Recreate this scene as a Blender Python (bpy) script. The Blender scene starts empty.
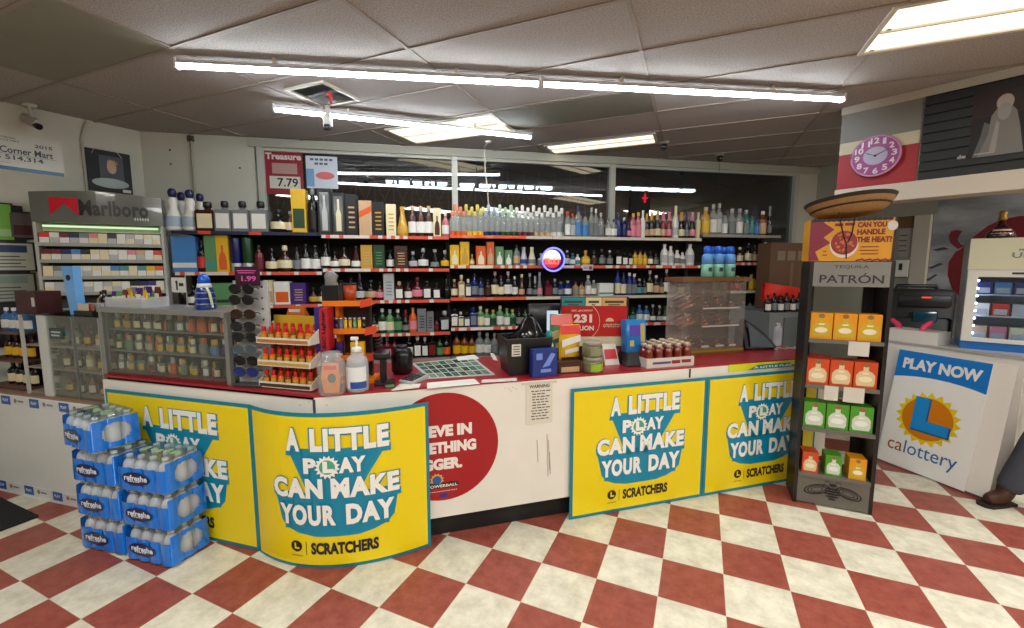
import bpy, bmesh, math, random
from mathutils import Vector, Matrix

random.seed(11)
SC = bpy.context.scene
COL = SC.collection

# ------------------------------------------------------------------ camera, world, lights, exposure
F_PX, PITCH, EYE = 433.0, 0.1096, 1.627
cam_data = bpy.data.cameras.new('camera')
cam_data.sensor_fit = 'HORIZONTAL'
cam_data.sensor_width = 36.0
cam_data.lens = F_PX / 1024.0 * 36.0
cam_data.clip_start = 0.05
cam_data.clip_end = 200
cam = bpy.data.objects.new('camera', cam_data)
COL.objects.link(cam)
cam.location = (0, 0, EYE)
cam.rotation_euler = (math.pi / 2 - PITCH, 0, 0)
SC.camera = cam

world = bpy.data.worlds.new('night')
SC.world = world
world.use_nodes = True
world.node_tree.nodes['Background'].inputs[0].default_value = (0.010, 0.013, 0.020, 1)
world.node_tree.nodes['Background'].inputs[1].default_value = 1.0

VS = SC.view_settings
SC.display_settings.display_device = 'sRGB'
VS.view_transform = 'Standard'
VS.look = 'None'
VS.exposure = 0.95
VS.gamma = 1.0
VS.use_curve_mapping = False

TUBE_EMIT = 27.0          # the two hanging LED strips
TROFFER_EMIT = 0.9        # recessed troffers over the shelves
SHOP_EMIT = 12.5           # recessed troffers over the shop floor, behind the viewer, and two added to brighten the side

# ------------------------------------------------------------------ pixel -> place helpers
_c, _s = math.cos(PITCH), math.sin(PITCH)


def ray(px, py):
    x = (px - 512) / F_PX
    y = -(py - 314) / F_PX
    return Vector((x, _c + y * _s, -_s + y * _c))


def at_z(px, py, z):
    d = ray(px, py)
    t = (z - EYE) / d.z
    return Vector((0, 0, EYE)) + d * t


def on_line(px, py, A, B):
    d = ray(px, py)
    nx, ny = -(B[1] - A[1]), (B[0] - A[0])
    t = (nx * A[0] + ny * A[1]) / (nx * d.x + ny * d.y)
    return Vector((0, 0, EYE)) + d * t


def axis_depth(p):
    return _c * p[1] - _s * (p[2] - EYE)


def shift(A, B, d):
    """the line A-B moved d metres away from the viewer"""
    v = Vector((B[0] - A[0], B[1] - A[1])).normalized()
    n = Vector((-v.y, v.x))
    return (A[0] + n.x * d, A[1] + n.y * d), (B[0] + n.x * d, B[1] + n.y * d)


def ang(A, B):
    return math.atan2(B[1] - A[1], B[0] - A[0])


# ------------------------------------------------------------------ materials
def lin(c):
    c = c / 255.0
    return c / 12.92 if c <= 0.04045 else ((c + 0.055) / 1.055) ** 2.4


_mats = {}


def M(rgb, rough=0.5, metal=0.0, emit=0.0, spec=0.5, coat=0.0, noise=0.0, nscale=40.0, bump=0.0, name=None):
    key = (tuple(rgb), rough, metal, emit, spec, coat, noise, nscale, bump)
    if key in _mats:
        return _mats[key]
    m = bpy.data.materials.new(name or 'paint_%02x%02x%02x' % tuple(int(v) for v in rgb))
    m.use_nodes = True
    nt = m.node_tree
    b = nt.nodes['Principled BSDF']
    col = (lin(rgb[0]), lin(rgb[1]), lin(rgb[2]), 1)
    b.inputs['Base Color'].default_value = col
    b.inputs['Roughness'].default_value = rough
    b.inputs['Metallic'].default_value = metal
    b.inputs['Specular IOR Level'].default_value = spec
    b.inputs['Coat Weight'].default_value = coat
    if emit:
        b.inputs['Emission Color'].default_value = col
        b.inputs['Emission Strength'].default_value = emit
    if noise or bump:
        tc = nt.nodes.new('ShaderNodeTexCoord')
        nz = nt.nodes.new('ShaderNodeTexNoise')
        nz.inputs['Scale'].default_value = nscale
        nz.inputs['Detail'].default_value = 6
        nt.links.new(tc.outputs['Object'], nz.inputs['Vector'])
        if noise:
            mx = nt.nodes.new('ShaderNodeMix')
            mx.data_type = 'RGBA'
            mx.inputs['A'].default_value = tuple(v * (1 - noise) for v in col[:3]) + (1,)
            mx.inputs['B'].default_value = tuple(min(1, v * (1 + noise)) for v in col[:3]) + (1,)
            nt.links.new(nz.outputs['Fac'], mx.inputs['Factor'])
            nt.links.new(mx.outputs['Result'], b.inputs['Base Color'])
        if bump:
            bp = nt.nodes.new('ShaderNodeBump')
            bp.inputs['Strength'].default_value = bump
            bp.inputs['Distance'].default_value = 0.004
            nt.links.new(nz.outputs['Fac'], bp.inputs['Height'])
            nt.links.new(bp.outputs['Normal'], b.inputs['Normal'])
    _mats[key] = m
    return m


def glow(rgb, strength, name='lamp_glow'):
    key = ('glow', tuple(rgb), strength)
    if key in _mats:
        return _mats[key]
    m = bpy.data.materials.new(name)
    m.use_nodes = True
    nt = m.node_tree
    nt.nodes.clear()
    e = nt.nodes.new('ShaderNodeEmission')
    o = nt.nodes.new('ShaderNodeOutputMaterial')
    e.inputs[0].default_value = (lin(rgb[0]), lin(rgb[1]), lin(rgb[2]), 1)
    e.inputs[1].default_value = strength
    nt.links.new(e.outputs[0], o.inputs[0])
    _mats[key] = m
    return m


def thin_glass(tint=(235, 240, 238), refl=0.08, rough=0.03, name='clear_glass'):
    """clear sheet: see-through with a mirror sheen that grows at grazing angles"""
    key = ('glass', tuple(tint), refl, rough)
    if key in _mats:
        return _mats[key]
    m = bpy.data.materials.new(name)
    m.use_nodes = True
    nt = m.node_tree
    nt.nodes.clear()
    o = nt.nodes.new('ShaderNodeOutputMaterial')
    mix = nt.nodes.new('ShaderNodeMixShader')
    tr = nt.nodes.new('ShaderNodeBsdfTransparent')
    gl = nt.nodes.new('ShaderNodeBsdfGlossy')
    fr = nt.nodes.new('ShaderNodeLayerWeight')
    mr = nt.nodes.new('ShaderNodeMapRange')
    tr.inputs[0].default_value = (lin(tint[0]), lin(tint[1]), lin(tint[2]), 1)
    gl.inputs['Roughness'].default_value = rough
    fr.inputs['Blend'].default_value = 0.25
    mr.inputs['To Min'].default_value = refl
    mr.inputs['To Max'].default_value = 0.45
    nt.links.new(fr.outputs['Facing'], mr.inputs['Value'])
    nt.links.new(mr.outputs['Result'], mix.inputs[0])
    nt.links.new(tr.outputs[0], mix.inputs[1])
    nt.links.new(gl.outputs[0], mix.inputs[2])
    nt.links.new(mix.outputs[0], o.inputs[0])
    _mats[key] = m
    return m


def clear_plastic(rgb, alpha, rough=0.15):
    key = ('plastic', tuple(rgb), alpha, rough)
    if key in _mats:
        return _mats[key]
    m = bpy.data.materials.new('clear_plastic')
    m.use_nodes = True
    b = m.node_tree.nodes['Principled BSDF']
    b.inputs['Base Color'].default_value = tuple(lin(v) for v in rgb) + (1,)
    b.inputs['Alpha'].default_value = alpha
    b.inputs['Roughness'].default_value = rough
    b.inputs['Coat Weight'].default_value = 0.5
    _mats[key] = m
    return m


# ------------------------------------------------------------------ mesh builder
class MB:
    def __init__(self):
        self.v, self.f, self.s = [], [], []

    def add(self, vs, fs, smooth=False, X=None):
        n = len(self.v)
        for p in vs:
            p = Vector(p)
            self.v.append(X @ p if X is not None else p)
        for f in fs:
            self.f.append([i + n for i in f])
            self.s.append(smooth)
        return self

    def box(self, x0, x1, y0, y1, z0, z1, X=None):
        vs = [(x, y, z) for z in (z0, z1) for y in (y0, y1) for x in (x0, x1)]
        return self.add(vs, [(0, 2, 3, 1), (4, 5, 7, 6), (0, 1, 5, 4), (2, 6, 7, 3), (0, 4, 6, 2), (1, 3, 7, 5)], False, X)

    def rbox(self, x0, x1, y0, y1, z0, z1, r, seg=3, X=None):
        """box with rounded vertical edges and slightly eased top and bottom"""
        ring = []
        for cx, cy, a0 in ((x1 - r, y1 - r, 0), (x0 + r, y1 - r, 90), (x0 + r, y0 + r, 180), (x1 - r, y0 + r, 270)):
            for k in range(seg + 1):
                a = math.radians(a0 + 90 * k / seg)
                ring.append((cx, cy, math.cos(a), math.sin(a)))
        n = len(ring)
        e = min(r * 0.5, (z1 - z0) * 0.2)
        lv = [(z0, r - e), (z0 + e, r), (z1 - e, r), (z1, r - e)]
        vs = [(cx + ca * rr, cy + sa * rr, z) for z, rr in lv for cx, cy, ca, sa in ring]
        fs = [[i + n * k, (i + 1) % n + n * k, (i + 1) % n + n * (k + 1), i + n * (k + 1)] for k in range(3) for i in range(n)]
        n0 = len(self.f)
        self.add(vs, fs, True, X)
        self.add([vs[i] for i in range(n)], [list(range(n))[::-1]], False, X)
        self.add([vs[3 * n + i] for i in range(n)], [list(range(n))], False, X)
        return self

    def lathe(self, prof, seg=14, sx=1.0, sy=1.0, X=None, smooth=True, a0=0.0, a1=360.0):
        full = abs(a1 - a0) >= 359.9
        n = seg if full else seg + 1
        vs = []
        for r, z in prof:
            for k in range(n):
                a = math.radians(a0 + (a1 - a0) * k / seg)
                vs.append((math.cos(a) * r * sx, math.sin(a) * r * sy, z))
        fs = []
        for j in range(len(prof) - 1):
            for k in range(seg):
                k2 = (k + 1) % n if full else k + 1
                fs.append([j * n + k, j * n + k2, (j + 1) * n + k2, (j + 1) * n + k])
        return self.add(vs, fs, smooth, X)

    def prism(self, poly, y0, y1, X=None):
        """polygon in the x-z plane given counter-clockwise as seen from the front (-y), thick from y0 (front) to y1"""
        n = len(poly)
        vs = [(p[0], y0, p[1]) for p in poly] + [(p[0], y1, p[1]) for p in poly]
        fs = [list(range(n)), list(range(2 * n - 1, n - 1, -1))]
        fs += [[(i + 1) % n, i, i + n, (i + 1) % n + n] for i in range(n)]
        return self.add(vs, fs, False, X)

    def slab(self, poly, z0, z1, X=None):
        """polygon in the x-y plane, counter-clockwise from above"""
        n = len(poly)
        vs = [(p[0], p[1], z0) for p in poly] + [(p[0], p[1], z1) for p in poly]
        fs = [list(range(n))[::-1], list(range(n, 2 * n))]
        fs += [[i, (i + 1) % n, (i + 1) % n + n, i + n] for i in range(n)]
        return self.add(vs, fs, False, X)

    def tube(self, pts, r, seg=8, X=None, caps=True):
        pts = [Vector(p) for p in pts]
        rs = r if isinstance(r, (list, tuple)) else [r] * len(pts)
        vs, fs = [], []
        up = Vector((0, 0, 1))
        for i, p in enumerate(pts):
            t = (pts[min(i + 1, len(pts) - 1)] - pts[max(i - 1, 0)]).normalized()
            a = t.cross(up)
            if a.length < 1e-3:
                a = t.cross(Vector((1, 0, 0)))
            a.normalize()
            b = a.cross(t)
            for k in range(seg):
                w = 2 * math.pi * k / seg
                vs.append(p + (a * math.cos(w) + b * math.sin(w)) * rs[i])
        for i in range(len(pts) - 1):
            for k in range(seg):
                k2 = (k + 1) % seg
                fs.append([i * seg + k, i * seg + k2, (i + 1) * seg + k2, (i + 1) * seg + k])
        self.add(vs, fs, True, X)
        if caps:
            self.add(vs[:seg], [list(range(seg))[::-1]], False, X)
            self.add(vs[-seg:], [list(range(seg))], False, X)
        return self

    def ball(self, c, rx, ry=None, rz=None, seg=12, X=None):
        ry = rx if ry is None else ry
        rz = rx if rz is None else rz
        h = seg // 2
        prof = [(math.sin(math.pi * i / h), -math.cos(math.pi * i / h)) for i in range(h + 1)]
        T = Matrix.Translation(c) @ Matrix.Diagonal((rx, ry, rz, 1))
        return self.lathe(prof, seg, X=(X @ T) if X is not None else T)

    def mesh(self, name):
        me = bpy.data.meshes.new(name)
        me.from_pydata([tuple(v) for v in self.v], [], self.f)
        me.polygons.foreach_set('use_smooth', self.s)
        me.update()
        return me


def obj(name, mb, mat, parent=None, loc=None, rotz=0.0, bevel=0.0):
    me = mb.mesh(name) if isinstance(mb, MB) else mb
    if mat is not None and not me.materials:
        me.materials.append(mat)
    o = bpy.data.objects.new(name, me)
    COL.objects.link(o)
    if parent is not None:
        o.parent = parent
    if loc is not None:
        o.location = loc
    if rotz:
        o.rotation_euler = (0, 0, rotz)
    if bevel:
        bv = o.modifiers.new('eased_edges', 'BEVEL')
        bv.width = bevel
        bv.segments = 2
        bv.limit_method = 'ANGLE'
    return o


def tag(o, label, cat, group=None, kind=None):
    o['label'] = label
    o['category'] = cat
    if group:
        o['group'] = group
    if kind:
        o['kind'] = kind
    return o


def thing(name, label, cat, loc=(0, 0, 0), rotz=0.0, group=None):
    o = bpy.data.objects.new(name, None)
    o.empty_display_size = 0.05
    COL.objects.link(o)
    o.location = loc
    o.rotation_euler = (0, 0, rotz)
    return tag(o, label, cat, group)


def structure(name, mb, mat, **k):
    o = obj(name, mb, mat, **k)
    if o.parent is None:
        o['kind'] = 'structure'
    return o


def dup(root, loc=None, rotz=None, label=None, group=None):
    r = root.copy()
    COL.objects.link(r)
    if loc is not None:
        r.location = loc
    if rotz is not None:
        r.rotation_euler = (0, 0, rotz)
    if label:
        r['label'] = label
    if group:
        r['group'] = group
    for ch in list(root.children):
        c = ch.copy()
        COL.objects.link(c)
        c.parent = r
        for g in ch.children:
            d = g.copy()
            COL.objects.link(d)
            d.parent = c
    return r


def paint(o, m):
    """this object's own material, mesh data stays shared"""
    if not o.data.materials:
        o.data.materials.append(m)
    o.material_slots[0].link = 'OBJECT'
    o.material_slots[0].material = m


# ------------------------------------------------------------------ lettering
_text = {}


def text_shape(s, bold=0.0, gap=1.0):
    """(vertices, faces) of flat letters fitted into the unit square"""
    key = (s, bold, gap)
    if key not in _text:
        cu = bpy.data.curves.new('lettering', 'FONT')
        cu.body = s
        cu.offset = bold
        cu.space_character = gap
        cu.resolution_u = 3
        t = bpy.data.objects.new('lettering', cu)
        me = t.to_mesh()
        vs = [v.co.copy() for v in me.vertices]
        fs = [list(p.vertices) for p in me.polygons]
        t.to_mesh_clear()
        bpy.data.objects.remove(t)
        bpy.data.curves.remove(cu)
        x0, x1 = min(v.x for v in vs), max(v.x for v in vs)
        y0, y1 = min(v.y for v in vs), max(v.y for v in vs)
        _text[key] = ([((v.x - x0) / (x1 - x0), (v.y - y0) / max(1e-6, y1 - y0)) for v in vs], fs)
    return _text[key]


def put_text(mb, s, x0, x1, z0, z1, y, fn=None, bold=0.02, gap=1.0, slant=0.0):
    """letters of s into the rectangle x0..x1, z0..z1 facing -y; fn maps (x, y, z) to another place"""
    vs, fs = text_shape(s, bold, gap)
    P = [(x0 + u * (x1 - x0), y, z0 + w * (z1 - z0) + slant * u) for u, w in vs]
    if fn:
        P = [fn(*p) for p in P]
    mb.add(P, fs)
    return mb


def ellipse(cx, cz, rx, rz, n=28, a0=0, a1=360):
    full = abs(a1 - a0) >= 360
    m = n if full else n + 1
    return [(cx + rx * math.cos(math.radians(a0 + (a1 - a0) * k / n)), cz + rz * math.sin(math.radians(a0 + (a1 - a0) * k / n))) for k in range(m)]


def face(mb, poly, y, fn=None):
    """flat polygon in the x-z plane, counter-clockwise as seen from the front (-y)"""
    P = [(p[0], y, p[1]) for p in poly]
    if fn:
        P = [fn(*p) for p in P]
    return mb.add(P, [list(range(len(P)))])


def ordinal(n):
    names = 'first second third fourth fifth sixth seventh eighth ninth tenth eleventh twelfth thirteenth fourteenth fifteenth sixteenth seventeenth eighteenth nineteenth twentieth'.split()
    if n <= 20:
        return names[n - 1]
    tens = {2: 'twenty', 3: 'thirty', 4: 'forty'}
    if n % 10 == 0:
        return {30: 'thirtieth', 40: 'fortieth'}[n]
    return tens[n // 10] + '-' + names[n % 10 - 1]


WHITE = (225, 222, 210)
BLACK = (18, 18, 18)

# ------------------------------------------------------------------ the lines the place is laid out on (metres)
CEIL = 2.88
TH_F = -0.4127                                   # floor tile direction
S_A, S_B = (-3.4, 3.64), (3.0, 4.92)             # front edge of the liquor shelves
TH_S = ang(S_A, S_B)
WA = (-3.48, 4.204)                              # rear wall, its near end
W_DIR = Vector((math.cos(TH_S), math.sin(TH_S), 0))
CORNER = (-1.05, 2.23)                           # bend of the sales counter
R_END = (2.45, 3.2625)
L_END = (-3.9, 3.0485)
TH_R = ang(CORNER, R_END)
TH_L = ang(L_END, CORNER)
C_TOP = 0.945

# ================================================================== the lamps (made first so the light is set before all else)
def light_strip(name, label, A, B, n, loc_z):
    """LED strip of n lengths from A to B hung just under the ceiling"""
    L = math.hypot(B[0] - A[0], B[1] - A[1])
    t = thing(name, label, 'light', (A[0], A[1], loc_z), ang(A, B), 'hanging LED strips')
    for k in range(n):
        a, b = L * k / n + (0.02 if k else 0), L * (k + 1) / n - (0.02 if k < n - 1 else 0)
        obj('light_tube', MB().tube([(a, 0, 0), (b, 0, 0)], 0.019, 12), glow((238, 246, 255), TUBE_EMIT), t)
        hb = MB().lathe([(0.0205, a - .006), (0.0205, b + .006)], 10, X=Matrix.Rotation(math.radians(90), 4, 'Y'), a0=104, a1=256).box(a - .006, b + .006, -.012, .012, .0195, .032)
        hs = obj('housing', hb, M((214, 216, 220), 0.4), t)
        for e in (a - 0.012, b):
            obj('end_cap', MB().box(e, e + 0.012, -0.022, 0.022, -0.022, 0.034), M((225, 225, 225), 0.5), t)
    for k in range(2 * n):
        x = L * (k + 0.5) / (2 * n)
        obj('hanger_clip', MB().box(x - 0.008, x + 0.008, -0.02, 0.02, 0.028, CEIL - loc_z - 0.012), M((200, 190, 175), 0.5), t)
    return t


ta, tb = at_z(178, 65, 2.805), at_z(842, 99, 2.805)
light_strip('led_light_strip', 'long white LED strip of two lengths hung below the ceiling tiles', ta, tb, 2, 2.805)
ta, tb = at_z(275, 109, 2.805), at_z(530, 137, 2.805)
light_strip('led_light_strip', 'short white LED strip hanging between the ceiling vent and window', ta, tb, 1, 2.805)

# ceiling grid frame: g(i, j) gives the crossing of long line j and cross line i
TH_C = math.radians(-22.7)
G0 = Vector((0.753, 2.684))
GU, GV = 1.24, 0.543
gx = Vector((math.cos(TH_C), math.sin(TH_C)))
gy = Vector((-math.sin(TH_C), math.cos(TH_C)))


def grid(i, j):
    return G0 + gx * (GU * i) + gy * (GV * j)


def troffer(name, label, i0, i1, j0, j1, strength, warm=(255, 238, 205), group='recessed ceiling lights'):
    p = grid(i0, j0)
    w, d = (i1 - i0) * GU, (j1 - j0) * GV
    t = thing(name, label, 'light', (p.x, p.y, CEIL), TH_C, group)
    m = 0.025
    fr = MB()
    fr.box(0.0, w, 0.0, m, -0.014, -0.001).box(0.0, w, d - m, d, -0.014, -0.001)
    fr.box(0.0, m, m, d - m, -0.014, -0.001).box(w - m, w, m, d - m, -0.014, -0.001)
    obj('light_frame', fr, M((205, 200, 188), 0.5), t)
    obj('centre_bar', MB().box(m, w - m, d / 2 - .006, d / 2 + .006, -.016, -.001), M((205, 200, 188), 0.5), t)
    n = 2
    for k in range(n):
        y0, y1 = (m, d / 2 - .006) if k == 0 else (d / 2 + .006, d - m)
        pr = MB()
        prof = [(y0 + (y1 - y0) * q / 8, -0.004 - 0.010 * math.sin(math.pi * q / 8)) for q in range(9)]
        vs = [(x, y, z) for x in (m, w - m) for y, z in prof]
        pr.add(vs, [[q, q + 1, q + 10, q + 9] for q in range(8)], True)
        obj('light_diffuser', pr, glow(warm, strength), t)
    return t


troffer('ceiling_troffer', 'warm recessed ceiling light half hidden behind the short LED strip', -1.88, -1.0, 1.08, 2.0, TROFFER_EMIT)
p0 = at_z(542, 145, CEIL)
troffer('ceiling_troffer', 'narrow warm recessed ceiling light above the window post', -0.93, -0.04, 3.05, 3.7, TROFFER_EMIT * 1.15)
troffer('ceiling_troffer', 'large bright recessed ceiling light near the wall clock', 0.95, 1.95, 0.02, 0.98, 1.1)
for i, j, w in ((-2, -6, 'behind the water packs side'), (0, -6, 'over the checkered shop floor'), (2, -5, 'toward the shop door side'), (-1, -10, 'deep in the shop'), (2, -9, 'at the rear of the shop'), (1, -4, 'added out of view to brighten the aisle before the side counter'), (3, 0, 'added out of view to brighten the side counter')):  # last two are unseen lamps, added to brighten the dim side counter area
    troffer('ceiling_troffer', 'bright recessed ceiling light ' + w, i, i + 1, j, j + 1, SHOP_EMIT * (3.0 if i == 3 else 1.0), (252, 250, 246))


# ================================================================== room shell
def floor_material():
    m = bpy.data.materials.new('checkered_vinyl_tile')
    m.use_nodes = True
    nt = m.node_tree
    b = nt.nodes['Principled BSDF']
    tc = nt.nodes.new('ShaderNodeTexCoord')
    mp = nt.nodes.new('ShaderNodeMapping')
    mp.inputs['Location'].default_value = (0, 0, 0.1)
    ck = nt.nodes.new('ShaderNodeTexChecker')
    ck.inputs['Scale'].default_value = 1 / 0.3048
    nt.links.new(tc.outputs['Object'], mp.inputs['Vector'])
    nt.links.new(mp.outputs['Vector'], ck.inputs['Vector'])

    def mottled(c1, c2, scale):
        nz = nt.nodes.new('ShaderNodeTexNoise')
        nz.inputs['Scale'].default_value = scale
        nz.inputs['Detail'].default_value = 8
        nz.inputs['Roughness'].default_value = 0.7
        cr = nt.nodes.new('ShaderNodeValToRGB')
        cr.color_ramp.elements[0].position = 0.35
        cr.color_ramp.elements[1].position = 0.62
        cr.color_ramp.elements[0].color = tuple(lin(v) for v in c1) + (1,)
        cr.color_ramp.elements[1].color = tuple(lin(v) for v in c2) + (1,)
        nt.links.new(tc.outputs['Object'], nz.inputs['Vector'])
        nt.links.new(nz.outputs['Fac'], cr.inputs['Fac'])
        return cr.outputs['Color']

    w = mottled((196, 190, 168), (226, 221, 200), 9)
    r = mottled((132, 62, 50), (156, 82, 68), 14)
    mix = nt.nodes.new('ShaderNodeMix')
    mix.data_type = 'RGBA'
    nt.links.new(ck.outputs['Fac'], mix.inputs['Factor'])
    nt.links.new(w, mix.inputs['A'])
    nt.links.new(r, mix.inputs['B'])
    # thin dark joints between the tiles
    sp = nt.nodes.new('ShaderNodeSeparateXYZ')
    nt.links.new(tc.outputs['Object'], sp.inputs[0])
    parts = []
    for a in ('X', 'Y'):
        dv = nt.nodes.new('ShaderNodeMath')
        dv.operation = 'DIVIDE'
        dv.inputs[1].default_value = 0.3048
        pp = nt.nodes.new('ShaderNodeMath')
        pp.operation = 'PINGPONG'
        pp.inputs[1].default_value = 0.5
        nt.links.new(sp.outputs[a], dv.inputs[0])
        nt.links.new(dv.outputs[0], pp.inputs[0])
        parts.append(pp.outputs[0])
    mn = nt.nodes.new('ShaderNodeMath')
    mn.operation = 'MINIMUM'
    nt.links.new(parts[0], mn.inputs[0])
    nt.links.new(parts[1], mn.inputs[1])
    lt = nt.nodes.new('ShaderNodeMath')
    lt.operation = 'LESS_THAN'
    lt.inputs[1].default_value = 0.005
    nt.links.new(mn.outputs[0], lt.inputs[0])
    sc = nt.nodes.new('ShaderNodeMath')
    sc.operation = 'MULTIPLY'
    sc.inputs[1].default_value = 0.45
    nt.links.new(lt.outputs[0], sc.inputs[0])
    m2 = nt.nodes.new('ShaderNodeMix')
    m2.data_type = 'RGBA'
    m2.inputs['B'].default_value = (lin(206), lin(186), lin(160), 1)
    nt.links.new(sc.outputs[0], m2.inputs['Factor'])
    nt.links.new(mix.outputs['Result'], m2.inputs['A'])
    nt.links.new(m2.outputs['Result'], b.inputs['Base Color'])
    b.inputs['Roughness'].default_value = 0.36
    b.inputs['Specular IOR Level'].default_value = 0.4
    return m


structure('floor', MB().box(-9, 9, -8, 7, -0.05, 0.0), floor_material(), loc=(-0.5163, 2.1908, 0), rotz=TH_F)


def ceiling_material(name, base, dark, rough=0.9):
    m = bpy.data.materials.new(name)
    m.use_nodes = True
    nt = m.node_tree
    b = nt.nodes['Principled BSDF']
    tc = nt.nodes.new('ShaderNodeTexCoord')
    nz = nt.nodes.new('ShaderNodeTexNoise')
    nz.inputs['Scale'].default_value = 130
    nz.inputs['Detail'].default_value = 3
    cr = nt.nodes.new('ShaderNodeValToRGB')
    cr.color_ramp.elements[0].position = 0.40
    cr.color_ramp.elements[1].position = 0.55
    cr.color_ramp.elements[0].color = tuple(lin(v) for v in dark) + (1,)
    cr.color_ramp.elements[1].color = tuple(lin(v) for v in base) + (1,)
    nt.links.new(tc.outputs['Object'], nz.inputs['Vector'])
    nt.links.new(nz.outputs['Fac'], cr.inputs['Fac'])
    nt.links.new(cr.outputs['Color'], b.inputs['Base Color'])
    bp = nt.nodes.new('ShaderNodeBump')
    bp.inputs['Strength'].default_value = 0.3
    bp.inputs['Distance'].default_value = 0.003
    nt.links.new(nz.outputs['Fac'], bp.inputs['Height'])
    nt.links.new(bp.outputs['Normal'], b.inputs['Normal'])
    b.inputs['Roughness'].default_value = rough
    return m


CEIL_TILE = ceiling_material('speckled_ceiling_tile', (172, 167, 160), (142, 137, 130))


def to_ceil(x, y):
    d = Vector((x, y)) - G0
    return (d.dot(gx), d.dot(gy))


REAR = lambda x: 4.9 + 0.2 * x
structure('ceiling', MB().slab([to_ceil(*p) for p in ((-8.9, -5.6), (7.5, -5.6), (7.5, REAR(7.5) + .13), (-6, REAR(-6) + .13), (-8.9, 2.9))], 0.0, 0.06), CEIL_TILE, loc=(G0.x, G0.y, CEIL), rotz=TH_C)


def bar_end(o, d, far):
    """how far along d from o the rear wall is met"""
    w = G0 + gx * o[0] + gy * o[1]
    k = d.y - 0.2 * d.x
    s = (4.9 + 0.2 * w.x - w.y) / k if abs(k) > 1e-6 else far
    return s

bars = MB()
for j in range(-14, 9):
    s_ = bar_end((0, j * GV), gx, 8)          # these bars meet the rear wall on their near end
    bars.box(max(-8, s_ + .02), 8, j * GV - 0.011, j * GV + 0.011, -0.007, 0.0)
for i in range(-6, 7):
    s_ = bar_end((i * GU, 0), gy, 5.5)
    bars.box(i * GU - 0.011, i * GU + 0.011, -8, s_ - .02, -0.006, 0.0)
structure('trim_1', bars, M((146, 138, 126), 0.6), loc=(G0.x, G0.y, CEIL), rotz=TH_C)
# the grey-green replacement tiles
structure('ceiling_panel_1', MB().box(-3 * GU + .012, -2 * GU - .012, -3 * GV + .012, -2 * GV - .012, -0.005, 0.0), M((134, 136, 122), 0.8, noise=.1, nscale=3), loc=(G0.x, G0.y, CEIL), rotz=TH_C)
structure('ceiling_panel_2', MB().box(-GU + .012, -.012, GV + .03, 2 * GV - .012, -0.005, 0.0), M((116, 116, 102), 0.8, noise=.1, nscale=3), loc=(G0.x, G0.y, CEIL), rotz=TH_C)

WALLP = M((200, 199, 184), 0.8, noise=0.06, nscale=4, bump=0.05)
# rear wall in its own frame: x along the wall, y = 0 its room face
W_LEN = 7.55


def wx(px):
    """distance along the rear wall of the point seen at column px"""
    A = WA
    B = (WA[0] + W_DIR.x, WA[1] + W_DIR.y)
    p = on_line(px, 200, A, B)
    return (p.x - WA[0]) / W_DIR.x


win_x = [wx(263), wx(795)]
mull = [wx(455), wx(612)]
HEAD, SILL = 2.79, 1.25
rw = MB()
rw.box(-0.1, win_x[0] - 0.05, 0, 0.14, 0, CEIL + .05)
rw.box(win_x[1] + 0.05, W_LEN, 0, 0.14, 0, CEIL + .05)
rw.box(win_x[0] - 0.05, win_x[1] + 0.05, 0, 0.14, 0, SILL)
rw.box(win_x[0] - 0.05, win_x[1] + 0.05, 0, 0.14, HEAD + 0.002, CEIL + .05)
structure('wall_rear', rw, WALLP, loc=(WA[0], WA[1], 0), rotz=TH_S)
ALU = M((186, 188, 176), 0.45, 0.0)
edges = [win_x[0]] + mull + [win_x[1]]
for k in range(3):
    a, b = edges[k], edges[k + 1]
    w = MB()
    e = 0.03
    w.box(a - e, a + e, -0.02, 0.07, SILL, HEAD)
    if k == 2:
        w.box(b - e, b + e, -0.02, 0.07, SILL, HEAD)
    w.box(a + e, b - e, 0.0, 0.07, HEAD - 0.03, HEAD).box(a + e, b - e, 0.0, 0.07, SILL, SILL + 0.04)
    fr = structure('window_%d' % (k + 1), w, ALU, loc=(WA[0], WA[1], 0), rotz=TH_S)
    obj('window_pane', MB().box(a + e, b - e, 0.03, 0.036, SILL + .04, HEAD - .03), thin_glass((176, 184, 184), 0.16, 0.01, 'dark_window_glass'), fr)
structure('trim_2', MB().box(win_x[0] - 0.1, W_LEN, -0.03, -0.0005, HEAD + 0.0, HEAD + 0.075), M((178, 178, 164), 0.6), loc=(WA[0], WA[1], 0), rotz=TH_S)

# left wall: x along the wall from its far corner back toward the viewer
LW0, LW1 = (-3.904, 3.459), (-3.483, 4.195)
lw_dir = Vector((LW0[0] - LW1[0], LW0[1] - LW1[1])).normalized()
TH_LW = math.atan2(-lw_dir.y, -lw_dir.x)          # local +x points away from the viewer along the wall
structure('wall_left', MB().box(-10, 0.1, 0.0, 0.12, 0, CEIL + .05), WALLP, loc=(LW1[0], LW1[1], 0), rotz=TH_LW)
# right wall
RW0 = Vector((3.9, 5.68))
rdir = Vector((0.39, -0.92)).normalized()
TH_RW = math.atan2(rdir.y, rdir.x)
structure('wall_right', MB().box(-0.1, 5.0, 0.0, 0.12, 0, CEIL + .05), M((170, 168, 150), 0.8, noise=.06, nscale=4), loc=(RW0.x, RW0.y, 0), rotz=TH_RW)
e_ = RW0 + rdir * 5.0
structure('wall_east', MB().box(e_.x, e_.x + 0.1, -5.5, e_.y + 0.2, 0, CEIL + .05), WALLP)
structure('wall_south', MB().box(-9, 7, -5.6, -5.5, 0, CEIL + .05), WALLP)
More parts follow.
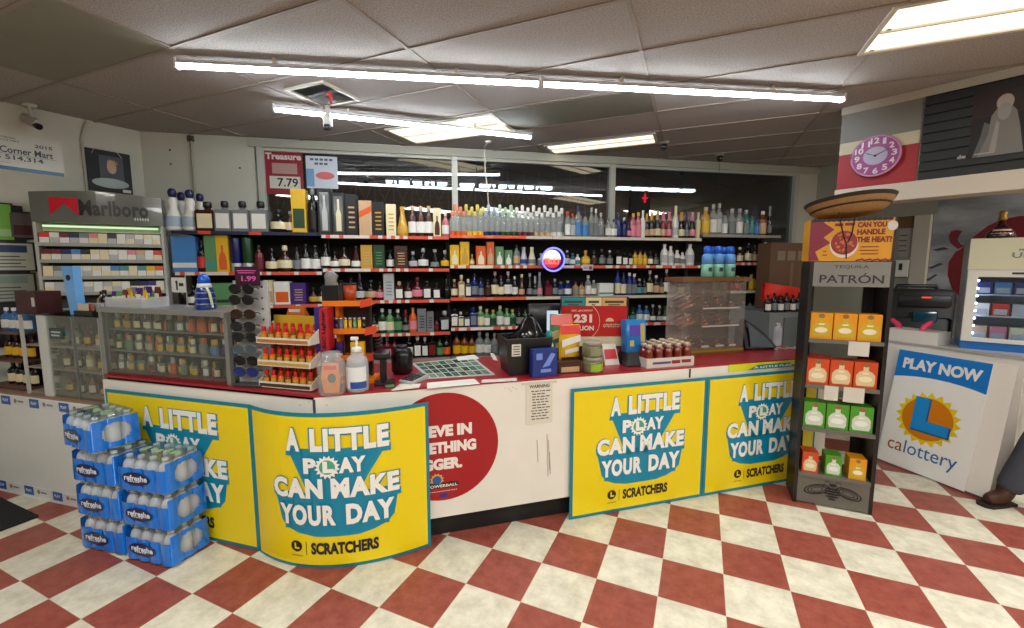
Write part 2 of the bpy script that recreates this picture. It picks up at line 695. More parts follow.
# night outside
structure('wall_outside', MB().box(-5, 14, 6.0, 6.2, -.2, 5.5), M((120, 126, 128), .9, noise=.2, nscale=2), loc=(WA[0], WA[1], 0), rotz=TH_S)
structure('ground_outside', MB().box(-14, 16, 4.5, 30, -0.25, -0.2), M((26, 28, 30), 0.9))

# ================================================================== sales counter
def off(P, th, dx, dy):
    return (P[0] + math.cos(th) * dx - math.sin(th) * dy, P[1] + math.sin(th) * dx + math.cos(th) * dy)


LAMINATE = M((226, 222, 210), 0.45, noise=0.05, nscale=6)
RED_TOP = M((150, 30, 42), 0.3, noise=0.08, nscale=20)
DEPTH_R, DEPTH_L = 0.72, 0.6
len_r = math.hypot(R_END[0] - CORNER[0], R_END[1] - CORNER[1])
STEP = (-2.585, 2.672)                            # where the counter drops to the lower display stretch
len_l = math.hypot(STEP[0] - CORNER[0], STEP[1] - CORNER[1])
len_low = math.hypot(L_END[0] - STEP[0], L_END[1] - STEP[1])


def local(P0, th):
    return lambda x, y: off(P0, th, x, y)


t = thing('sales_counter', 'long white laminate sales counter run behind the yellow posters and red round sticker', 'counter', (CORNER[0], CORNER[1], 0), TH_R)
obj('front_panel', MB().box(0.0, len_r, 0.0, 0.02, 0.15, C_TOP - 0.012), LAMINATE, t)
obj('kick_plate', MB().box(0.01, len_r, 0.07, 0.09, 0.0, 0.15), M((16, 15, 14), 0.6), t)
obj('body', MB().box(0.4, len_r - 0.002, 0.02, DEPTH_R, 0.15, C_TOP - 0.014), M((70, 60, 52), 0.7), t)
sx = 2.355
obj('panel_joint', MB().box(sx, sx + 0.014, -0.002, 0.0, 0.87, C_TOP - 0.013), M((60, 58, 54), 0.6), t)
t = thing('sales_counter', 'shorter white counter run under the aluminium display case of miniatures', 'counter', (STEP[0], STEP[1], 0), TH_L)
obj('front_panel', MB().box(0.0, len_l - 0.008, 0.0, 0.02, 0.1, C_TOP - 0.03), LAMINATE, t)
obj('kick_plate', MB().box(0.0, len_l - 0.04, 0.06, 0.08, 0.0, 0.1), M((16, 15, 14), 0.6), t)
obj('body', MB().box(0.0, len_l - 0.2, 0.02, DEPTH_L, 0.1, C_TOP - 0.03), M((70, 60, 52), 0.7), t)
obj('edge_band', MB().box(len_l - 0.006, len_l + 0.006, -0.004, 0.01, 0.1, C_TOP - 0.02), M((70, 68, 84), 0.5), t)
# worktop over both runs
a = (0.0, 0.0)
pts = [off(CORNER, TH_R, 0.0, 0.006), off(R_END, TH_R, 0, 0.006), off(R_END, TH_R, 0, DEPTH_R)]
inner = off(CORNER, TH_R, 0.2, DEPTH_R)
pts += [inner, off(STEP, TH_L, 0.0, DEPTH_L), off(STEP, TH_L, 0.0, 0.006)]
t = obj('countertop', MB().slab(pts, C_TOP - 0.012, C_TOP), RED_TOP)
tag(t, 'worn red laminate countertop that runs over both white counter runs', 'countertop')

# lower display stretch toward the entrance mat
LOW_TOP = 0.75
DEPTH_LOW = 0.3
t = thing('low_counter', 'low white counter with blue sticker strips beside the stacked water packs', 'counter', (L_END[0], L_END[1], 0), TH_L)
obj('front_panel', MB().box(0.0, len_low - 0.002, 0.0, 0.02, 0.0, LOW_TOP - 0.01), M((224, 226, 222), 0.5, noise=.04, nscale=5), t)
obj('body', MB().box(0.0, len_low - 0.002, 0.02, DEPTH_LOW, 0.0, LOW_TOP - 0.012), M((80, 74, 66), 0.7), t)
obj('top_board', MB().box(0.0, len_low - 0.002, 0.0, DEPTH_LOW, LOW_TOP - 0.01, LOW_TOP), M((150, 120, 100), 0.5), t)
for z0 in (LOW_TOP - 0.075, 0.03):
    strip = obj('sticker_strip', MB().box(0.0, len_low - 0.01, -0.002, 0.0, z0, z0 + 0.055), M((214, 220, 222), 0.5), t)
    le = MB()
    x = 0.03 if z0 > 0.3 else 0.16
    while x < len_low - 0.12:
        obj('blue_patch', MB().box(x, x + 0.095, -0.0035, -0.002, z0 - 0.006, z0 + 0.055), M((20, 92, 170), 0.4), strip)
        dots = MB()
        put_text(le, 'PLAY', x + 0.018, x + 0.078, z0 + 0.016, z0 + 0.036, -0.004, bold=0.03)
        face(dots, ellipse(x + 0.15, z0 + 0.027, 0.016, 0.016, 12), -0.0026)
        dots.box(x + 0.175, x + 0.235, -0.0028, -0.002, z0 + 0.02, z0 + 0.032)
        obj('small_emblem', dots, M((150, 120, 90), 0.5), strip)
        x += 0.30
    obj('lettering', le, M((235, 238, 240), 0.5), strip)

# ------------------------------------------------------------------ SCRATCHERS posters
YEL, TEAL = M((232, 206, 4), 0.38), M((0, 122, 142), 0.4)
SIGN_H = 0.865


def poster(name, label, loc, rotz, W, fn=None):
    """yellow poster: x 0..W, z 0..SIGN_H, front toward -y; fn bends it"""
    t = thing(name, label, 'poster', loc, rotz, 'yellow scratch game posters')
    Hh = SIGN_H
    n = 24

    def sheet(x0, x1, z0, z1, y0, y1):
        mb = MB()
        m = max(1, round(n * (x1 - x0) / W))
        vs, fs = [], []
        for k in range(m + 1):
            x = x0 + (x1 - x0) * k / m
            for y in (y0, y1):
                for z in (z0, z1):
                    vs.append((x, y, z))
        for k in range(m):
            q = 4 * k
            fs += [[q, q + 4, q + 5, q + 1], [q + 2, q + 3, q + 7, q + 6], [q + 1, q + 5, q + 7, q + 3], [q, q + 2, q + 6, q + 4]]
        fs += [[0, 1, 3, 2], [4 * m, 4 * m + 2, 4 * m + 3, 4 * m + 1]]
        if fn:
            vs = [fn(*p) for p in vs]
        return mb.add(vs, fs)

    b = 0.021
    obj('border', sheet(0, W, 0, Hh, 0.0, 0.004), TEAL, t)
    obj('panel', sheet(b, W - b, b, Hh - b, -0.002, 0.0), YEL, t)
    U = lambda u: u * W
    V = lambda v: (1 - v) * Hh
    # teal block shadow: a stack of quads so that it can follow the bend
    blk = MB()

    def wedge(rows):
        m = 12
        for (ua, ub, va), (uc, ud, vc) in zip(rows[:-1], rows[1:]):
            vs, fs = [], []
            for k in range(m + 1):
                w = k / m
                vs += [(U(ua + (ub - ua) * w), -0.003, V(va)), (U(uc + (ud - uc) * w), -0.003, V(vc))]
            fs = [[2 * k, 2 * k + 1, 2 * k + 3, 2 * k + 2] for k in range(m)]
            blk.add([fn(*p) for p in vs] if fn else vs, fs)

    wedge([(0.27, 0.775, 0.22), (0.345, 0.665, 0.42), (0.385, 0.61, 0.55)])
    wedge([(0.182, 0.828, 0.50), (0.218, 0.80, 0.69), (0.25, 0.765, 0.735), (0.31, 0.70, 0.765), (0.40, 0.62, 0.785)])
    for s, u0, u1, v0, v1 in (('A', .272, .345, .09, .25), ('LITTLE', .40, .782, .09, .25), ('P', .36, .425, .275, .385), ('AY', .535, .665, .275, .385), ('CAN', .182, .452, .405, .55), ('MAKE', .492, .828, .405, .55), ('YOUR', .215, .51, .575, .725), ('DAY', .56, .80, .575, .725)):
        put_text(blk, s, U(u0) - .009, U(u1) + .009, V(v1) - .013, V(v0) + .004, -0.0042, fn, 0.075, 1.14)
    obj('block_shadow', blk, M((0, 130, 162), 0.4), t)
    wl = MB()
    for s, u0, u1, v0, v1 in (('A', .272, .345, .09, .235), ('LITTLE', .40, .782, .09, .235), ('P', .36, .425, .275, .375), ('AY', .535, .665, .275, .375), ('CAN', .182, .452, .405, .535), ('MAKE', .492, .828, .405, .535), ('YOUR', .215, .51, .575, .71), ('DAY', .56, .80, .575, .71)):
        put_text(wl, s, U(u0), U(u1), V(v1), V(v0), -0.0056, fn, 0.055, 1.14)
    obj('white_lettering', wl, M((236, 236, 228), 0.45), t)
    # the little sun that stands for the L
    sun = MB()
    cx, cz = 0.478, 0.335
    poly = []
    for k in range(32):
        r = (0.066 if k % 2 else 0.05)
        a = 2 * math.pi * k / 32
        poly.append((U(cx) + r * math.cos(a), V(cz) + r * math.sin(a)))
    face(sun, poly, -0.0048, fn)
    obj('sun_emblem', sun, M((238, 238, 226), 0.45), t)
    el = MB()
    face(el, ellipse(U(cx), V(cz), 0.04, 0.04, 20), -0.0053, fn)
    obj('emblem_disc', el, M((70, 160, 130), 0.45), t)
    l = MB()
    face(l, [(U(cx) - .022, V(cz) - .03), (U(cx) + .034, V(cz) - .03), (U(cx) + .034, V(cz) - .008), (U(cx) + .002, V(cz) - .008), (U(cx) + .002, V(cz) + .034), (U(cx) - .022, V(cz) + .034)], -0.0058, fn)
    obj('emblem_letter', l, M((238, 238, 232), 0.45), t)
    bl = MB()
    put_text(bl, 'SCRATCHERS', U(.375), U(.715), V(.905), V(.825), -0.003, fn, 0.05)
    ring = ellipse(U(.295), V(.855), .032, .032, 20)
    face(bl, ring, -0.003, fn)
    bl.add([fn(*p) if fn else p for p in [(U(.348), -.003, V(.91)), (U(.351), -.003, V(.91)), (U(.351), -.003, V(.82)), (U(.348), -.003, V(.82))]], [[0, 1, 2, 3]])
    put_text(bl, 'calottery', U(.262), U(.33), V(.925), V(.91), -0.003, fn, 0.0)
    obj('black_lettering', bl, M((24, 22, 20), 0.45), t)
    l = MB()
    cx, cz = .295, .855
    face(l, [(U(cx) - .01, V(cz) - .014), (U(cx) + .018, V(cz) - .014), (U(cx) + .018, V(cz) - .004), (U(cx) + .0, V(cz) - .004), (U(cx) + .0, V(cz) + .02), (U(cx) - .01, V(cz) + .02)], -0.004, fn)
    obj('emblem_mark', l, YEL, t)
    return t


# the two flat ones on the long run
for px_l, lab in ((0.364, 'flat yellow lottery poster between the warning notice and the next yellow poster'), (1.346, 'flat yellow lottery poster partly behind the tall tequila stand')):
    y = CORNER[1] + math.tan(TH_R) * (px_l - CORNER[0])
    P = off((px_l, y), TH_R, 0.0, -0.018)
    poster('lottery_poster', lab, (P[0], P[1], 0.002), TH_R, 1.02)
# the flat one half hidden by the water
P = off((-2.54, 2.655), TH_L, 0, -0.018)
poster('lottery_poster', 'yellow lottery poster half hidden behind the stacked water packs', (P[0], P[1], 0.002), TH_L, 1.145)
# the bowed one round the bend of the counter
Q0, Q1, Q2 = Vector((-1.435, 2.322)), Vector((-0.985, 2.19)), Vector((-0.478, 2.38))
curve = []
ctrl = Q1 * 2 - (Q0 + Q2) * 0.5
for k in range(61):
    u = k / 60
    curve.append(Q0 * (1 - u) ** 2 + ctrl * 2 * u * (1 - u) + Q2 * u * u)
acc = [0.0]
for p, q in zip(curve[:-1], curve[1:]):
    acc.append(acc[-1] + (q - p).length)
W2 = acc[-1]


def bow(x, y, z):
    x = min(max(x, 0), W2)
    k = 0
    while k < 59 and acc[k + 1] < x:
        k += 1
    d = (curve[k + 1] - curve[k])
    p = curve[k] + d * ((x - acc[k]) / d.length)
    n = Vector((-d.y, d.x)).normalized()
    p = p + n * ((y * 2.5 if y < -0.001 else y) - 0.008)
    return (p.x - Q0.x, p.y - Q0.y, z)


poster('lottery_poster', 'bowed yellow lottery poster wrapped around the bend of the counter', (Q0.x, Q0.y, 0.002), 0, W2, bow)

# yellow header strip on the counter edge above the last poster
x0 = (on_line(728, 372, CORNER, R_END).x - CORNER[0]) / math.cos(TH_R)
t = thing('edge_banner', 'thin yellow banner on the counter edge above the last yellow poster', 'banner', off(CORNER, TH_R, x0, -0.002) + (0.886,), TH_R)
obj('sheet', MB().box(0, len_r - x0 - 0.02, -0.002, 0.0, 0.0, 0.052), M((214, 214, 30), 0.4), t)
bl = MB()
face(bl, [(0.17, 0.004), (0.62, 0.004), (0.55, 0.036), (0.26, 0.036)], -0.003)
obj('teal_patch', bl, TEAL, t)
wl = MB()
put_text(wl, 'A LITTLE PLAY', 0.22, 0.58, 0.012, 0.026, -0.0045, bold=0.05)
obj('lettering', wl, M((235, 235, 225), 0.5), t)

# round red sticker
pc = on_line(444, 447, CORNER, R_END)
t = thing('round_sticker', 'large round red sticker with white lettering on the counter front', 'sticker', off((pc.x, pc.y), TH_R, 0, -0.002) + (pc.z,), TH_R)
R = 0.325
d = MB()
d.prism(ellipse(0, 0, R, R, 56), -0.001, 0.0)
obj('disc', d, M((158, 16, 22), 0.35), t)
w = MB()
put_text(w, 'BELIEVE IN', -0.245, 0.165, 0.065, 0.135, -0.003, bold=0.06)
put_text(w, 'SOMETHING', -0.245, 0.19, -0.035, 0.035, -0.003, bold=0.06)
put_text(w, 'BIGGER.', -0.19, 0.105, -0.135, -0.065, -0.003, bold=0.06)
obj('white_lettering', w, M((232, 222, 212), 0.5), t)
e = MB()
for k in range(7):
    face(e, ellipse(-0.09 + 0.026 * k, -0.232 + 0.004 * (k % 2), 0.016, 0.017, 14), -0.003 - 0.0002 * k)
obj('ball_row', e, M((28, 26, 30), 0.4), t)
w = MB()
put_text(w, 'POWERBALL', -0.1, 0.075, -0.24, -0.223, -0.006, bold=0.03)
for k in range(16):
    w.box(-0.085 + 0.01 * k, -0.085 + 0.01 * k + 0.006, -0.003, -0.001, -0.268, -0.265)
obj('small_lettering', w, M((230, 224, 210), 0.5), t)
g = MB()
poly = []
for k in range(24):
    r = 0.042 if k % 2 else 0.032
    poly.append((-0.045 + r * math.cos(2 * math.pi * k / 24), -0.195 + r * math.sin(2 * math.pi * k / 24)))
face(g, poly, -0.0025)
obj('sun_ring', g, M((214, 160, 60), 0.5), t)
g = MB()
face(g, ellipse(-0.045, -0.195, 0.026, 0.026, 18), -0.0035)
obj('sun_disc', g, M((30, 90, 150), 0.5), t)
g = MB()
g.box(-0.028, 0.018, -0.003, -0.001, -0.305, -0.28)
obj('small_badge', g, M((60, 40, 130), 0.5), t)

# warning notice
pa = on_line(526, 386, CORNER, R_END)
t = thing('warning_notice', 'white WARNING notice sheet taped to the counter front', 'notice', off((pa.x, pa.y), TH_R, 0.0, -0.002) + (0.66,), TH_R)
obj('sheet', MB().box(0, 0.172, -0.0015, 0, 0, 0.262), M((214, 208, 192), 0.6), t)
w = MB()
put_text(w, 'WARNING', 0.02, 0.152, 0.228, 0.25, -0.002, bold=0.03)
random.seed(3)
for k in range(11):
    z = 0.205 - 0.0175 * k
    x = 0.03 + random.uniform(0, .012)
    while x < 0.14 - random.uniform(0, .02):
        l = random.uniform(.012, .03)
        w.box(x, x + l, -0.002, -0.001, z, z + 0.006)
        x += l + 0.006
obj('print', w, M((52, 48, 44), 0.6), t)
obj('tape', MB().box(-0.03, 0.20, -0.0022, -0.0008, 0.252, 0.266), M((206, 202, 184), 0.25), t)

# dried drips and scuffs on the panel
mk = MB()
for px, y0, y1 in ((537, 440, 462), (547, 434, 476), (548.5, 440, 470), (549.5, 452, 474)):
    q0, q1 = on_line(px, y0, CORNER, R_END), on_line(px + 1, y1, CORNER, R_END)
    mk.tube([(q0.x, q0.y - 0.001, q0.z), (q1.x, q1.y - 0.001, q1.z)], 0.0022, 5)
for px, py in ((505, 388), (509, 389), (513, 387.5), (511, 391), (516, 389), (300, 405), (309, 402), (327, 405)):
    L = (CORNER, R_END) if px > 340 else (STEP, CORNER)
    q = on_line(px, py, *L)
    mk.ball((q.x, q.y, q.z), 0.006, 0.002, 0.003, 6)
structure('trim_3', mk, M((172, 164, 150), 0.6))

# ================================================================== floor mat
pm = at_z(40, 517, 0)
mt = MB()
A1, B1 = at_z(0, 503, 0), at_z(40, 517, 0)
d_ = Vector((math.cos(TH_F), math.sin(TH_F), 0))
mt.rbox(-0.95, 0, -0.75, 0, 0.0, 0.009, 0.02)
o = obj('entrance_mat', mt, M((20, 20, 22), 0.95, noise=.3, nscale=220, bump=.3), loc=(pm.x, pm.y, 0.001), rotz=TH_F)
tag(o, 'black rubber entrance mat on the checkered floor', 'floor mat')

# ================================================================== stacked water packs
PW, PD, PH = 0.325, 0.218, 0.205
bottle_prof = [(0, 0.0), (0.028, 0.0), (0.034, 0.007), (0.0335, 0.03), (0.0355, 0.04), (0.0355, 0.108), (0.0335, 0.116), (0.0355, 0.126), (0.034, 0.142), (0.026, 0.165), (0.0145, 0.178), (0.0125, 0.186), (0.0, 0.186)]
BOT = MB().lathe(bottle_prof, 12).mesh('water_bottle')
CAPM = MB().lathe([(0.0, 0.18), (0.0155, 0.18), (0.0155, 0.196), (0.014, 0.1985), (0, 0.1985)], 12).mesh('bottle_cap')
PET = clear_plastic((236, 242, 246), 0.45, 0.08)
BLUE_FILM = M((10, 114, 214), 0.2, noise=0.2, nscale=14, coat=0.5)


def film_shell(z0, z1):
    """printed shrink film that follows the lobes of the bottles, open over the end ovals"""
    nx, ny, r = 4, 3, PW / 8
    pts = []
    for k in range(nx):
        for a in (150, 120, 90, 60, 30):
            pass
    per = []

    def lobes(n, start, d, nrm):
        step = (PW / nx) if n == nx else (PD / ny)
        for k in range(n):
            for q in range(11):
                u = q / 10.0
                bulge = 0.010 * math.sin(math.pi * u)
                p = Vector(start) + Vector(d) * (step * (k + u)) + Vector(nrm) * bulge
                per.append((p.x, p.y))

    lobes(nx, (-PW / 2, -PD / 2), (1, 0), (0, -1))
    lobes(ny, (PW / 2, -PD / 2), (0, 1), (1, 0))
    lobes(nx, (PW / 2, PD / 2), (-1, 0), (0, 1))
    lobes(ny, (-PW / 2, PD / 2), (0, -1), (-1, 0))
    lv = 22
    mb = MB()
    n = len(per)
    vs = []
    for j in range(lv):
        w = j / (lv - 1)
        z = z0 + (z1 - z0) * w
        for x, y in per:
            vs.append((x * (1 - 0.02 * w * w), y * (1 - 0.02 * w * w), z))
    fs = []
    for j in range(lv - 1):
        for k in range(n):
            k2 = (k + 1) % n
            q = [j * n + k, j * n + k2, (j + 1) * n + k2, (j + 1) * n + k]
            c = [sum(vs[i][a] for i in q) / 4 for a in range(3)]
            if abs(c[0]) > PW / 2 - 0.004 and (c[1] / 0.068) ** 2 + ((c[2] - 0.1) / 0.056) ** 2 < 1:
                continue
            # wavy upper edge: the film is shorter along the long sides
            if c[2] > 0.14 + (0.04 if abs(c[0]) > PW / 2 - 0.004 else 0):
                continue
            fs.append(q)
    return mb.add(vs, fs, True)


FILM = film_shell(0.016, 0.180).mesh('printed_film')
lb = MB()
face(lb, ellipse(-0.03, 0.084, 0.095, 0.037, 26), -PD / 2 - 0.0115)
LABEL_OVAL = lb.mesh('dark_oval')
lt = MB()
put_text(lt, 'refreshe', -0.108, 0.048, 0.072, 0.106, -PD / 2 - 0.0122, bold=0.03)
for k in range(5):
    lt.box(-0.085 + 0.017 * k, -0.085 + 0.017 * k + 0.012, -PD / 2 - 0.0122, -PD / 2 - 0.0115, 0.066, 0.07)
LABEL_TXT = lt.mesh('white_lettering')
top = MB()
for k in range(5):
    top.rbox(-0.12 + 0.052 * k, -0.085 + 0.052 * k, -0.03 + .02 * (k % 2), 0.03 - .01 * (k % 3), 0.1992, 0.1997, 0.012)
TOP_PRINT = top.mesh('green_print')
tw = MB()
tw.rbox(-PW / 2 + .008, PW / 2 - .008, -PD / 2 + .008, PD / 2 - .008, 0.186, 0.199, 0.03)
TOP_FILM = tw.mesh('clear_top_film')
pack = thing('water_pack', 'x', 'water pack', (0, 0, 0), 0, 'stacked packs of bottled water')
for i in range(4):
    for j in range(3):
        o = obj('water_bottle', BOT, PET, pack, (-PW / 2 + (i + .5) * PW / 4, -PD / 2 + (j + .5) * PD / 3, 0.0))
        obj('bottle_cap', CAPM, M((232, 236, 238), 0.3), o)
obj('printed_film', FILM, BLUE_FILM, pack)
o = obj('dark_oval', LABEL_OVAL, M((14, 22, 74), 0.3), pack)
obj('white_lettering', LABEL_TXT, M((226, 232, 238), 0.4), o)
obj('clear_top_film', TOP_FILM, thin_glass((225, 235, 235), 0.16, 0.2, 'shrink_film'), pack)
obj('green_print', TOP_PRINT, M((150, 182, 132), 0.4), pack)
thp = math.atan2(2.161 - 2.326, -1.821 + 2.49)


def pack_at(P, z, dth=0.0):
    return (P[0], P[1], z), thp + dth


base_r = off((-1.83, 2.175), thp, -PW / 2, PD / 2)
base_l = off((-1.83, 2.175), thp, -PW * 1.5 - 0.04, PD / 2 + 0.015)
first = True
names = ['bottom', 'middle', 'top']
rows_ = [(base_r, k, 0.02 * (k - 1)) for k in range(3)] + [(base_l, k, -0.015 * k) for k in range(4)]
for n_, (P, k, dth) in enumerate(rows_):
    if n_ < 3:
        lab = 'blue wrapped water pack, %s of the stack before the yellow poster' % names[k]
        Q = P
        if k:
            Q = off(P, thp, -0.006 * k, 0.004 * k)
    else:
        lab = 'blue wrapped water pack, %s in the stack of four' % ['lowest', 'second from the floor', 'third from the floor', 'topmost turned'][k]
        Q = off(P, thp, -0.006 * k, 0.0)
        if k == 3:
            dth = -0.2
            Q = off(P, thp, -0.055, -0.02)
    loc, rz = pack_at(Q, 0.001 + 0.2015 * k, dth)
    if first:
        pack.location, pack.rotation_euler, pack['label'] = loc, (0, 0, rz), lab
        first = False
    else:
        dup(pack, loc, rz, lab)

# ================================================================== tequila display stand
PA, PB = (1.975, 2.849), (2.342, 2.690)
TH_P = ang(PA, PB)
PWD = math.hypot(PB[0] - PA[0], PB[1] - PA[1])
PDP = 0.255
DARK = M((22, 21, 20), 0.35)
PGREY = M((104, 100, 92), 0.42)
t = thing('display_stand', 'tall black tequila display stand with grey bee panel on the checkered floor', 'display stand', (PA[0], PA[1], 0), TH_P)
for x in (-0.022, PWD):
    obj('side_panel', MB().box(x, x + 0.022, 0, PDP, 0.0, 1.66), DARK, t)
obj('back_panel', MB().box(0, 0.06, PDP - 0.012, PDP, 0.1, 1.66).box(PWD - 0.06, PWD, PDP - 0.012, PDP, 0.1, 1.66), DARK, t)
SHZ = [0.222, 0.545, 0.842, 1.15]
bp = obj('base_panel', MB().box(0.0005, PWD - .0005, 0.0, 0.02, 0.012, SHZ[0] - 0.026), PGREY, t)
bee = MB()
cx, cz = PWD / 2 + 0.0, 0.105
for k in range(5):
    face(bee, ellipse(cx, cz + 0.03 - 0.018 * k, [0.042, 0.05, 0.048, 0.038, 0.022][k], 0.0078, 16), -0.001)
face(bee, ellipse(cx, cz + 0.055, 0.022, 0.012, 14), -0.001)
for sgn in (-1, 1):
    for rr, q in ((0.078, 0.0), (0.058, 0.0012), (0.036, 0.0018)):
        poly = ellipse(cx + sgn * 0.088, cz + 0.012, rr * 0.95, rr * 0.48, 22)
        inner_ = ellipse(cx + sgn * 0.088, cz + 0.012, rr * 0.83, rr * 0.38, 22)
        n = len(poly)
        bee.add([(p[0], -0.001 - q, p[1] - sgn * (p[0] - cx - sgn * .088) * 0.25) for p in poly + inner_], [[i, (i + 1) % n, (i + 1) % n + n, i + n] for i in range(n)])
    bee.tube([(cx + sgn * 0.012, -0.001, cz + 0.066), (cx + sgn * 0.03, -0.001, cz + 0.082), (cx + sgn * 0.045, -0.001, cz + 0.07)], 0.002, 5)
    bee.tube([(cx + sgn * 0.03, -0.001, cz + 0.045), (cx + sgn * 0.05, -0.001, cz + 0.058), (cx + sgn * 0.055, -0.001, cz + 0.03)], 0.002, 5)
obj('bee_emblem', bee, M((34, 32, 30), 0.5), bp)
for z in SHZ:
    obj('shelf', MB().box(0.0005, PWD - .0005, -0.012, PDP - .013, z - 0.024, z), PGREY, t)
hd = obj('header_panel', MB().box(0, PWD, 0.0, 0.018, 1.497, 1.655), M((128, 126, 120), 0.4), t)
w = MB()
put_text(w, 'PATRÓN', 0.035, PWD - 0.03, 1.52, 1.585, -0.0015, bold=0.01)
put_text(w, 'TEQUILA', 0.11, PWD - 0.11, 1.612, 1.634, -0.0015, bold=0.0)
obj('lettering', w, M((36, 34, 32), 0.5), hd)

CARTONS = {'yellow': (226, 150, 12), 'orange': (206, 72, 22), 'green': (74, 150, 34)}
GLASSC = {'yellow': (204, 170, 40), 'orange': (222, 196, 150), 'green': (206, 214, 196)}
bx_n = 0


def tequila_box(kind, x, z, w, h, lab):
    P = off(PA, TH_P, x, 0.012)
    b = thing('tequila_box', lab, 'box', (P[0], P[1], z + 0.0005), TH_P, 'tequila gift boxes on the display stand')
    obj('carton', MB().box(-w / 2, w / 2, 0, 0.11, 0, h), M(CARTONS[kind], 0.42), b)
    m = MB()
    k = w / 0.115 * 1.12
    q = h / 0.17 * 1.18
    poly = [(-.036, .012), (.036, .012), (.042, .03), (.042, .07), (.03, .088), (.012, .098), (.012, .118), (-.012, .118), (-.012, .098), (-.03, .088), (-.042, .07), (-.042, .03)]
    face(m, [(px * k, pz * q) for px, pz in poly], -0.001)
    o = obj('bottle_print', m, M(GLASSC[kind], 0.4), b)
    m = MB()
    face(m, ellipse(0, .128 * q, .014 * k, .012 * q, 14), -0.0012)
    obj('cork_print', m, M((150, 100, 50), 0.5), o)
    m = MB()
    face(m, ellipse(0, .05 * q, .03 * k, .016 * q, 16), -0.0016)
    m.box(-.014 * k, .014 * k, -.0018, -.0012, .078 * q, .086 * q)
    obj('label_print', m, M((236, 226, 190) if kind != 'green' else (230, 236, 226), 0.4), o)


side = ['nearest the counter', 'in the middle', 'on the speaker side']
for z, kind, rn in ((SHZ[3], 'yellow', 'upper'), (SHZ[2], 'orange', 'second'), (SHZ[1], 'green', 'third')):
    for k in range(3):
        tequila_box(kind, 0.068 + 0.129 * k, z, 0.122, 0.172, '%s tequila gift box %s of the %s shelf on the stand' % (kind, side[k], rn))
for k, kind in enumerate(('orange', 'green', 'yellow')):
    tequila_box(kind, 0.066 + 0.132 * k, SHZ[0], 0.092, 0.142, 'small %s tequila gift box on the lowest shelf of the stand' % kind)
# white price cards on the shelf edges and rails
for px0, px1, py0, py1, lab in ((847, 869, 344, 355, 'blank white price card under the yellow tequila boxes'), (823, 838, 388, 399, 'grey white price card under the middle orange tequila box'), (842, 864, 390, 401, 'white price card under the orange box nearest the speaker')):
    a, b = on_line(px0, py1, PA, PB), on_line(px1, py0, PA, PB)
    P = off((a.x, a.y), TH_P, 0, -0.014)
    zt = min((z for z in SHZ if z > a.z - 0.05), key=lambda z: abs(z - b.z))
    o = obj('price_card', MB().box(0, (b.x - a.x) / math.cos(TH_P), -0.001, 0.001, a.z - zt, b.z - zt + 0.012), M((206, 202, 190), 0.5), loc=(P[0], P[1], zt), rotz=TH_P)
    tag(o, lab, 'price card')

# header sign box on top of the stand
P = off(PA, TH_P, -0.035, 0.0)
WS = PWD + 0.045
t = thing('food_carton', 'yellow and maroon food carton atop the tequila stand', 'box', (P[0], P[1], 1.661), TH_P)
t['label'] = 'yellow and maroon food carton printed with a bowl atop the tequila stand'
HS = 0.265
obj('carton', MB().box(0, WS, 0.0, 0.2, 0, HS), M((214, 150, 18), 0.45), t)
m = MB()
face(m, [(0, 0.002), (0.06, 0.002), (0.035, 0.06), (0.115, 0.115), (0.075, 0.15), (0.13, 0.2), (0.05, 0.262), (0, 0.262)], -0.001)
for k in range(14):
    x = 0.26 + .013 * k
    face(m, ellipse(x, 0.004 + .003 * (k % 3), 0.009, 0.006, 8), -0.0011)
obj('maroon_flash', m, M((128, 24, 52), 0.45), t)
m = MB()
for k in range(16):
    face(m, ellipse(0.02 + 0.026 * k, HS - 0.006, 0.016, 0.011, 10), -0.0012)
face(m, [(WS - .016, 0.0), (WS, 0.0), (WS, HS), (WS - .012, HS)], -0.0012)
obj('torn_edge', m, M((40, 18, 12), 0.5), t)
m = MB()
face(m, ellipse(0.185, 0.105, 0.075, 0.085, 26), -0.002)
o = obj('bowl_print', m, M((222, 210, 190), 0.4), t)
m = MB()
face(m, ellipse(0.185, 0.115, 0.07, 0.075, 26), -0.003)
obj('food_print', m, M((146, 40, 24), 0.5), o)
m = MB()
random.seed(5)
for k in range(26):
    a, r = random.uniform(0, 6.28), random.uniform(0, .055)
    face(m, ellipse(0.185 + r * math.cos(a), 0.118 + r * math.sin(a), random.uniform(.006, .013), random.uniform(.005, .01), 7), -0.0036 - 0.00002 * k)
obj('topping_print', m, M((196, 104, 60), 0.5), o)
m = MB()
put_text(m, 'CAN YOU', 0.248, WS - 0.05, 0.208, 0.242, -0.002, bold=0.06)
put_text(m, 'HANDLE', 0.248, WS - 0.055, 0.163, 0.198, -0.002, bold=0.06)
put_text(m, 'THE HEAT?', 0.248, WS - 0.018, 0.115, 0.152, -0.002, bold=0.06)
obj('red_lettering', m, M((128, 34, 16), 0.5), t)
m = MB()
for k in range(3):
    m.box(0.275 - .006 * (k % 2), 0.365, -0.002, -0.001, 0.085 - 0.022 * k, 0.091 - 0.022 * k)
obj('small_print', m, M((128, 34, 16), 0.5), t)
m = MB()
m.box(0.075, 0.1, -0.002, -0.001, 0.035, 0.041).box(0.078, 0.096, -0.002, -0.001, 0.06, 0.066)
obj('small_print', m, M((128, 34, 16), 0.5), t)
m = MB()
m.box(0.13, 0.175, -0.002, -0.001, 0.22, 0.238).box(0.183, 0.235, -0.002, -0.001, 0.222, 0.24)
obj('upper_lettering', m, M((128, 34, 16), 0.5), t)
m = MB()
m.prism(ellipse(WS - 0.022, 0.215, 0.026, 0.03, 20), -0.004, -0.003)
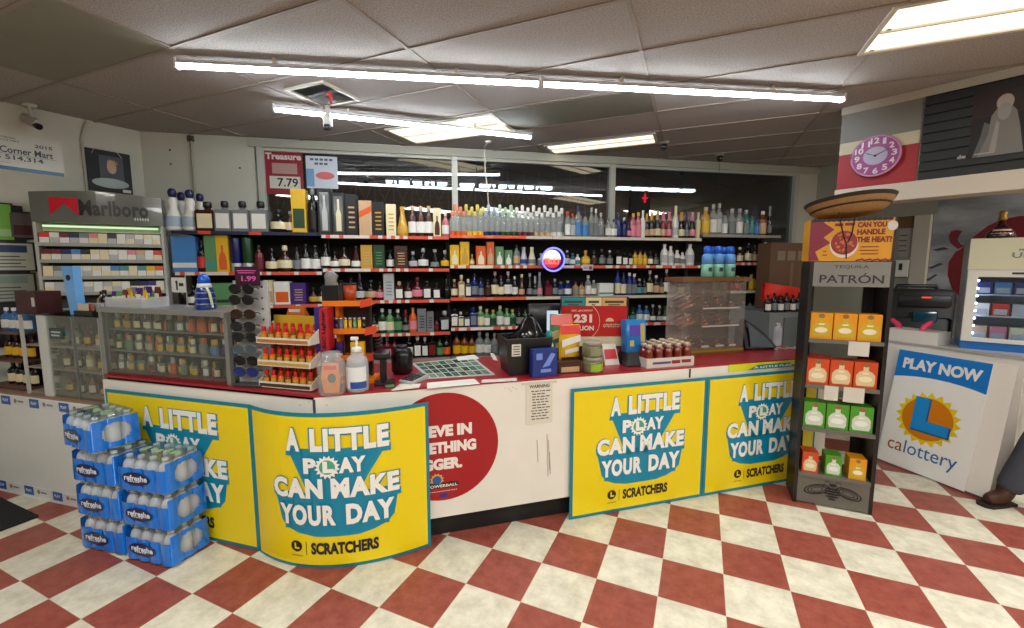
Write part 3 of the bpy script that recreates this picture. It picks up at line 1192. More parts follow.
obj('round_price_sticker', m, M((206, 202, 190), 0.5), t)
# straw sombrero hanging over the carton
hat_c = off(PA, TH_P, PWD / 2 - 0.005, 0.105)
t = thing('sombrero', 'tan straw sombrero with dark brim stripes on top of the food carton', 'hat', (hat_c[0], hat_c[1], 1.661 + HS), TH_P + 0.02)
hp = [(0.0, 0.012), (0.10, 0.012), (0.17, 0.02), (0.205, 0.045), (0.235, 0.085), (0.245, 0.105), (0.24, 0.108), (0.225, 0.09), (0.16, 0.036), (0.10, 0.03)]
hp2 = [(0.10, 0.03), (0.094, 0.07), (0.07, 0.115), (0.03, 0.135), (0, 0.138)]
TILT = Matrix.Translation((0, 0, .02)) @ Matrix.Rotation(math.radians(-5), 4, 'Y') @ Matrix.Rotation(math.radians(-6), 4, 'X') @ Matrix.Scale(.99, 4)
obj('brim', MB().lathe(hp, 36, X=TILT), M((150, 116, 70), 0.8, noise=.25, nscale=60, bump=.4), t)
obj('crown', MB().lathe(hp2, 28, X=TILT), M((160, 124, 76), 0.8, noise=.25, nscale=60, bump=.4), t)
st = MB().lathe([(0.208, 0.046), (0.2135, 0.0525), (0.2165, 0.0555)], 36, X=TILT)
st.lathe([(0.2365, 0.0865), (0.2462, 0.1045), (0.2475, 0.107), (0.243, 0.111)], 36, X=TILT)
obj('brim_stripe', st, M((42, 28, 22), 0.7), t)
cr = MB()
cr.tube([(-0.09, -0.109, 0.05), (-0.055, -0.111, -0.1), (-0.035, -0.111, -0.16), (-0.03, -0.112, -0.25)], 0.0035, 6)
cr.tube([(0.0, -0.109, 0.02), (-0.01, -0.111, -0.09), (-0.03, -0.111, -0.15)], 0.0035, 6)
obj('chin_cord', cr, M((36, 22, 20), 0.7), t)

# ================================================================== liquor shelving
def strip_material(name, c1, c2, ratio, pitch):
    """price rail: tags of one colour along a rail of another"""
    m = bpy.data.materials.new(name)
    m.use_nodes = True
    nt = m.node_tree
    b = nt.nodes['Principled BSDF']
    tc = nt.nodes.new('ShaderNodeTexCoord')
    sp = nt.nodes.new('ShaderNodeSeparateXYZ')
    dv = nt.nodes.new('ShaderNodeMath')
    dv.operation = 'DIVIDE'
    dv.inputs[1].default_value = pitch
    fl = nt.nodes.new('ShaderNodeMath')
    fl.operation = 'FLOOR'
    wn = nt.nodes.new('ShaderNodeTexWhiteNoise')
    wn.noise_dimensions = '1D'
    lt = nt.nodes.new('ShaderNodeMath')
    lt.operation = 'LESS_THAN'
    lt.inputs[1].default_value = ratio
    mx = nt.nodes.new('ShaderNodeMix')
    mx.data_type = 'RGBA'
    mx.inputs['A'].default_value = tuple(lin(v) for v in c2) + (1,)
    mx.inputs['B'].default_value = tuple(lin(v) for v in c1) + (1,)
    nt.links.new(tc.outputs['Object'], sp.inputs[0])
    nt.links.new(sp.outputs['X'], dv.inputs[0])
    nt.links.new(dv.outputs[0], fl.inputs[0])
    nt.links.new(fl.outputs[0], wn.inputs['W'])
    nt.links.new(wn.outputs['Value'], lt.inputs[0])
    nt.links.new(lt.outputs[0], mx.inputs['Factor'])
    nt.links.new(mx.outputs['Result'], b.inputs['Base Color'])
    b.inputs['Roughness'].default_value = 0.4
    return m


RAIL = {
    'mix': strip_material('red_white_price_rail', (214, 84, 60), (226, 208, 194), 0.5, 0.038),
    'orange': strip_material('orange_price_rail', (228, 84, 40), (228, 120, 80), 0.75, 0.06),
    'cream': M((206, 200, 178), 0.5),
    'navy': strip_material('navy_price_rail', (20, 22, 58), (206, 70, 44), 0.8, 0.1),
    'half': None,
    'bare': M((150, 140, 128), 0.5),
}
BACK = M((30, 24, 20), 0.8)
STEEL = M((52, 48, 44), 0.5)


def s_x(px, d=0.0):
    A, B = shift(S_A, S_B, d)
    p = on_line(px, 260, A, B)
    return p


UNITS = {
    'A': (174, 321.5, [(1.93, 'navy'), (1.578, 'mix'), (1.282, 'mix'), (0.985, 'bare'), (0.735, 'bare')], 'shelf unit nearest the cigarette rack'),
    'B': (322.5, 449, [(1.91, 'mix'), (1.606, 'mix'), (1.308, 'mix'), (0.99, 'mix'), (0.735, 'bare')], 'shelf unit below the first window post'),
    'C': (450, 700.5, [(1.926, 'half'), (1.636, 'mix'), (1.322, 'half'), (1.026, 'mix'), (0.735, 'bare')], 'wide shelf unit behind the round neon sign'),
    'D': (701.5, 779, [(1.97, 'bare'), (1.668, 'mix'), (1.358, 'cream'), (1.078, 'cream'), (0.75, 'bare')], 'shelf unit next to the brown cardboard box'),
}
UNIT_NAME = {'A': 'cigarette-side unit', 'B': 'narrow middle unit', 'C': 'wide unit', 'D': 'cardboard-side unit'}
ROW_NAME = ['top shelf', 'second shelf', 'third shelf', 'fourth shelf', 'lowest shelf']
SH_D = 0.34
for key, (pa, pb, rows, lab) in UNITS.items():
    a, b = s_x(pa), s_x(pb)
    L = math.hypot(b.x - a.x, b.y - a.y)
    t = thing('liquor_shelving', 'dark steel ' + lab, 'shelving', (a.x, a.y, 0), TH_S)
    obj('back_panel', MB().box(0.0, L, SH_D + .001, SH_D + 0.02, 0.05, rows[0][0] - .002), BACK, t)
    for x in (0.0, L - 0.012):
        obj('upright', MB().box(x, x + 0.012, 0.26, SH_D, 0.0, rows[0][0] - 0.03), STEEL, t)
    obj('base', MB().box(0.0, L, 0.02, SH_D, 0.0, 0.12), STEEL, t)
    for z, rail in rows:
        bd = obj('shelf_board', MB().box(0.001, L - .001, 0.0, SH_D, z - 0.02, z), M((84, 76, 68), 0.5) if rail != 'navy' else M((26, 28, 52), 0.5), t)
        if rail == 'half':
            h = L * 0.28
            obj('price_rail', MB().box(0.001, h, -0.006, -0.0005, z - 0.028, z + 0.001), RAIL['orange'], bd)
            obj('price_rail', MB().box(h, L - .001, -0.006, -0.0005, z - 0.028, z + 0.001), RAIL['cream'], bd)
        else:
            obj('price_rail', MB().box(0.001, L - .001, -0.006, -0.0005, z - 0.028, z + 0.001), RAIL[rail], bd)


# ---- bottle shapes: unit radius, unit height; copies share these meshes
def bottle_meshes():
    d = {}

    def add(kind, prof, cap, label, seg=16, lab_r=1.02, sq=False):
        body = MB()
        capm = MB()
        lb = MB()
        if sq:
            X = Matrix.Rotation(math.radians(45), 4, 'Z')
            q = math.sqrt(2) * 0.98
            hi = [(r, z) for r, z in prof if z <= sq]
            top = [(r, z) for r, z in prof if z >= sq]
            body.lathe([(r * q, z) for r, z in hi], 4, X=X, smooth=False)
            body.lathe(top, 12)
            lb.add([(-.78, -1.0, label[0]), (.78, -1.0, label[0]), (.78, -1.0, label[1]), (-.78, -1.0, label[1])], [[0, 1, 2, 3]])
            lb.add([(-.78, -1.0, label[0]), (.78, -1.0, label[0]), (.78, -.97, label[0]), (-.78, -.97, label[0])], [[3, 2, 1, 0]])
        else:
            body.lathe(prof, seg)

            def rad(z):
                for (r0, z0), (r1, z1) in zip(prof[:-1], prof[1:]):
                    if z0 <= z <= z1 and z1 > z0:
                        return r0 + (r1 - r0) * (z - z0) / (z1 - z0)
                return 1.0
            n = 4
            pr = [(rad(label[0] + (label[1] - label[0]) * k / n) * lab_r + 0.01, label[0] + (label[1] - label[0]) * k / n) for k in range(n + 1)]
            lb.lathe(pr, 12, a0=190, a1=350)
        capm.lathe(cap, 12)
        d[kind] = (body.mesh('glass'), lb.mesh('label'), capm.mesh('cap'))

    add('std', [(0, 0), (.94, 0), (1, .02), (1, .58), (.9, .66), (.5, .74), (.36, .79), (.34, .92), (0, .92)], [(0, .86), (.4, .86), (.4, 1), (0, 1)], (.12, .48))
    add('tall', [(0, 0), (.94, 0), (1, .015), (1, .62), (.88, .69), (.46, .75), (.4, .92), (0, .92)], [(0, .86), (.46, .86), (.46, 1), (0, 1)], (.08, .50))
    add('flav', [(0, 0), (.94, 0), (1, .015), (1, .66), (.85, .73), (.48, .78), (.42, .90), (0, .9)], [(0, .80), (.62, .80), (.66, .86), (.66, .96), (.5, 1), (0, 1)], (.0, .17))
    add('mini', [(0, 0), (.94, 0), (1, .02), (1, .56), (.85, .62), (.6, .66), (.5, .70), (0, .7)], [(0, .68), (.66, .68), (.66, .97), (.6, 1), (0, 1)], (.1, .5))
    add('wine', [(0, 0), (.94, 0), (1, .02), (1, .42), (.82, .54), (.52, .68), (.40, .80), (.38, .97), (0, .97)], [(0, .66), (.56, .66), (.44, .80), (.42, 1), (0, 1)], (.1, .34))
    add('squat', [(0, 0), (.72, 0), (.92, .06), (1, .2), (1, .40), (.82, .55), (.34, .64), (.26, .70), (.26, .84), (0, .84)], [(0, .80), (.34, .80), (.38, .90), (.30, 1), (0, 1)], (.14, .44))
    add('square', [(0, 0), (.95, 0), (1, .01), (1, .66), (.86, .71), (.36, .73), (.32, .80), (0, .80)], [(0, .79), (.34, .79), (.46, .83), (.46, .96), (.36, 1), (0, 1)], (.1, .58), sq=.71)
    add('decanter', [(0, 0), (.72, 0), (.98, .05), (1, .18), (.86, .34), (.56, .48), (.44, .56), (.52, .64), (.50, .72), (.36, .78), (0, .78)], [(0, .80), (.38, .80), (.42, .84), (.48, .87), (.46, .93), (.32, .98), (0, 1)], (.10, .34), 20)
    add('jug', [(0, 0), (.9, 0), (1, .04), (1, .55), (.7, .72), (.36, .82), (.34, .9), (0, .9)], [(0, .88), (.4, .88), (.4, 1), (0, 1)], (.14, .5))
    add('cone', [(0, 0), (.9, 0), (1, .05), (.92, .3), (.6, .55), (.4, .75), (.34, .9), (0, .9)], [(0, .86), (.42, .86), (.42, 1), (0, 1)], (.1, .34))
    return d


BM = bottle_meshes()
CLEAR = thin_glass((214, 220, 216), 0.14, 0.06, 'flint_glass')
CT = lambda c: clear_plastic(c, 0.62, 0.08)
COLR = {
    'amber': (120, 58, 14), 'dark': (18, 14, 12), 'brown': (62, 28, 14), 'green': (20, 60, 26), 'lgreen': (90, 140, 90), 'red': (120, 18, 22),
    'blue': (24, 46, 120), 'white': (226, 224, 214), 'cream': (224, 212, 170), 'yellow': (222, 176, 24), 'gold': (196, 150, 50), 'silver': (180, 182, 180),
    'black': (14, 14, 15), 'orange': (218, 92, 30), 'pink': (220, 130, 140), 'teal': (70, 140, 140), 'navy': (14, 20, 80), 'grey': (120, 124, 122),
    'p_orange': (222, 120, 84), 'p_yellow': (206, 186, 90), 'p_blue': (160, 174, 190), 'p_green': (166, 194, 160),
    'purple': (62, 32, 110), 'tan': (196, 160, 120), 'redcap': (190, 26, 26), 'maroon': (100, 20, 34), 'lblue': (70, 130, 190), 'ltred': (206, 50, 44),
}


def bmat(c):
    if c == 'clear':
        return CLEAR_B
    if c.startswith('t_'):
        return CT(COLR[c[2:]])
    return M(COLR[c], 0.12 if c not in ('white', 'cream', 'silver') else 0.3, spec=0.6)


CLEAR_B = clear_plastic((186, 192, 186), 0.36, 0.06)
PROTO = {}


def bottle(kind, P, w, h, glass, label, cap, text, rotz, group, name='liquor_bottle', cat='bottle', base=None):
    """one bottle standing at P; base is a coloured band at the foot of the flavoured ones"""
    body, lb, cp = BM[kind]
    o = bpy.data.objects.new(name, body)
    COL.objects.link(o)
    o.location = P
    o.rotation_euler = (0, 0, rotz)
    o.scale = (w / 2, w / 2, h)
    paint(o, bmat(glass))
    tag(o, text, cat, group)
    if label:
        l = bpy.data.objects.new('label', lb)
        COL.objects.link(l)
        l.parent = o
        paint(l, M(COLR[label], 0.45))
    c = bpy.data.objects.new('cap', cp)
    COL.objects.link(c)
    c.parent = o
    paint(c, M(COLR[cap], 0.3, 0.0))
    return o


BOXM = {}


def carton(P, w, d, h, col, text, rotz, group, front=None, name='gift_box', cat='box', col2=None):
    o = obj(name, MB().box(-w / 2, w / 2, -d / 2, d / 2, 0, h), M(COLR[col], 0.4), None, P, rotz)
    tag(o, text, cat, group)
    if front == 'bottle':
        m = MB()
        y = -d / 2 - .001
        face(m, [(-.3 * w, .06 * h), (.3 * w, .06 * h), (.34 * w, .3 * h), (.24 * w, .48 * h), (.09 * w, .55 * h), (.09 * w, .72 * h), (-.09 * w, .72 * h), (-.09 * w, .55 * h), (-.24 * w, .48 * h), (-.34 * w, .3 * h)], y)
        obj('bottle_print', m, M(COLR[col2 or 'cream'], 0.4), o)
    elif front == 'panel':
        m = MB()
        m.box(-.4 * w, .4 * w, -d / 2 - .0012, -d / 2 - .0004, .1 * h, .55 * h)
        obj('printed_panel', m, M(COLR[col2 or 'cream'], 0.4), o)
    elif front == 'band':
        m = MB()
        m.box(-.5 * w, .5 * w, -d / 2 - .0012, -d / 2 - .0004, .12 * h, .26 * h)
        obj('printed_band', m, M(COLR[col2 or 'cream'], 0.4), o)
    elif front == 'stripe':
        m = MB()
        face(m, [(-.5 * w, .5 * h), (.5 * w, .68 * h), (.5 * w, .86 * h), (-.5 * w, .68 * h)], -d / 2 - .001)
        obj('printed_stripe', m, M(COLR[col2 or 'cream'], 0.4), o)
    elif front == 'script':
        m = MB()
        for k in range(5):
            m.box(-.28 * w + .05 * w * (k % 2), .28 * w, -d / 2 - .0012, -d / 2 - .0004, (.18 + .12 * k) * h, (.22 + .12 * k) * h)
        obj('printed_script', m, M(COLR[col2 or 'cream'], 0.4), o)
    elif front == 'window':
        m = MB()
        m.box(-.34 * w, .34 * w, -d / 2 - .0012, -d / 2 - .0004, .08 * h, .92 * h)
        obj('clear_window', m, M((92, 98, 96), 0.1), o)
        m = MB()
        face(m, [(-.2 * w, .1 * h), (.2 * w, .1 * h), (.2 * w, .5 * h), (.08 * w, .62 * h), (.08 * w, .85 * h), (-.08 * w, .85 * h), (-.08 * w, .62 * h), (-.2 * w, .5 * h)], -d / 2 - .002)
        obj('bottle_in_window', m, M(COLR[col2 or 'silver'], 0.3), o)
    return o


# rows: (column px, width px, height px, shape, glass, label, cap, words)
# 'box' shapes: ('box', colour, front, second colour)
ROWS = {}
ROWS['A', 0] = [
    (177.5, 16, 42, 'decanter', 'white', 'p_blue', 'navy', 'white ceramic decanter painted blue'), (186, 14, 40, 'decanter', 'white', 'p_blue', 'navy', 'white ceramic decanter painted blue', .2),
    (194.5, 16, 41, 'decanter', 'white', 'p_blue', 'navy', 'white ceramic decanter painted blue'), (204.5, 14, 39, 'decanter', 'white', 'p_blue', 'navy', 'white ceramic decanter painted blue', .2),
    (211.5, 17, 29, 'square', 'brown', 'cream', 'dark', 'square brown bottle with big cream label'),
    (228.5, 15, 30, 'square', 'grey', 'white', 'dark', 'square silver bottle with white label'), (246, 15.5, 30, 'square', 'grey', 'white', 'dark', 'square silver bottle with white label'), (264, 16, 30, 'square', 'grey', 'white', 'dark', 'square silver bottle with white label'),
    (281, 14, 23, 'squat', 'dark', 'cream', 'dark', 'dark round flask with cream label'), (292.6, 7, 21, 'std', 'brown', 'cream', 'silver', 'small brown bottle with cream label'),
    (302.7, 14, 42, ('box', 'yellow', 'panel', 'green'), '', '', '', 'tall yellow gift box with green print'), (315.6, 9, 43, 'tall', 'black', 'dark', 'grey', 'tall slim black bottle'),
]
ROWS['A', 1] = [
    (181, 11.3, 35, ('box', 'lblue', 'band', 'white'), '', '', '', 'light blue gift box with white band'), (192.8, 11.3, 35, ('box', 'lblue', 'band', 'white'), '', '', '', 'light blue gift box with white band'),
    (203, 8, 31, 'std', 'dark', 'ltred', 'dark', 'dark bottle with red label'), (213, 11, 36, ('box', 'lgreen', 'band', 'teal'), '', '', '', 'sea green gift box'),
    (225, 11.4, 36, ('box', 'yellow', 'bottle', 'orange'), '', '', '', 'orange yellow gift box'), (236.8, 10, 34, ('cyl', 'navy'), '', '', '', 'dark blue gift tube with silver foot'), (248.4, 10, 34, ('cyl', 'green'), '', '', '', 'dark green gift tube with silver foot'),
    (259.6, 8, 26, 'std', 'maroon', 'maroon', 'dark', 'dark red bottle'), (272.3, 11, 23, 'squat', 'dark', 'cream', 'dark', 'dark round bottle with cream oval label'),
    (285.3, 13, 26, 'squat', 'brown', 'cream', 'cream', 'squat brown bottle with cream label'), (297.2, 8, 24, 'std', 'dark', 'grey', 'black', 'dark bottle with grey label'),
    (306.2, 9, 27, 'std', 'dark', 'white', 'black', 'dark bottle with white label'), (315.6, 9, 26, 'std', 'dark', 'white', 'dark', 'dark bottle with white label'),
]
ROWS['A', 2] = [
    (180, 7, 20, 'std', 'dark', '', 'dark', 'plain dark bottle'), (191, 10, 20, 'squat', 'dark', 'white', 'dark', 'dark squat bottle with white mark'), (217.5, 35, 22, ('box', 'lgreen', 'band', 'green'), '', '', '', 'wide bright green gift box'), (246, 9, 20, 'std', 'dark', 'grey', 'dark', 'dark bottle with grey label'), (257, 8, 20, 'std', 'brown', 'tan', 'dark', 'brown bottle with tan label'),
    (268, 9, 24, ('box', 'cream', 'panel', 'tan'), '', '', '', 'narrow cream gift box'), (282, 15.5, 22.5, ('box', 'white', 'panel', 'orange'), '', '', '', 'white gift box with orange dots'), (298.5, 14.5, 21, ('box', 'purple', 'script', 'tan'), '', '', '', 'purple gift box with pale print'),
    (311.7, 8, 16, 'squat', 'brown', 'gold', 'dark', 'small round brown bottle with gold label'), (320, 7, 16, 'squat', 'brown', 'cream', 'dark', 'small round brown bottle with cream label'),
]
ROWS['B', 0] = [
    (328, 13.5, 45, ('box', 'black', 'window', 'silver'), '', '', '', 'tall black gift box with clear window'), (341.5, 13, 41, ('box', 'black', 'window', 'cream'), '', '', '', 'black gift box holding a pale skull bottle'),
    (354, 11.5, 40, ('box', 'black', 'script', 'tan'), '', '', '', 'tall black gift box with pale script'), (367.5, 12.7, 34, ('box', 'tan', 'stripe', 'orange'), '', '', '', 'copper gift box with slanted stripe'),
    (380, 11, 33, ('box', 'black', 'script', 'gold'), '', '', '', 'black gift box with gold script'), (392.5, 10, 31, ('box', 'cream', 'script', 'gold'), '', '', '', 'pale gold gift box'),
    (403.6, 10, 29, 'cone', 'gold', 'gold', 'gold', 'golden sculpted bottle'), (413.6, 8, 30, 'std', 'brown', 'white', 'tan', 'brown bottle with white label'), (421.7, 8, 30, 'std', 'brown', 'white', 'tan', 'brown bottle with white label'), (429.7, 8, 30, 'std', 'brown', 'white', 'tan', 'brown bottle with white label'),
    (437.7, 8, 28, ('box', 'cream', 'bottle', 'brown'), '', '', '', 'narrow cream gift box with bottle print'), (446, 6.5, 24, 'std', 't_pink', 'white', 'cream', 'pink bottle with white label'),
]
ROWS['B', 1] = [
    (326, 8, 24, 'std', 'dark', 'white', 'dark', 'dark bottle with white label'), (335, 9, 17, 'squat', 'brown', 'white', 'dark', 'low brown bottle with white label'), (344.5, 10, 21, 'squat', 'brown', 'cream', 'dark', 'low brown bottle with cream label'),
    (356.4, 9, 22, 'cone', 'brown', 'white', 'dark', 'pear shaped brown bottle with white label'), (367.3, 11.6, 23, ('box', 'gold', 'script', 'tan'), '', '', '', 'gold gift box'), (379.5, 11.6, 23, ('box', 'green', 'script', 'lgreen'), '', '', '', 'green gift box'),
    (390.2, 7, 18, 'std', 'dark', 'white', 'dark', 'small dark bottle with white label'), (401.4, 13, 22, ('box', 'brown', 'script', 'tan'), '', '', '', 'brown gift box with pale print'), (413, 8, 17, 'squat', 'dark', 'silver', 'silver', 'dark round bottle with silver cap'),
    (423.3, 9, 20, 'squat', 'dark', 'white', 'silver', 'larger dark round bottle with white emblem'), (434.8, 8, 19, 'cone', 'black', 'grey', 'silver', 'black bottle with silver neck'), (445, 7.5, 18, 'squat', 'dark', 'yellow', 'silver', 'dark bottle with yellow label'),
]
ROWS['B', 2] = [
    (340, 8, 20, 'std', 'dark', '', 'dark', 'plain dark bottle'), (350, 8, 22, 'std', 'dark', 'maroon', 'dark', 'dark bottle with dull red label'), (358.9, 9, 27, 'wine', 'black', 'silver', 'black', 'black bottle with silver emblem'),
    (370, 10, 20, 'squat', 'dark', 'tan', 'dark', 'squat dark bottle with small gold emblem'), (379, 8, 18, 'squat', 'maroon', 'pink', 'dark', 'small dark red bottle with pink emblem'), (388.3, 10.7, 26, ('box', 'silver', 'script', 'grey'), '', '', '', 'silver gift box with dark script'),
    (398.5, 8, 18, 'square', 'brown', 'white', 'tan', 'brown bottle with white label'), (407.5, 7, 17, 'std', 'brown', 'white', 'dark', 'brown bottle with white label'), (416.8, 10, 22, 'squat', 'maroon', 'pink', 'maroon', 'large reddish round bottle'),
    (426.5, 8, 18, 'square', 'dark', 'white', 'dark', 'dark bottle with square white label'), (436, 7.5, 16, 'square', 'dark', 'white', 'dark', 'dark bottle with square white label'), (446, 6, 20, 'wine', 'black', '', 'black', 'plain slim black bottle'),
]
ROWS['B', 3] = [
    (372, 7, 18, 'std', 'dark', 'cream', 'dark', 'dark bottle with cream label'), (380.5, 7.5, 24, 'std', 'green', 'white', 'white', 'dark green bottle with white cap'), (388.2, 7.5, 23, 'std', 'lgreen', 'cream', 'silver', 'pale green bottle with silver cap'), (396.2, 7.5, 23, 'std', 'green', 'lgreen', 'white', 'bright green bottle with white cap'),
    (404, 6.5, 22, 'wine', 'dark', 'grey', 'maroon', 'dark slim bottle with grey label'), (411.6, 7.5, 24, 'std', 'orange', 'pink', 'gold', 'orange bottle with pale label'), (420.5, 9, 23, ('box', 'grey', 'script', 'dark'), '', '', '', 'tall speckled grey box'), (429, 7, 20, ('box', 'grey', 'script', 'dark'), '', '', '', 'shorter speckled grey box'),
    (435.5, 5.5, 12, 'std', 'maroon', 'maroon', 'dark', 'tiny dark red bottle'), (443.6, 9, 20, 'square', 'dark', 'silver', 'silver', 'dark square bottle with silver label'),
]
ROWS['B', 4] = [
    (377, 8, 30, 'std', 'maroon', '', 'dark', 'dark red bottle'), (384.5, 8, 31, 'std', 'maroon', 'pink', 'grey', 'dark red bottle with pink label'), (392, 7, 28, 'std', 'maroon', 'maroon', 'dark', 'dull red bottle'), (407, 7, 36, 'std', 'dark', 'white', 'grey', 'tall dark bottle with white label'),
    (415.5, 7.5, 32, 'square', 'dark', 'white', 'white', 'dark bottle with numbered white label'), (423, 6.5, 29, 'square', 'dark', 'white', 'white', 'smaller dark bottle with numbered white label'), (430.5, 8, 33, 'square', 'dark', 'red', 'dark', 'dark bottle with red label'), (438, 7, 28, 'std', 'green', 'lgreen', 'dark', 'green bottle with lime label'), (445, 7, 29, 'std', 'dark', 'orange', 'dark', 'dark bottle with orange label'),
]
flav = []
bands = [(466, 'p_orange', 'orange', 'orange capped'), (484, 'p_yellow', 'yellow', 'yellow capped'), (499, 'p_blue', 'navy', 'blue grey capped'), (516, 'p_green', 'green', 'pale green capped'), (533, 'white', 'maroon', 'white capped dark red footed'), (551, 'white', 'tan', 'white capped tan footed'), (566, 'white', 'white', 'white capped clear footed')]
k = 0
for row, (h, dy, st) in enumerate(((24, 0.06, 0.0), (30, 0.17, 2.6))):
    px = 453.0 + st
    while px < 563:
        for lim, cap, lb, wd in bands:
            if px < lim:
                flav.append((px, 5.3, h + 1.2 * math.sin(px * 1.7), 'flav', 'clear', lb, cap, ('front row ' if row == 0 else 'rear row ') + wd + ' vodka bottle', dy - 0.08))
                break
        px += 5.55
ROWS['C', 0] = flav + [
    (567, 5.5, 25, 'tall', 'clear', 'white', 'ltred', 'clear bottle with red cap'), (572, 5.5, 23, 'tall', 'clear', 'silver', 'ltred', 'clear bottle with red cap'), (577.5, 6.5, 30, 'tall', 'clear', 'lblue', 'blue', 'clear bottle with blue print'), (584.5, 6.5, 24, 'tall', 'clear', 'lblue', 'navy', 'clear bottle with blue print'),
    (590.5, 5, 29, 'tall', 'clear', 'grey', 'silver', 'tall clear bottle with silver cap'), (595, 5, 28, 'tall', 'clear', 'grey', 'white', 'tall clear bottle with white cap'), (600, 6, 24, 'std', 'clear', 'grey', 'silver', 'clear bottle with grey label'), (607.5, 6, 19, 'std', 'clear', 'white', 'grey', 'low clear bottle with white label'), (613, 6, 18, 'std', 'clear', 'white', 'navy', 'low clear bottle with white label'),
    (617.5, 6, 25, 'std', 'navy', 'blue', 'navy', 'deep blue bottle'), (623, 5.5, 20, 'std', 'navy', 'navy', 'silver', 'low deep blue bottle'), (628, 5, 16, 'squat', 'purple', 'pink', 'navy', 'small violet bottle'), (632, 5.5, 24, 'tall', 't_pink', 'pink', 'yellow', 'pink bottle with yellow cap'), (637, 5.5, 25, 'tall', 't_pink', 'pink', 'yellow', 'pink bottle with yellow cap'),
    (641.5, 4.5, 27, 'tall', 'white', 'white', 'white', 'tall white bottle'), (645.5, 5.5, 24, 'wine', 'dark', 'tan', 'gold', 'dark sparkling wine bottle with gold foil'), (650.3, 5.8, 26, 'wine', 'dark', 'tan', 'gold', 'dark sparkling wine bottle with gold foil'), (656, 6, 27, 'wine', 'dark', 'cream', 'tan', 'dark sparkling wine bottle with tan foil'), (661.6, 5.8, 26, 'wine', 'red', 'tan', 'pink', 'dark red sparkling bottle with pink foil'), (667.4, 5.8, 26, 'wine', 'red', 'pink', 'pink', 'dark red sparkling bottle with pink foil'),
    (673.8, 6, 32, 'wine', 'white', 'silver', 'cream', 'tall white sparkling bottle'), (679.6, 6, 26, 'wine', 'dark', 'cream', 'gold', 'dark sparkling wine bottle with gold foil'), (685, 5.5, 25, 'wine', 'dark', 'grey', 'purple', 'dark sparkling wine bottle with purple foil'), (690.5, 5.8, 26, 'wine', 'dark', 'pink', 'pink', 'dark sparkling wine bottle with pink foil'), (696.4, 4, 26, 'tall', 'cream', 'cream', 'cream', 'slim cream bottle'),
]
ROWS['D', 0] = [
    (703.5, 7.5, 27, 'tall', 'gold', 'yellow', 'tan', 'amber bottle with yellow label'), (711, 6.5, 30, 'tall', 'clear', 'white', 'silver', 'clear bottle with white label'), (716.6, 6, 31, 'tall', 'clear', 'silver', 'silver', 'tall clear bottle with silver label'), (722.5, 5.5, 23, 'tall', 'clear', 'white', 'dark', 'clear bottle with dark cap'), (729.5, 6.5, 26, 'tall', 'clear', 'grey', 'silver', 'clear bottle with grey label'),
    (737, 6.5, 26, 'tall', 'clear', 'white', 'silver', 'clear bottle with white label'), (743.5, 6, 25, 'tall', 't_teal', 'grey', 'silver', 'greenish clear bottle'), (749, 5.5, 22, 'std', 't_teal', 'teal', 'dark', 'greenish clear bottle'), (754, 5.5, 18, 'std', 't_lblue', 'lblue', 'dark', 'small blue clear bottle'), (760, 7, 24, 'tall', 'amber', 'tan', 'white', 'amber bottle with white cap'), (767, 4.5, 29, 'wine', 'black', 'grey', 'grey', 'slim black bottle'),
]
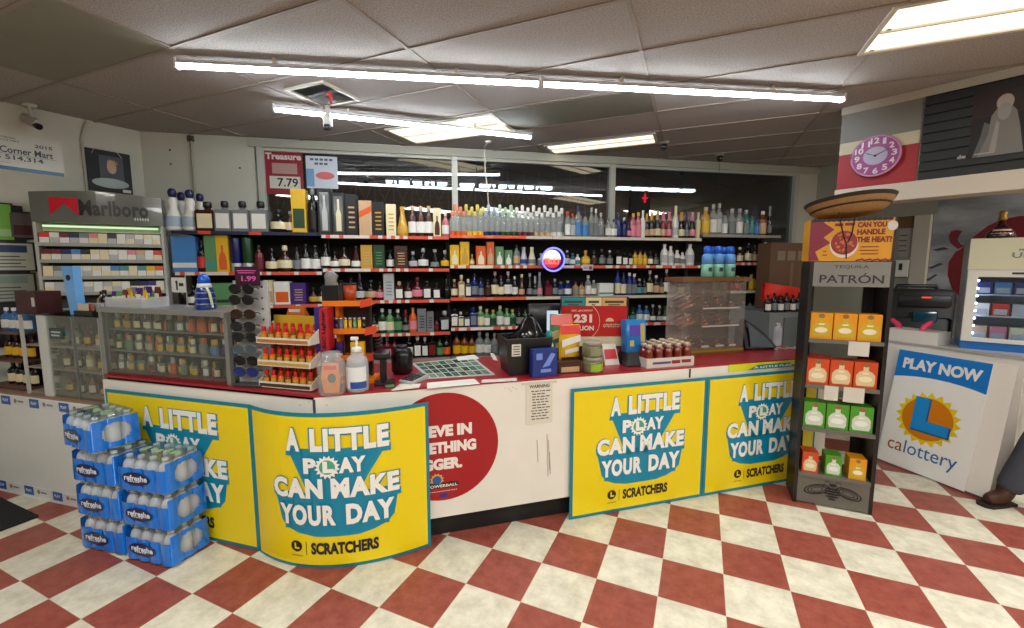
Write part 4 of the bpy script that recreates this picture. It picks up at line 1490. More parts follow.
ROWS['C', 1] = [
    (454.5, 9.5, 20, ('box', 'yellow', 'bottle', 'cream'), '', '', '', 'yellow gift box with bottle print'), (464.5, 9.5, 23, ('box', 'yellow', 'bottle', 'gold'), '', '', '', 'taller yellow gift box with bottle print'), (472, 4.5, 11, 'squat', 'gold', 'cream', 'tan', 'tiny gold bottle'),
    (480.6, 10, 19, ('box', 'orange', 'bottle', 'cream'), '', '', '', 'wide orange gift box with bottle print'), (490, 8, 23, ('box', 'orange', 'bottle', 'tan'), '', '', '', 'tall orange gift box with bottle print'), (499, 8.5, 18.5, ('box', 'lgreen', 'bottle', 'white'), '', '', '', 'green gift box with bottle print'), (508, 8, 15, ('box', 'lgreen', 'bottle', 'white'), '', '', '', 'smaller green gift box with bottle print'),
    (516.4, 6.5, 20, 'std', 'grey', 'tan', 'dark', 'smoky grey bottle'), (523.6, 8, 18, 'cone', 'silver', 'blue', 'silver', 'silver bottle with blue label'), (531.8, 8, 18, 'cone', 'cream', 'grey', 'cream', 'cream pear shaped bottle'), (541, 7, 12, 'squat', 'silver', 'grey', 'silver', 'low silver bottle'),
    (572.6, 5, 12, 'std', 't_teal', 'white', 'teal', 'small teal bottle'), (577.5, 5, 11, 'std', 'white', 'teal', 'white', 'small white bottle'), (585.4, 8.5, 15, 'squat', 'gold', 'yellow', 'gold', 'round golden bottle'), (594, 6, 15, 'std', 'dark', 'brown', 'dark', 'dark bottle with brown label'), (601.8, 6, 16, 'std', 'dark', 'grey', 'maroon', 'dark bottle with grey label'), (609.5, 6, 15, 'std', 'dark', 'grey', 'silver', 'dark bottle with silver cap'),
    (617.5, 6.5, 15, 'square', 'dark', 'white', 'dark', 'square bottle with white and red label'), (624, 6, 13, 'square', 'dark', 'white', 'dark', 'square bottle with white and red label'), (629.8, 5, 12, 'square', 'dark', 'cream', 'dark', 'square bottle with cream label'), (635, 5, 15, 'std', 'gold', 'yellow', 'dark', 'yellow bottle with dark cap'), (640, 5, 15, 'std', 'gold', 'yellow', 'dark', 'yellow bottle with dark cap'), (644.7, 4.5, 14, 'std', 'gold', 'yellow', 'dark', 'yellow bottle with dark cap'),
    (650, 5, 14, 'std', 'dark', 'cream', 'dark', 'dark bottle with cream label'), (655.6, 5, 12, 'std', 'dark', 'grey', 'dark', 'dark bottle with grey label'), (664, 7, 21, 'jug', 'white', 'silver', 'white', 'white coconut rum bottle'), (670.3, 6, 19, 'jug', 'white', 'silver', 'white', 'white coconut rum bottle'), (676.7, 6.5, 15, 'jug', 'white', 'grey', 'white', 'low white rum bottle'), (682.2, 5.5, 13, 'jug', 'white', 'grey', 'white', 'low white rum bottle'), (689.3, 8, 21, 'jug', 'white', 'silver', 'white', 'large white rum bottle'),
]
ROWS['C', 1] += [(548, 6, 15, 'std', 'dark', 'grey', 'silver', 'dark bottle half hidden by the neon sign'), (560, 6, 16, 'std', 'dark', 'cream', 'dark', 'dark bottle tucked behind the neon ring'), (567, 5.5, 15, 'std', 'dark', 'silver', 'silver', 'dark bottle with silver label')]
ROWS['D', 1] = [
    (705, 6, 14, 'std', 'dark', 'grey', 'dark', 'dark bottle with grey label'), (713, 6, 16, 'std', 'dark', 'cream', 'dark', 'dark bottle with cream label'), (731.6, 6, 15, 'std', 'brown', 'grey', 'dark', 'brown bottle with grey label'), (739.3, 6, 15, 'std', 'brown', 'cream', 'cream', 'small brown bottle with cream label'), (747.5, 7, 19, 'std', 'dark', 'cream', 'dark', 'large dark bottle with cream label'), (754.2, 5.5, 17, 'std', 'brown', 'tan', 'dark', 'brown bottle with tan label'), (759.3, 5, 19, 'std', 'brown', 'white', 'dark', 'brown bottle with white label'), (764.4, 5, 20, 'wine', 'dark', 'white', 'white', 'dark bottle with white neck'),
]
ROWS['C', 2] = [
    (454, 6, 18, 'std', 'brown', 'cream', 'tan', 'brown bottle with cream label'), (461, 6.5, 22, 'square', 't_tan', 'cream', 'cream', 'pale bottle with cream label'), (467.8, 6, 18, 'square', 'dark', 'white', 'white', 'dark bottle with white label'), (474.2, 7, 23, 'std', 't_blue', 'grey', 'navy', 'blue grey bottle'), (480.7, 5.5, 19, 'std', 't_blue', 'grey', 'dark', 'smaller blue grey bottle'), (487.7, 6.5, 17, 'std', 'dark', 'brown', 'dark', 'dark bottle with brown label'),
    (494.8, 7, 25, 'std', 'dark', 'cream', 'tan', 'dark bottle with cream label'), (501, 6, 21, 'std', 'dark', 'cream', 'maroon', 'dark bottle with cream label'), (508, 7, 25, 'std', 'dark', 'white', 'white', 'dark bottle with white label'), (514.6, 5.5, 20, 'std', 'dark', 'white', 'white', 'dark bottle with white label'), (521.6, 6, 22, 'cone', 'brown', 'tan', 'cream', 'brown bottle with tan label'), (529.8, 6, 23, 'cone', 'dark', 'grey', 'silver', 'dark bottle with silver neck'), (535.2, 4.5, 20, 'wine', 'dark', 'grey', 'silver', 'slim dark bottle with silver neck'), (539.7, 5.5, 24, 'cone', 'grey', 'pink', 'white', 'grey bottle with white neck'),
    (548, 7.5, 15, 'square', 'maroon', 'maroon', 'red', 'dark red square bottle'), (555, 6, 17, 'std', 'dark', 'grey', 'silver', 'dark bottle with grey label'), (561, 7, 14, 'std', 't_blue', 'grey', 'grey', 'bluish miniature pack bottle'), (568, 7, 15, 'std', 't_blue', 'white', 'silver', 'bluish miniature pack bottle'), (576, 6, 14, 'std', 't_tan', 'grey', 'maroon', 'pale bottle with dark red cap'), (582, 6, 13, 'std', 't_tan', 'tan', 'dark', 'pale bottle with dark cap'), (588.5, 5.5, 20, 'tall', 'clear', 'white', 'white', 'clear bottle with white cap'), (594, 6, 15, 'std', 'clear', 'white', 'silver', 'clear bottle with white label'),
    (605, 16, 12, ('box', 'white', 'band', 'teal'), '', '', '', 'low white display box'), (618, 5.5, 24, 'tall', 'blue', 'cream', 'navy', 'blue bottle with cream label'), (624, 5.5, 22, 'tall', 'navy', 'cream', 'navy', 'blue bottle with cream label'), (629.8, 5.5, 22, 'tall', 'blue', 'grey', 'white', 'blue bottle with white cap'), (634.8, 5.5, 21, 'tall', 'navy', 'grey', 'white', 'blue bottle with white cap'), (640, 6, 16, 'std', 'dark', 'teal', 'silver', 'dark bottle with teal label'),
    (645, 5, 16, 'std', 'dark', 'grey', 'dark', 'dark bottle with grey label'), (650.2, 6.5, 24, 'std', 'dark', 'cream', 'white', 'dark bottle with large cream label'), (656.8, 6.5, 19, 'std', 'dark', 'tan', 'white', 'dark bottle with tan label'), (662.2, 5, 16, 'std', 'brown', 'tan', 'dark', 'small brown bottle'), (667, 6, 25, 'std', 'dark', 'white', 'white', 'dark bottle with white label'), (674, 6, 16, 'std', 'dark', 'grey', 'dark', 'dark bottle with grey label'), (682, 6, 15, 'std', 'dark', 'cream', 'white', 'dark bottle with white cap'), (691, 6, 16, 'std', 'brown', 'grey', 'dark', 'brown bottle with grey label'),
]
ROWS['D', 2] = [
    (731, 6, 12, 'std', 'red', 'red', 'ltred', 'red bottle'), (738.4, 6, 14, 'std', 'dark', 'ltred', 'white', 'dark bottle with red label'), (746, 6, 14, 'std', 'dark', 'brown', 'dark', 'dark bottle with brown label'), (752.4, 6.5, 16, 'tall', 'gold', 'yellow', 'gold', 'tall yellow bottle'), (759, 6, 19, 'tall', 'dark', 'white', 'dark', 'dark bottle with white label'), (764.8, 5.5, 19, 'tall', 'dark', 'white', 'dark', 'dark bottle with white label'),
]
ROWS['C', 3] = [
    (453.5, 7, 18, 'square', 'brown', 'white', 'dark', 'brown bottle with white label'), (460, 6, 15, 'square', 'dark', 'cream', 'cream', 'dark bottle with cream label'), (466.2, 6, 14, 'square', 'dark', 'white', 'dark', 'dark bottle with white label'), (472.6, 7, 19, 'square', 'blue', 'grey', 'blue', 'blue bottle with grey label'), (480, 6.5, 20, 'tall', 'lgreen', 'cream', 'cream', 'tall green bottle with cream cap'), (486.4, 6, 17, 'tall', 'lgreen', 'white', 'tan', 'green bottle with tan cap'), (492.8, 6, 16, 'tall', 'lgreen', 'green', 'yellow', 'green bottle with yellow cap'), (499.8, 6.5, 20, 'tall', 'lgreen', 'white', 'cream', 'tall green bottle with white label'), (506.8, 6, 17, 'tall', 'lgreen', 'white', 'lgreen', 'green bottle with green cap'), (512.5, 6, 16, 'tall', 'lgreen', 'green', 'yellow', 'green bottle with yellow cap'),
    (627.5, 5.5, 13, 'std', 'amber', 'cream', 'yellow', 'amber bottle with yellow cap'), (634.3, 5.5, 15, 'std', 'green', 'teal', 'dark', 'green bottle with teal label'), (641, 6, 17, 'std', 't_lblue', 'white', 'lblue', 'light blue bottle'), (648, 6, 16, 'std', 't_lblue', 'white', 'grey', 'light blue bottle'), (654.5, 6, 17, 'cone', 'dark', 'white', 'silver', 'dark bottle with slanted white label'), (661.3, 6, 16, 'cone', 'dark', 'silver', 'silver', 'dark bottle with silver label'), (667, 6, 15, 'cone', 'green', 'white', 'green', 'green bottle with white label'),
]
ROWS['D', 2] += [(708, 6, 16, 'std', 'dark', 'grey', 'dark', 'dark bottle with grey label'), (716, 6, 15, 'std', 'brown', 'cream', 'dark', 'brown bottle with cream label'), (724, 6, 16, 'std', 'dark', 'white', 'dark', 'dark bottle with big white label')]
ROWS['D', 3] = [
    (740, 5, 11, 'std', 'dark', 'grey', 'dark', 'low dark bottle'), (746.5, 5, 13, 'std', 'clear', 'grey', 'silver', 'small clear bottle'), (752.5, 5, 13, 'std', 'clear', 'grey', 'dark', 'small clear bottle'), (758, 5, 12, 'std', 'clear', 'white', 'dark', 'small clear bottle'), (765, 5.5, 13, 'std', 'dark', 'grey', 'dark', 'low dark bottle'),
]
ROWS['C', 3] += [(519, 6, 17, 'std', 'dark', 'grey', 'dark', 'dark bottle with grey label'), (525.5, 6, 16, 'std', 'green', 'cream', 'dark', 'dark green bottle with cream label'), (532, 6, 18, 'wine', 'dark', 'cream', 'dark', 'dark wine bottle'), (673, 6, 16, 'std', 'dark', 'grey', 'silver', 'dark bottle behind the cigar case'), (681, 6, 15, 'std', 'dark', 'cream', 'dark', 'cream labelled bottle behind the cigar case'), (690, 6, 16, 'std', 'green', 'white', 'dark', 'green bottle behind the cigar case')]
ROWS['C', 4] = [
    (455.5, 7, 36, 'std', 'amber', 'yellow', 'dark', 'amber bottle with yellow label'), (463.4, 7, 33, 'std', 'amber', 'yellow', 'dark', 'amber bottle with yellow label'), (471, 6, 30, 'std', 'amber', 'yellow', 'dark', 'amber bottle with yellow label'), (478.8, 7.5, 37, 'std', 'clear', 'white', 'silver', 'clear bottle with white label'), (486.6, 7.5, 34, 'std', 'clear', 'white', 'silver', 'clear bottle with white label'), (494, 6.5, 33, 'std', 'clear', 'grey', 'silver', 'clear bottle with grey label'),
]
GRP = {k: 'bottles and boxes on the %s of the %s' % (ROW_NAME[k[1]], UNIT_NAME[k[0]]) for k in ROWS}
for (u, r), items in ROWS.items():
    z = UNITS[u][2][r][0]
    total, seen = {}, {}
    for it in items:
        total[it[7]] = total.get(it[7], 0) + 1
    for it in sorted(items, key=lambda q: q[0]):
        px, w, h, kind, gl, lb, cp, words_ = it[:8]
        back = it[8] if len(it) > 8 else 0.0
        place = '%s of the %s' % (ROW_NAME[r], UNIT_NAME[u])
        seen[words_] = seen.get(words_, 0) + 1
        if total[words_] == 1:
            text = '%s, %s' % (words_, place)
        elif total[words_] == 2:
            text = '%s %s, %s' % ('left' if seen[words_] == 1 else 'right', words_, place)
        else:
            n = seen[words_]
            text = '%s %s from the left, %s' % (ordinal(n), words_, place)
        if len(text.split()) > 16:
            text = text.replace(' from the left', ' from left')
        if len(text.split()) > 16:
            text = text.replace('of the ', '')
        P = s_x(px, 0.075 + back + 0.0)
        k = (_c * P.y - _s * (z - EYE)) / F_PX
        if r == 4:
            h = min(h * k, .215 + .004 * (h - 33)) / k
        if isinstance(kind, tuple) and kind[0] == 'box':
            w = w * 0.93
            dd = min(w * k * 0.9, 0.11)
            carton((P.x, P.y, z + .0005), w * k, dd, h * k, kind[1], text, TH_S, GRP[u, r], kind[2], col2=kind[3])
        elif isinstance(kind, tuple):
            o = obj('gift_tube', MB().lathe([(0, .25), (1, .25), (1, .96), (.9, 1), (0, 1)], 18), M(COLR[kind[1]], 0.25), None, (P.x, P.y, z + .0005), TH_S)
            o.scale = (w * k / 2, w * k / 2, h * k)
            tag(o, text, 'gift tube', GRP[u, r])
            obj('silver_foot', MB().lathe([(0, 0), (1, 0), (1.02, .01), (1.02, .25), (0, .25)], 18), M((176, 180, 182), 0.3, 0.4), o)
        else:
            wf = 1.0 if kind in ('flav', 'decanter', 'square') else 1.1
            bottle(kind, (P.x, P.y, z + .0005), w * k * wf, h * k, gl, lb, cp, text, TH_S, GRP[u, r])

# ================================================================== things on the counter
L_LINE, R_LINE = (L_END, CORNER), (CORNER, R_END)
Z0 = C_TOP + 0.0006


def ctr(px, d, side='R'):
    """place on the worktop seen at column px, d metres behind the counter edge; with metres per pixel there"""
    A, B = L_LINE if side == 'L' else R_LINE
    A, B = shift(A, B, d)
    p = on_line(px, 360, A, B)
    return (p.x, p.y), (_c * p.y - _s * (C_TOP + .1 - EYE)) / F_PX


def span(px0, px1, d, side='R'):
    p, k0 = ctr(px0, d, side)
    q, k1 = ctr(px1, d, side)
    return p, math.hypot(q[0] - p[0], q[1] - p[1]), (k0 + k1) / 2


def zat(py, P):
    """height of a point seen at row py above plan point P"""
    r = -(py - 314) / F_PX
    # solve  r = up/forward
    Y = P[1]
    return EYE + Y * (r * _c - _s) / (_c + r * _s)


BRUSHED = M((150, 152, 150), 0.35, 0.6)
# ---- aluminium display case of miniatures
P, W, k = span(103, 229.5, 0.03, 'L')
CZ = 0.425
DC = 0.30
t = thing('display_case', 'aluminium framed glass display case full of miniature bottles', 'display case', (P[0], P[1], Z0), TH_L)
f = 0.028
for x in (0, W - f):
    for y in (0, DC - f):
        obj('frame_post', MB().box(x, x + f, y, y + f, 0, CZ - .028), BRUSHED, t)
obj('base_rail', MB().box(f, W - f, 0, DC, 0, 0.014), M((110, 24, 32), 0.4), t)
obj('top_board', MB().box(-0.004, W + 0.004, -0.006, DC, CZ - .028, CZ), BRUSHED, t)
obj('back_board', MB().box(f, W - f, DC - .01, DC - .004, 0.014, CZ - .029), M((34, 30, 26), 0.7), t)
MZ = [0.016, 0.15, 0.287]
for z in MZ[1:]:
    obj('glass_shelf', MB().box(f, W - f, 0.04, DC - .012, z - .006, z), M((120, 130, 126), 0.2), t)
obj('front_glass', MB().box(f, W - f, 0.006, 0.009, 0.014, CZ - .029), thin_glass((240, 244, 242), 0.02, 0.02, 'case_glass'), t)
for x in (0.004, W - 0.007):
    obj('side_glass', MB().box(x, x + 0.003, f, DC - f, 0.0, CZ - .029), thin_glass((240, 244, 242), 0.02, 0.02, 'case_glass'), t)
obj('lock', MB().box(W - .02, W + .004, -0.02, 0.0, CZ - .03, CZ - .006), M((170, 170, 170), 0.3, 0.7), t)
mini_rows = [
    ['white', 'white', 'yellow', 'lgreen', 'yellow', 'lgreen', 'red', 'white', 'cream', 'yellow', 'orange', 'yellow', 'lgreen', 'yellow', 'yellow', 'red', 'white', 'ltred', 'dark', 'green', 'lgreen', 'lgreen'],
    ['dark', 'lgreen', 'lgreen', 'lgreen', 'cream', 'tan', 'tan', 'orange', 'yellow', 'yellow', 'gold', 'yellow', 'yellow', 'gold', 'cream', 'grey', 'grey', 'lblue', 'lblue', 'blue', 'navy', 'lblue'],
    ['yellow', 'yellow', 'gold', 'yellow', 'dark', 'dark', 'cream', 'cream', 'brown', 'orange', 'green', 'lgreen', 'white', 'silver', 'orange', 'orange', 'orange', 'orange', 'amber', 'orange', 'brown', 'amber'],
]
caps_ = [['silver', 'white', 'gold', 'green', 'dark'], ['lgreen', 'orange', 'tan', 'yellow', 'white'], ['silver', 'dark', 'gold', 'teal', 'red']]
rowwd = ['bottom', 'middle', 'top']
for r, cols in enumerate(mini_rows):
    n = len(cols)
    cnt = {}
    tot = {c: cols.count(c) for c in cols}
    for i, c in enumerate(cols):
        x = f + 0.02 + (W - 2 * f - 0.04) * i / (n - 1)
        q = off(P, TH_L, x, 0.075 + 0.02 * (i % 2))
        cnt[c] = cnt.get(c, 0) + 1
        wd = {'lgreen': 'light green', 'lblue': 'light blue', 'ltred': 'bright red', 't_tan': 'tan'}.get(c, c)
        pre = 'lone' if tot[c] == 1 else ordinal(cnt[c])
        text = '%s %s miniature bottle from the left on the %s shelf in the display case' % (pre, wd, rowwd[r]) if pre != 'lone' else 'the only %s miniature bottle on the %s shelf in the display case' % (wd, rowwd[r])
        big = r == 2 and i >= 14
        bottle('mini', (q[0], q[1], Z0 + MZ[r] + .0005), 0.036, 0.118 if big else 0.098 + 0.006 * math.sin(i * 2.1), c if c in ('dark', 'brown', 'amber', 'green', 'blue', 'navy', 'orange') else 'grey', c if c not in ('dark', 'brown', 'amber') else 'cream', 'red' if big else caps_[r][i % 5], text, TH_L, 'miniatures in the display case', 'miniature_bottle', 'bottle')

# ---- on top of the case
ZT = Z0 + CZ + .0005
q = off(P, TH_L, 0.17, 0.12)
t = thing('snack_tub', 'clear plastic tub of small snack packets on the display case', 'tub', (q[0], q[1], ZT), TH_L)
tub = MB()
tub.lathe([(0.0, 0.0), (0.135, 0.0), (0.165, 0.06), (0.16, 0.06), (0.131, 0.004), (0, 0.004)], 4, sx=1.0, sy=0.5, X=Matrix.Rotation(math.radians(0), 4, 'Z'))
tub = MB().rbox(-.15, .15, -.075, .075, 0.0, 0.005, .02)
for a, b, c, d in ((-.158, .158, -.083, -.079), (-.158, .158, .079, .083), (-.158, -.154, -.079, .079), (.154, .158, -.079, .079)):
    tub.box(a, b, c, d, 0.0, 0.062)
obj('tub_shell', tub, clear_plastic((214, 218, 220), 0.4), t)
random.seed(21)
pk = 0
for i in range(7):
    for j in range(2):
        c = ['purple', 'lgreen', 'maroon', 'yellow', 'grey', 'purple', 'yellow'][(i + 3 * j) % 7]
        x, y = -.125 + .042 * i, -.04 + .08 * j
        qq = off(q, TH_L, x, y)
        m = MB()
        w_, h_ = .028, .085 + random.uniform(0, .035)
        m.add([(-w_, 0, 0.0), (w_, 0, 0.0), (w_, -.008, h_ * .5), (-w_, -.008, h_ * .5), (w_, 0, h_), (-w_, 0, h_), (-w_, .008, h_ * .5), (w_, .008, h_ * .5)], [(0, 1, 2, 3), (3, 2, 4, 5), (1, 0, 6, 7), (7, 6, 5, 4), (0, 3, 6), (3, 5, 6), (1, 7, 2), (2, 7, 4)])
        o = obj('snack_packet', m, M(COLR[c], 0.25), None, (qq[0], qq[1], ZT + .007), TH_L + random.uniform(-.3, .3))
        tag(o, '%s snack packet standing %s in the %s row of the clear tub' % (c, ordinal(i + 1), 'front' if j == 0 else 'rear'), 'snack packet', 'snack packets in the tub')
        lbm = MB()
        lbm.box(-w_ * .7, w_ * .7, -.0105, -.0088, h_ * .35, h_ * .65)
        obj('packet_print', lbm, M((224, 220, 190), 0.4), o)
q, k = ctr(210, 0.14, 'L')
t = thing('liqueur_bottle', 'shiny blue ringed bottle with white trim on the display case', 'bottle', (q[0], q[1], ZT), TH_L)
obj('bottle_body', MB().lathe([(0, 0), (.05, 0), (.058, .012), (.05, .03), (.056, .045), (.05, .062), (.054, .078), (.046, .095), (.05, .11), (.036, .135), (.026, .15), (0, .15)], 20), M((16, 42, 120), 0.12, coat=.6), t)
for z, r in ((.034, .053), (.066, .0525), (.1, .049)):
    obj('silver_ring', MB().lathe([(r - .004, z - .005), (r, z), (r - .004, z + .005)], 20), M((190, 200, 214), 0.2, .6), t)
obj('white_collar', MB().lathe([(.0, .13), (.04, .13), (.036, .15), (.03, .158), (0, .158)], 18), M((216, 220, 224), 0.3), t)
obj('cap', MB().lathe([(0, .156), (.034, .156), (.032, .18), (.022, .205), (0, .212)], 18), M((12, 84, 190), 0.2), t)
obj('side_spout', MB().tube([(.04, -.02, .13), (.06, -.02, .1), (.072, -.02, .05), (.08, -.02, .012)], [.008, .008, .007, .005]), M((190, 200, 150), 0.4), t)
q = off(P, TH_L, W * 0.47, 0.2)
t = thing('price_stand', 'white price card on a thin metal post above the display case', 'price card', (q[0], q[1], ZT), TH_L)
obj('post', MB().tube([(0, 0, .002), (0, 0, .2)], .004, 8), M((170, 170, 165), 0.3, .7), t)
obj('foot', MB().lathe([(0, 0), (.025, 0), (.022, .006), (0, .006)], 14), M((170, 170, 165), 0.3, .7), t)
obj('card', MB().box(-.115, 0.004, -.006, -.004, .09, .185), M((206, 208, 200), 0.5), t)
m = MB()
m.box(-.075, -.062, -.0072, -.0062, .105, .165).box(-.05, -.012, -.0072, -.0062, .13, .15).box(-.078, -.06, -.0072, -.0062, .15, .165)
obj('card_print', m, M((40, 40, 40), 0.5), t)

# ---- sunglasses rack
P, W, k = span(232, 259, 0.035, 'L')
t = thing('sunglasses_rack', 'white countertop sunglasses rack with dark pink price sign', 'rack', (P[0], P[1], Z0), TH_L + .12)
obj('rack_board', MB().box(-.005, W + .02, .05, .062, .015, 0.60), M((176, 178, 176), 0.4), t)
obj('base', MB().rbox(.0, W + .005, -.015, .12, 0, .015, .02), M((60, 60, 60), 0.4), t)
for j in range(9):
    hl = MB()
    hl.lathe([(0, 0), (.006, 0), (.006, .003), (0, .003)], 10, X=Matrix.Translation((W - .016, .05, .07 + .062 * j)) @ Matrix.Rotation(math.radians(90), 4, 'X'))
    obj('peg_hole', hl, M((60, 60, 60), 0.5), t)
sg = obj('price_sign', MB().box(.03, W - .01, .03, .036, .575, .68), M((58, 18, 44), 0.4), t)
m = MB()
put_text(m, '1.99', .07, W - .03, .598, .628, .0285, bold=.03)
m.box(.045, W - .03, .0285, .0295, .655, .66).box(.05, W - .04, .0285, .0295, .643, .648)
obj('lettering', m, M((206, 90, 160), 0.5), sg)


def sunglasses(P3, rz, frame, lens, text):
    s = thing('sunglasses', text, 'sunglasses', P3, rz, 'sunglasses on the rack')
    s.scale = (1.16, 1, 1.12)
    fr = MB()
    for sx_ in (-1, 1):
        ring = ellipse(sx_ * .035, 0, .031, .023, 18)
        fr.tube([(p[0], 0, p[1]) for p in ring] + [(ring[0][0], 0, ring[0][1])], .0032, 6, caps=False)
    fr.tube([(-.008, 0, .008), (0, -.001, .012), (.008, 0, .008)], .0028, 6)
    obj('frame', fr, M(frame, 0.25), s)
    for sx_ in (-1, 1):
        obj('lens', MB().prism(ellipse(sx_ * .035, 0, .03, .022, 18), -.0012, .0012), M(lens, 0.08, coat=.8), s)
        obj('temple', MB().tube([(sx_ * .066, 0, .008), (sx_ * .068, .02, .008), (sx_ * .06, .045, .0)], .003, 6), M(frame, 0.25), s)
    return s


sgl = [(.555, BLACK, (16, 16, 18), 'black'), (.495, BLACK, (24, 22, 22), 'black wraparound'), (.415, (54, 30, 20), (46, 26, 18), 'brown'), (.345, (26, 26, 28), (30, 34, 40), 'dark grey'), (.285, BLACK, (20, 26, 30), 'black'), (.215, (90, 96, 98), (70, 84, 92), 'silver'), (.15, BLACK, (18, 18, 20), 'black'), (.085, (30, 40, 80), (24, 40, 110), 'blue lens')]
where = ['topmost', 'second from the top', 'third from the top', 'fourth from the top', 'fifth from the top', 'sixth from the top', 'second from the bottom', 'lowest']
for n_, (z, fr, le, wd) in enumerate(sgl):
    q = off(P, TH_L + .12, W * .47 - .006 * (n_ % 2), 0.0)
    sunglasses((q[0], q[1], Z0 + z), TH_L + .12, fr, le, '%s sunglasses, %s on the white rack' % (wd, where[n_]))

# ---- three-tier rack of cinnamon shots
P, W, k = span(258, 309, 0.05, 'L')
TH_X = TH_L + .02
t = thing('shot_rack', 'three tier white counter rack holding red capped orange miniatures', 'rack', (P[0], P[1], Z0), TH_X)
TZ = [0.012, 0.135, 0.262]
TRD = 0.13
for n_, z in enumerate(TZ):
    tr = MB()
    tr.box(0, W, 0, TRD, z - .006, z)
    tr.box(0, W, -.004, 0.0, z - .006, z + .028)
    o = obj('tray', tr, M((214, 208, 194), 0.4), t)
    obj('tray_print', MB().box(.006, W - .006, -.0055, -.0042, z, z + .018), M([(70, 56, 40), (190, 150, 70), (170, 110, 60)][n_], 0.4), o)
    for x in (-.004, W):
        sd = MB()
        sd.add([(x, 0, z - .006), (x + .004, 0, z - .006), (x + .004, TRD, z - .006), (x, TRD, z - .006), (x, 0, z + .03), (x + .004, 0, z + .03), (x + .004, TRD, z + .105), (x, TRD, z + .105)], [(3, 2, 1, 0), (4, 5, 6, 7), (0, 1, 5, 4), (2, 3, 7, 6), (0, 4, 7, 3), (1, 2, 6, 5)])
        obj('tray_side', sd, M((206, 200, 186), 0.4), o)
obj('back_board', MB().box(0, W, TRD, TRD + .008, 0, .40), M((196, 160, 40), 0.4), t)
for n_, z in enumerate(TZ):
    for j in range(2):
        for i in range(7):
            q = off(P, TH_X, W * (i + .5) / 7, .03 + .052 * j)
            text = 'orange miniature with red cap, %s in the %s row of the %s tier' % (ordinal(i + 1), 'front' if j == 0 else 'rear', rowwd[n_])
            bottle('mini', (q[0], q[1], Z0 + z + .0005), .034, .086 + .014 * j, 'orange' if (i + n_) % 3 else 'amber', 'gold', 'redcap', text, TH_X, 'red capped miniatures in the tiered rack', 'miniature_bottle', 'bottle')
q = off(P, TH_X, W * .36, TRD + .05)
bg = MB()
bg.add([(-.06, 0, 0), (.06, 0, 0), (.065, -.02, .06), (-.065, -.02, .06), (.055, -.004, .12), (-.055, -.004, .12), (-.065, .02, .06), (.065, .02, .06)], [(0, 1, 2, 3), (3, 2, 4, 5), (1, 0, 6, 7), (7, 6, 5, 4), (0, 3, 6), (3, 5, 6), (1, 7, 2), (2, 7, 4)])
t2 = obj('snack_bag', bg, M((178, 92, 30), 0.25), None, (q[0], q[1], Z0 + .331), TH_X)
tag(t2, 'orange and dark snack bag on the box behind the tiered rack', 'snack bag')
m = MB()
m.box(-.05, .05, -.0235, -.019, .02, .05)
obj('dark_print', m, M((30, 20, 30), 0.4), t2)
m = MB()
m.box(-.045, .03, -.018, -.0125, .085, .1)
obj('pale_print', m, M((190, 190, 200), 0.4), t2)
o = carton((q[0], q[1] + .005, Z0), .13, .085, .33, 'brown', 'brown shipping carton standing behind the tiered rack of miniatures', TH_X, None, 'panel', 'carton', 'box', 'tan')

# ---- orange lighter display
q, k = ctr(351.5, 0.22, 'R')
th = 0.10
t = thing('lighter_display', 'orange tiered lighter display with a tall red and blue side panel', 'display', (q[0], q[1], Z0), th)
OR = M((226, 118, 16), 0.35)
obj('base', MB().box(-.14, .13, -.03, .14, 0, .02), OR, t)
obj('panel_foot', MB().box(-.16, -.09, -.1, .0, .02, .2145), M((40, 30, 60), .5), t)
obj('orange_upright', MB().box(-.085, -.067, .02, .12, .02, .455), OR, t)
obj('dark_upright', MB().box(.09, .1, .08, .12, .02, .455), M((30, 22, 18), .5), t)
for z, x0_, x1_ in ((.455, -.14, .12), (.295, -.085, .14), (.14, -.085, .14)):
    o = obj('orange_tray', MB().box(x0_, x1_, -.03, .12, z, z + .018).box(x0_, x1_, -.034, -.03, z, z + .032), OR, t)
    pr = MB()
    pr.add([(x1_ - .05, -.04, z - .01), (x1_ + .012, -.045, z + .004), (x1_ + .02, -.045, z + .05), (x1_ - .045, -.04, z + .036)], [(0, 1, 2, 3)])
    pr.add([(x1_ - .05, -.037, z - .01), (x1_ + .012, -.042, z + .004), (x1_ + .02, -.042, z + .05), (x1_ - .045, -.037, z + .036)], [(3, 2, 1, 0)])
    obj('price_tag', pr, M((206, 66, 36), 0.4), o)
obj('back_board', MB().box(-.085, .1, .115, .12, .02, .455), M((40, 26, 20), 0.5), t)
sp_ = obj('side_panel', MB().box(-.135, -.09, -.105, .0, .215, .45), M((176, 24, 36), 0.35), t)
obj('blue_edge', MB().box(-.162, -.1355, -.104, .0, .215, .455), M((40, 34, 110), 0.35), sp_)
m = MB()
vs, fs = text_shape('BIC Lighter', .04)
m.add([(-.126 + .026 * w - .0, -.1065, .225 + .215 * u) for u, w in [(u, 1 - w) for u, w in vs]], fs)
obj('lettering', m, M((20, 14, 16), 0.4), sp_)
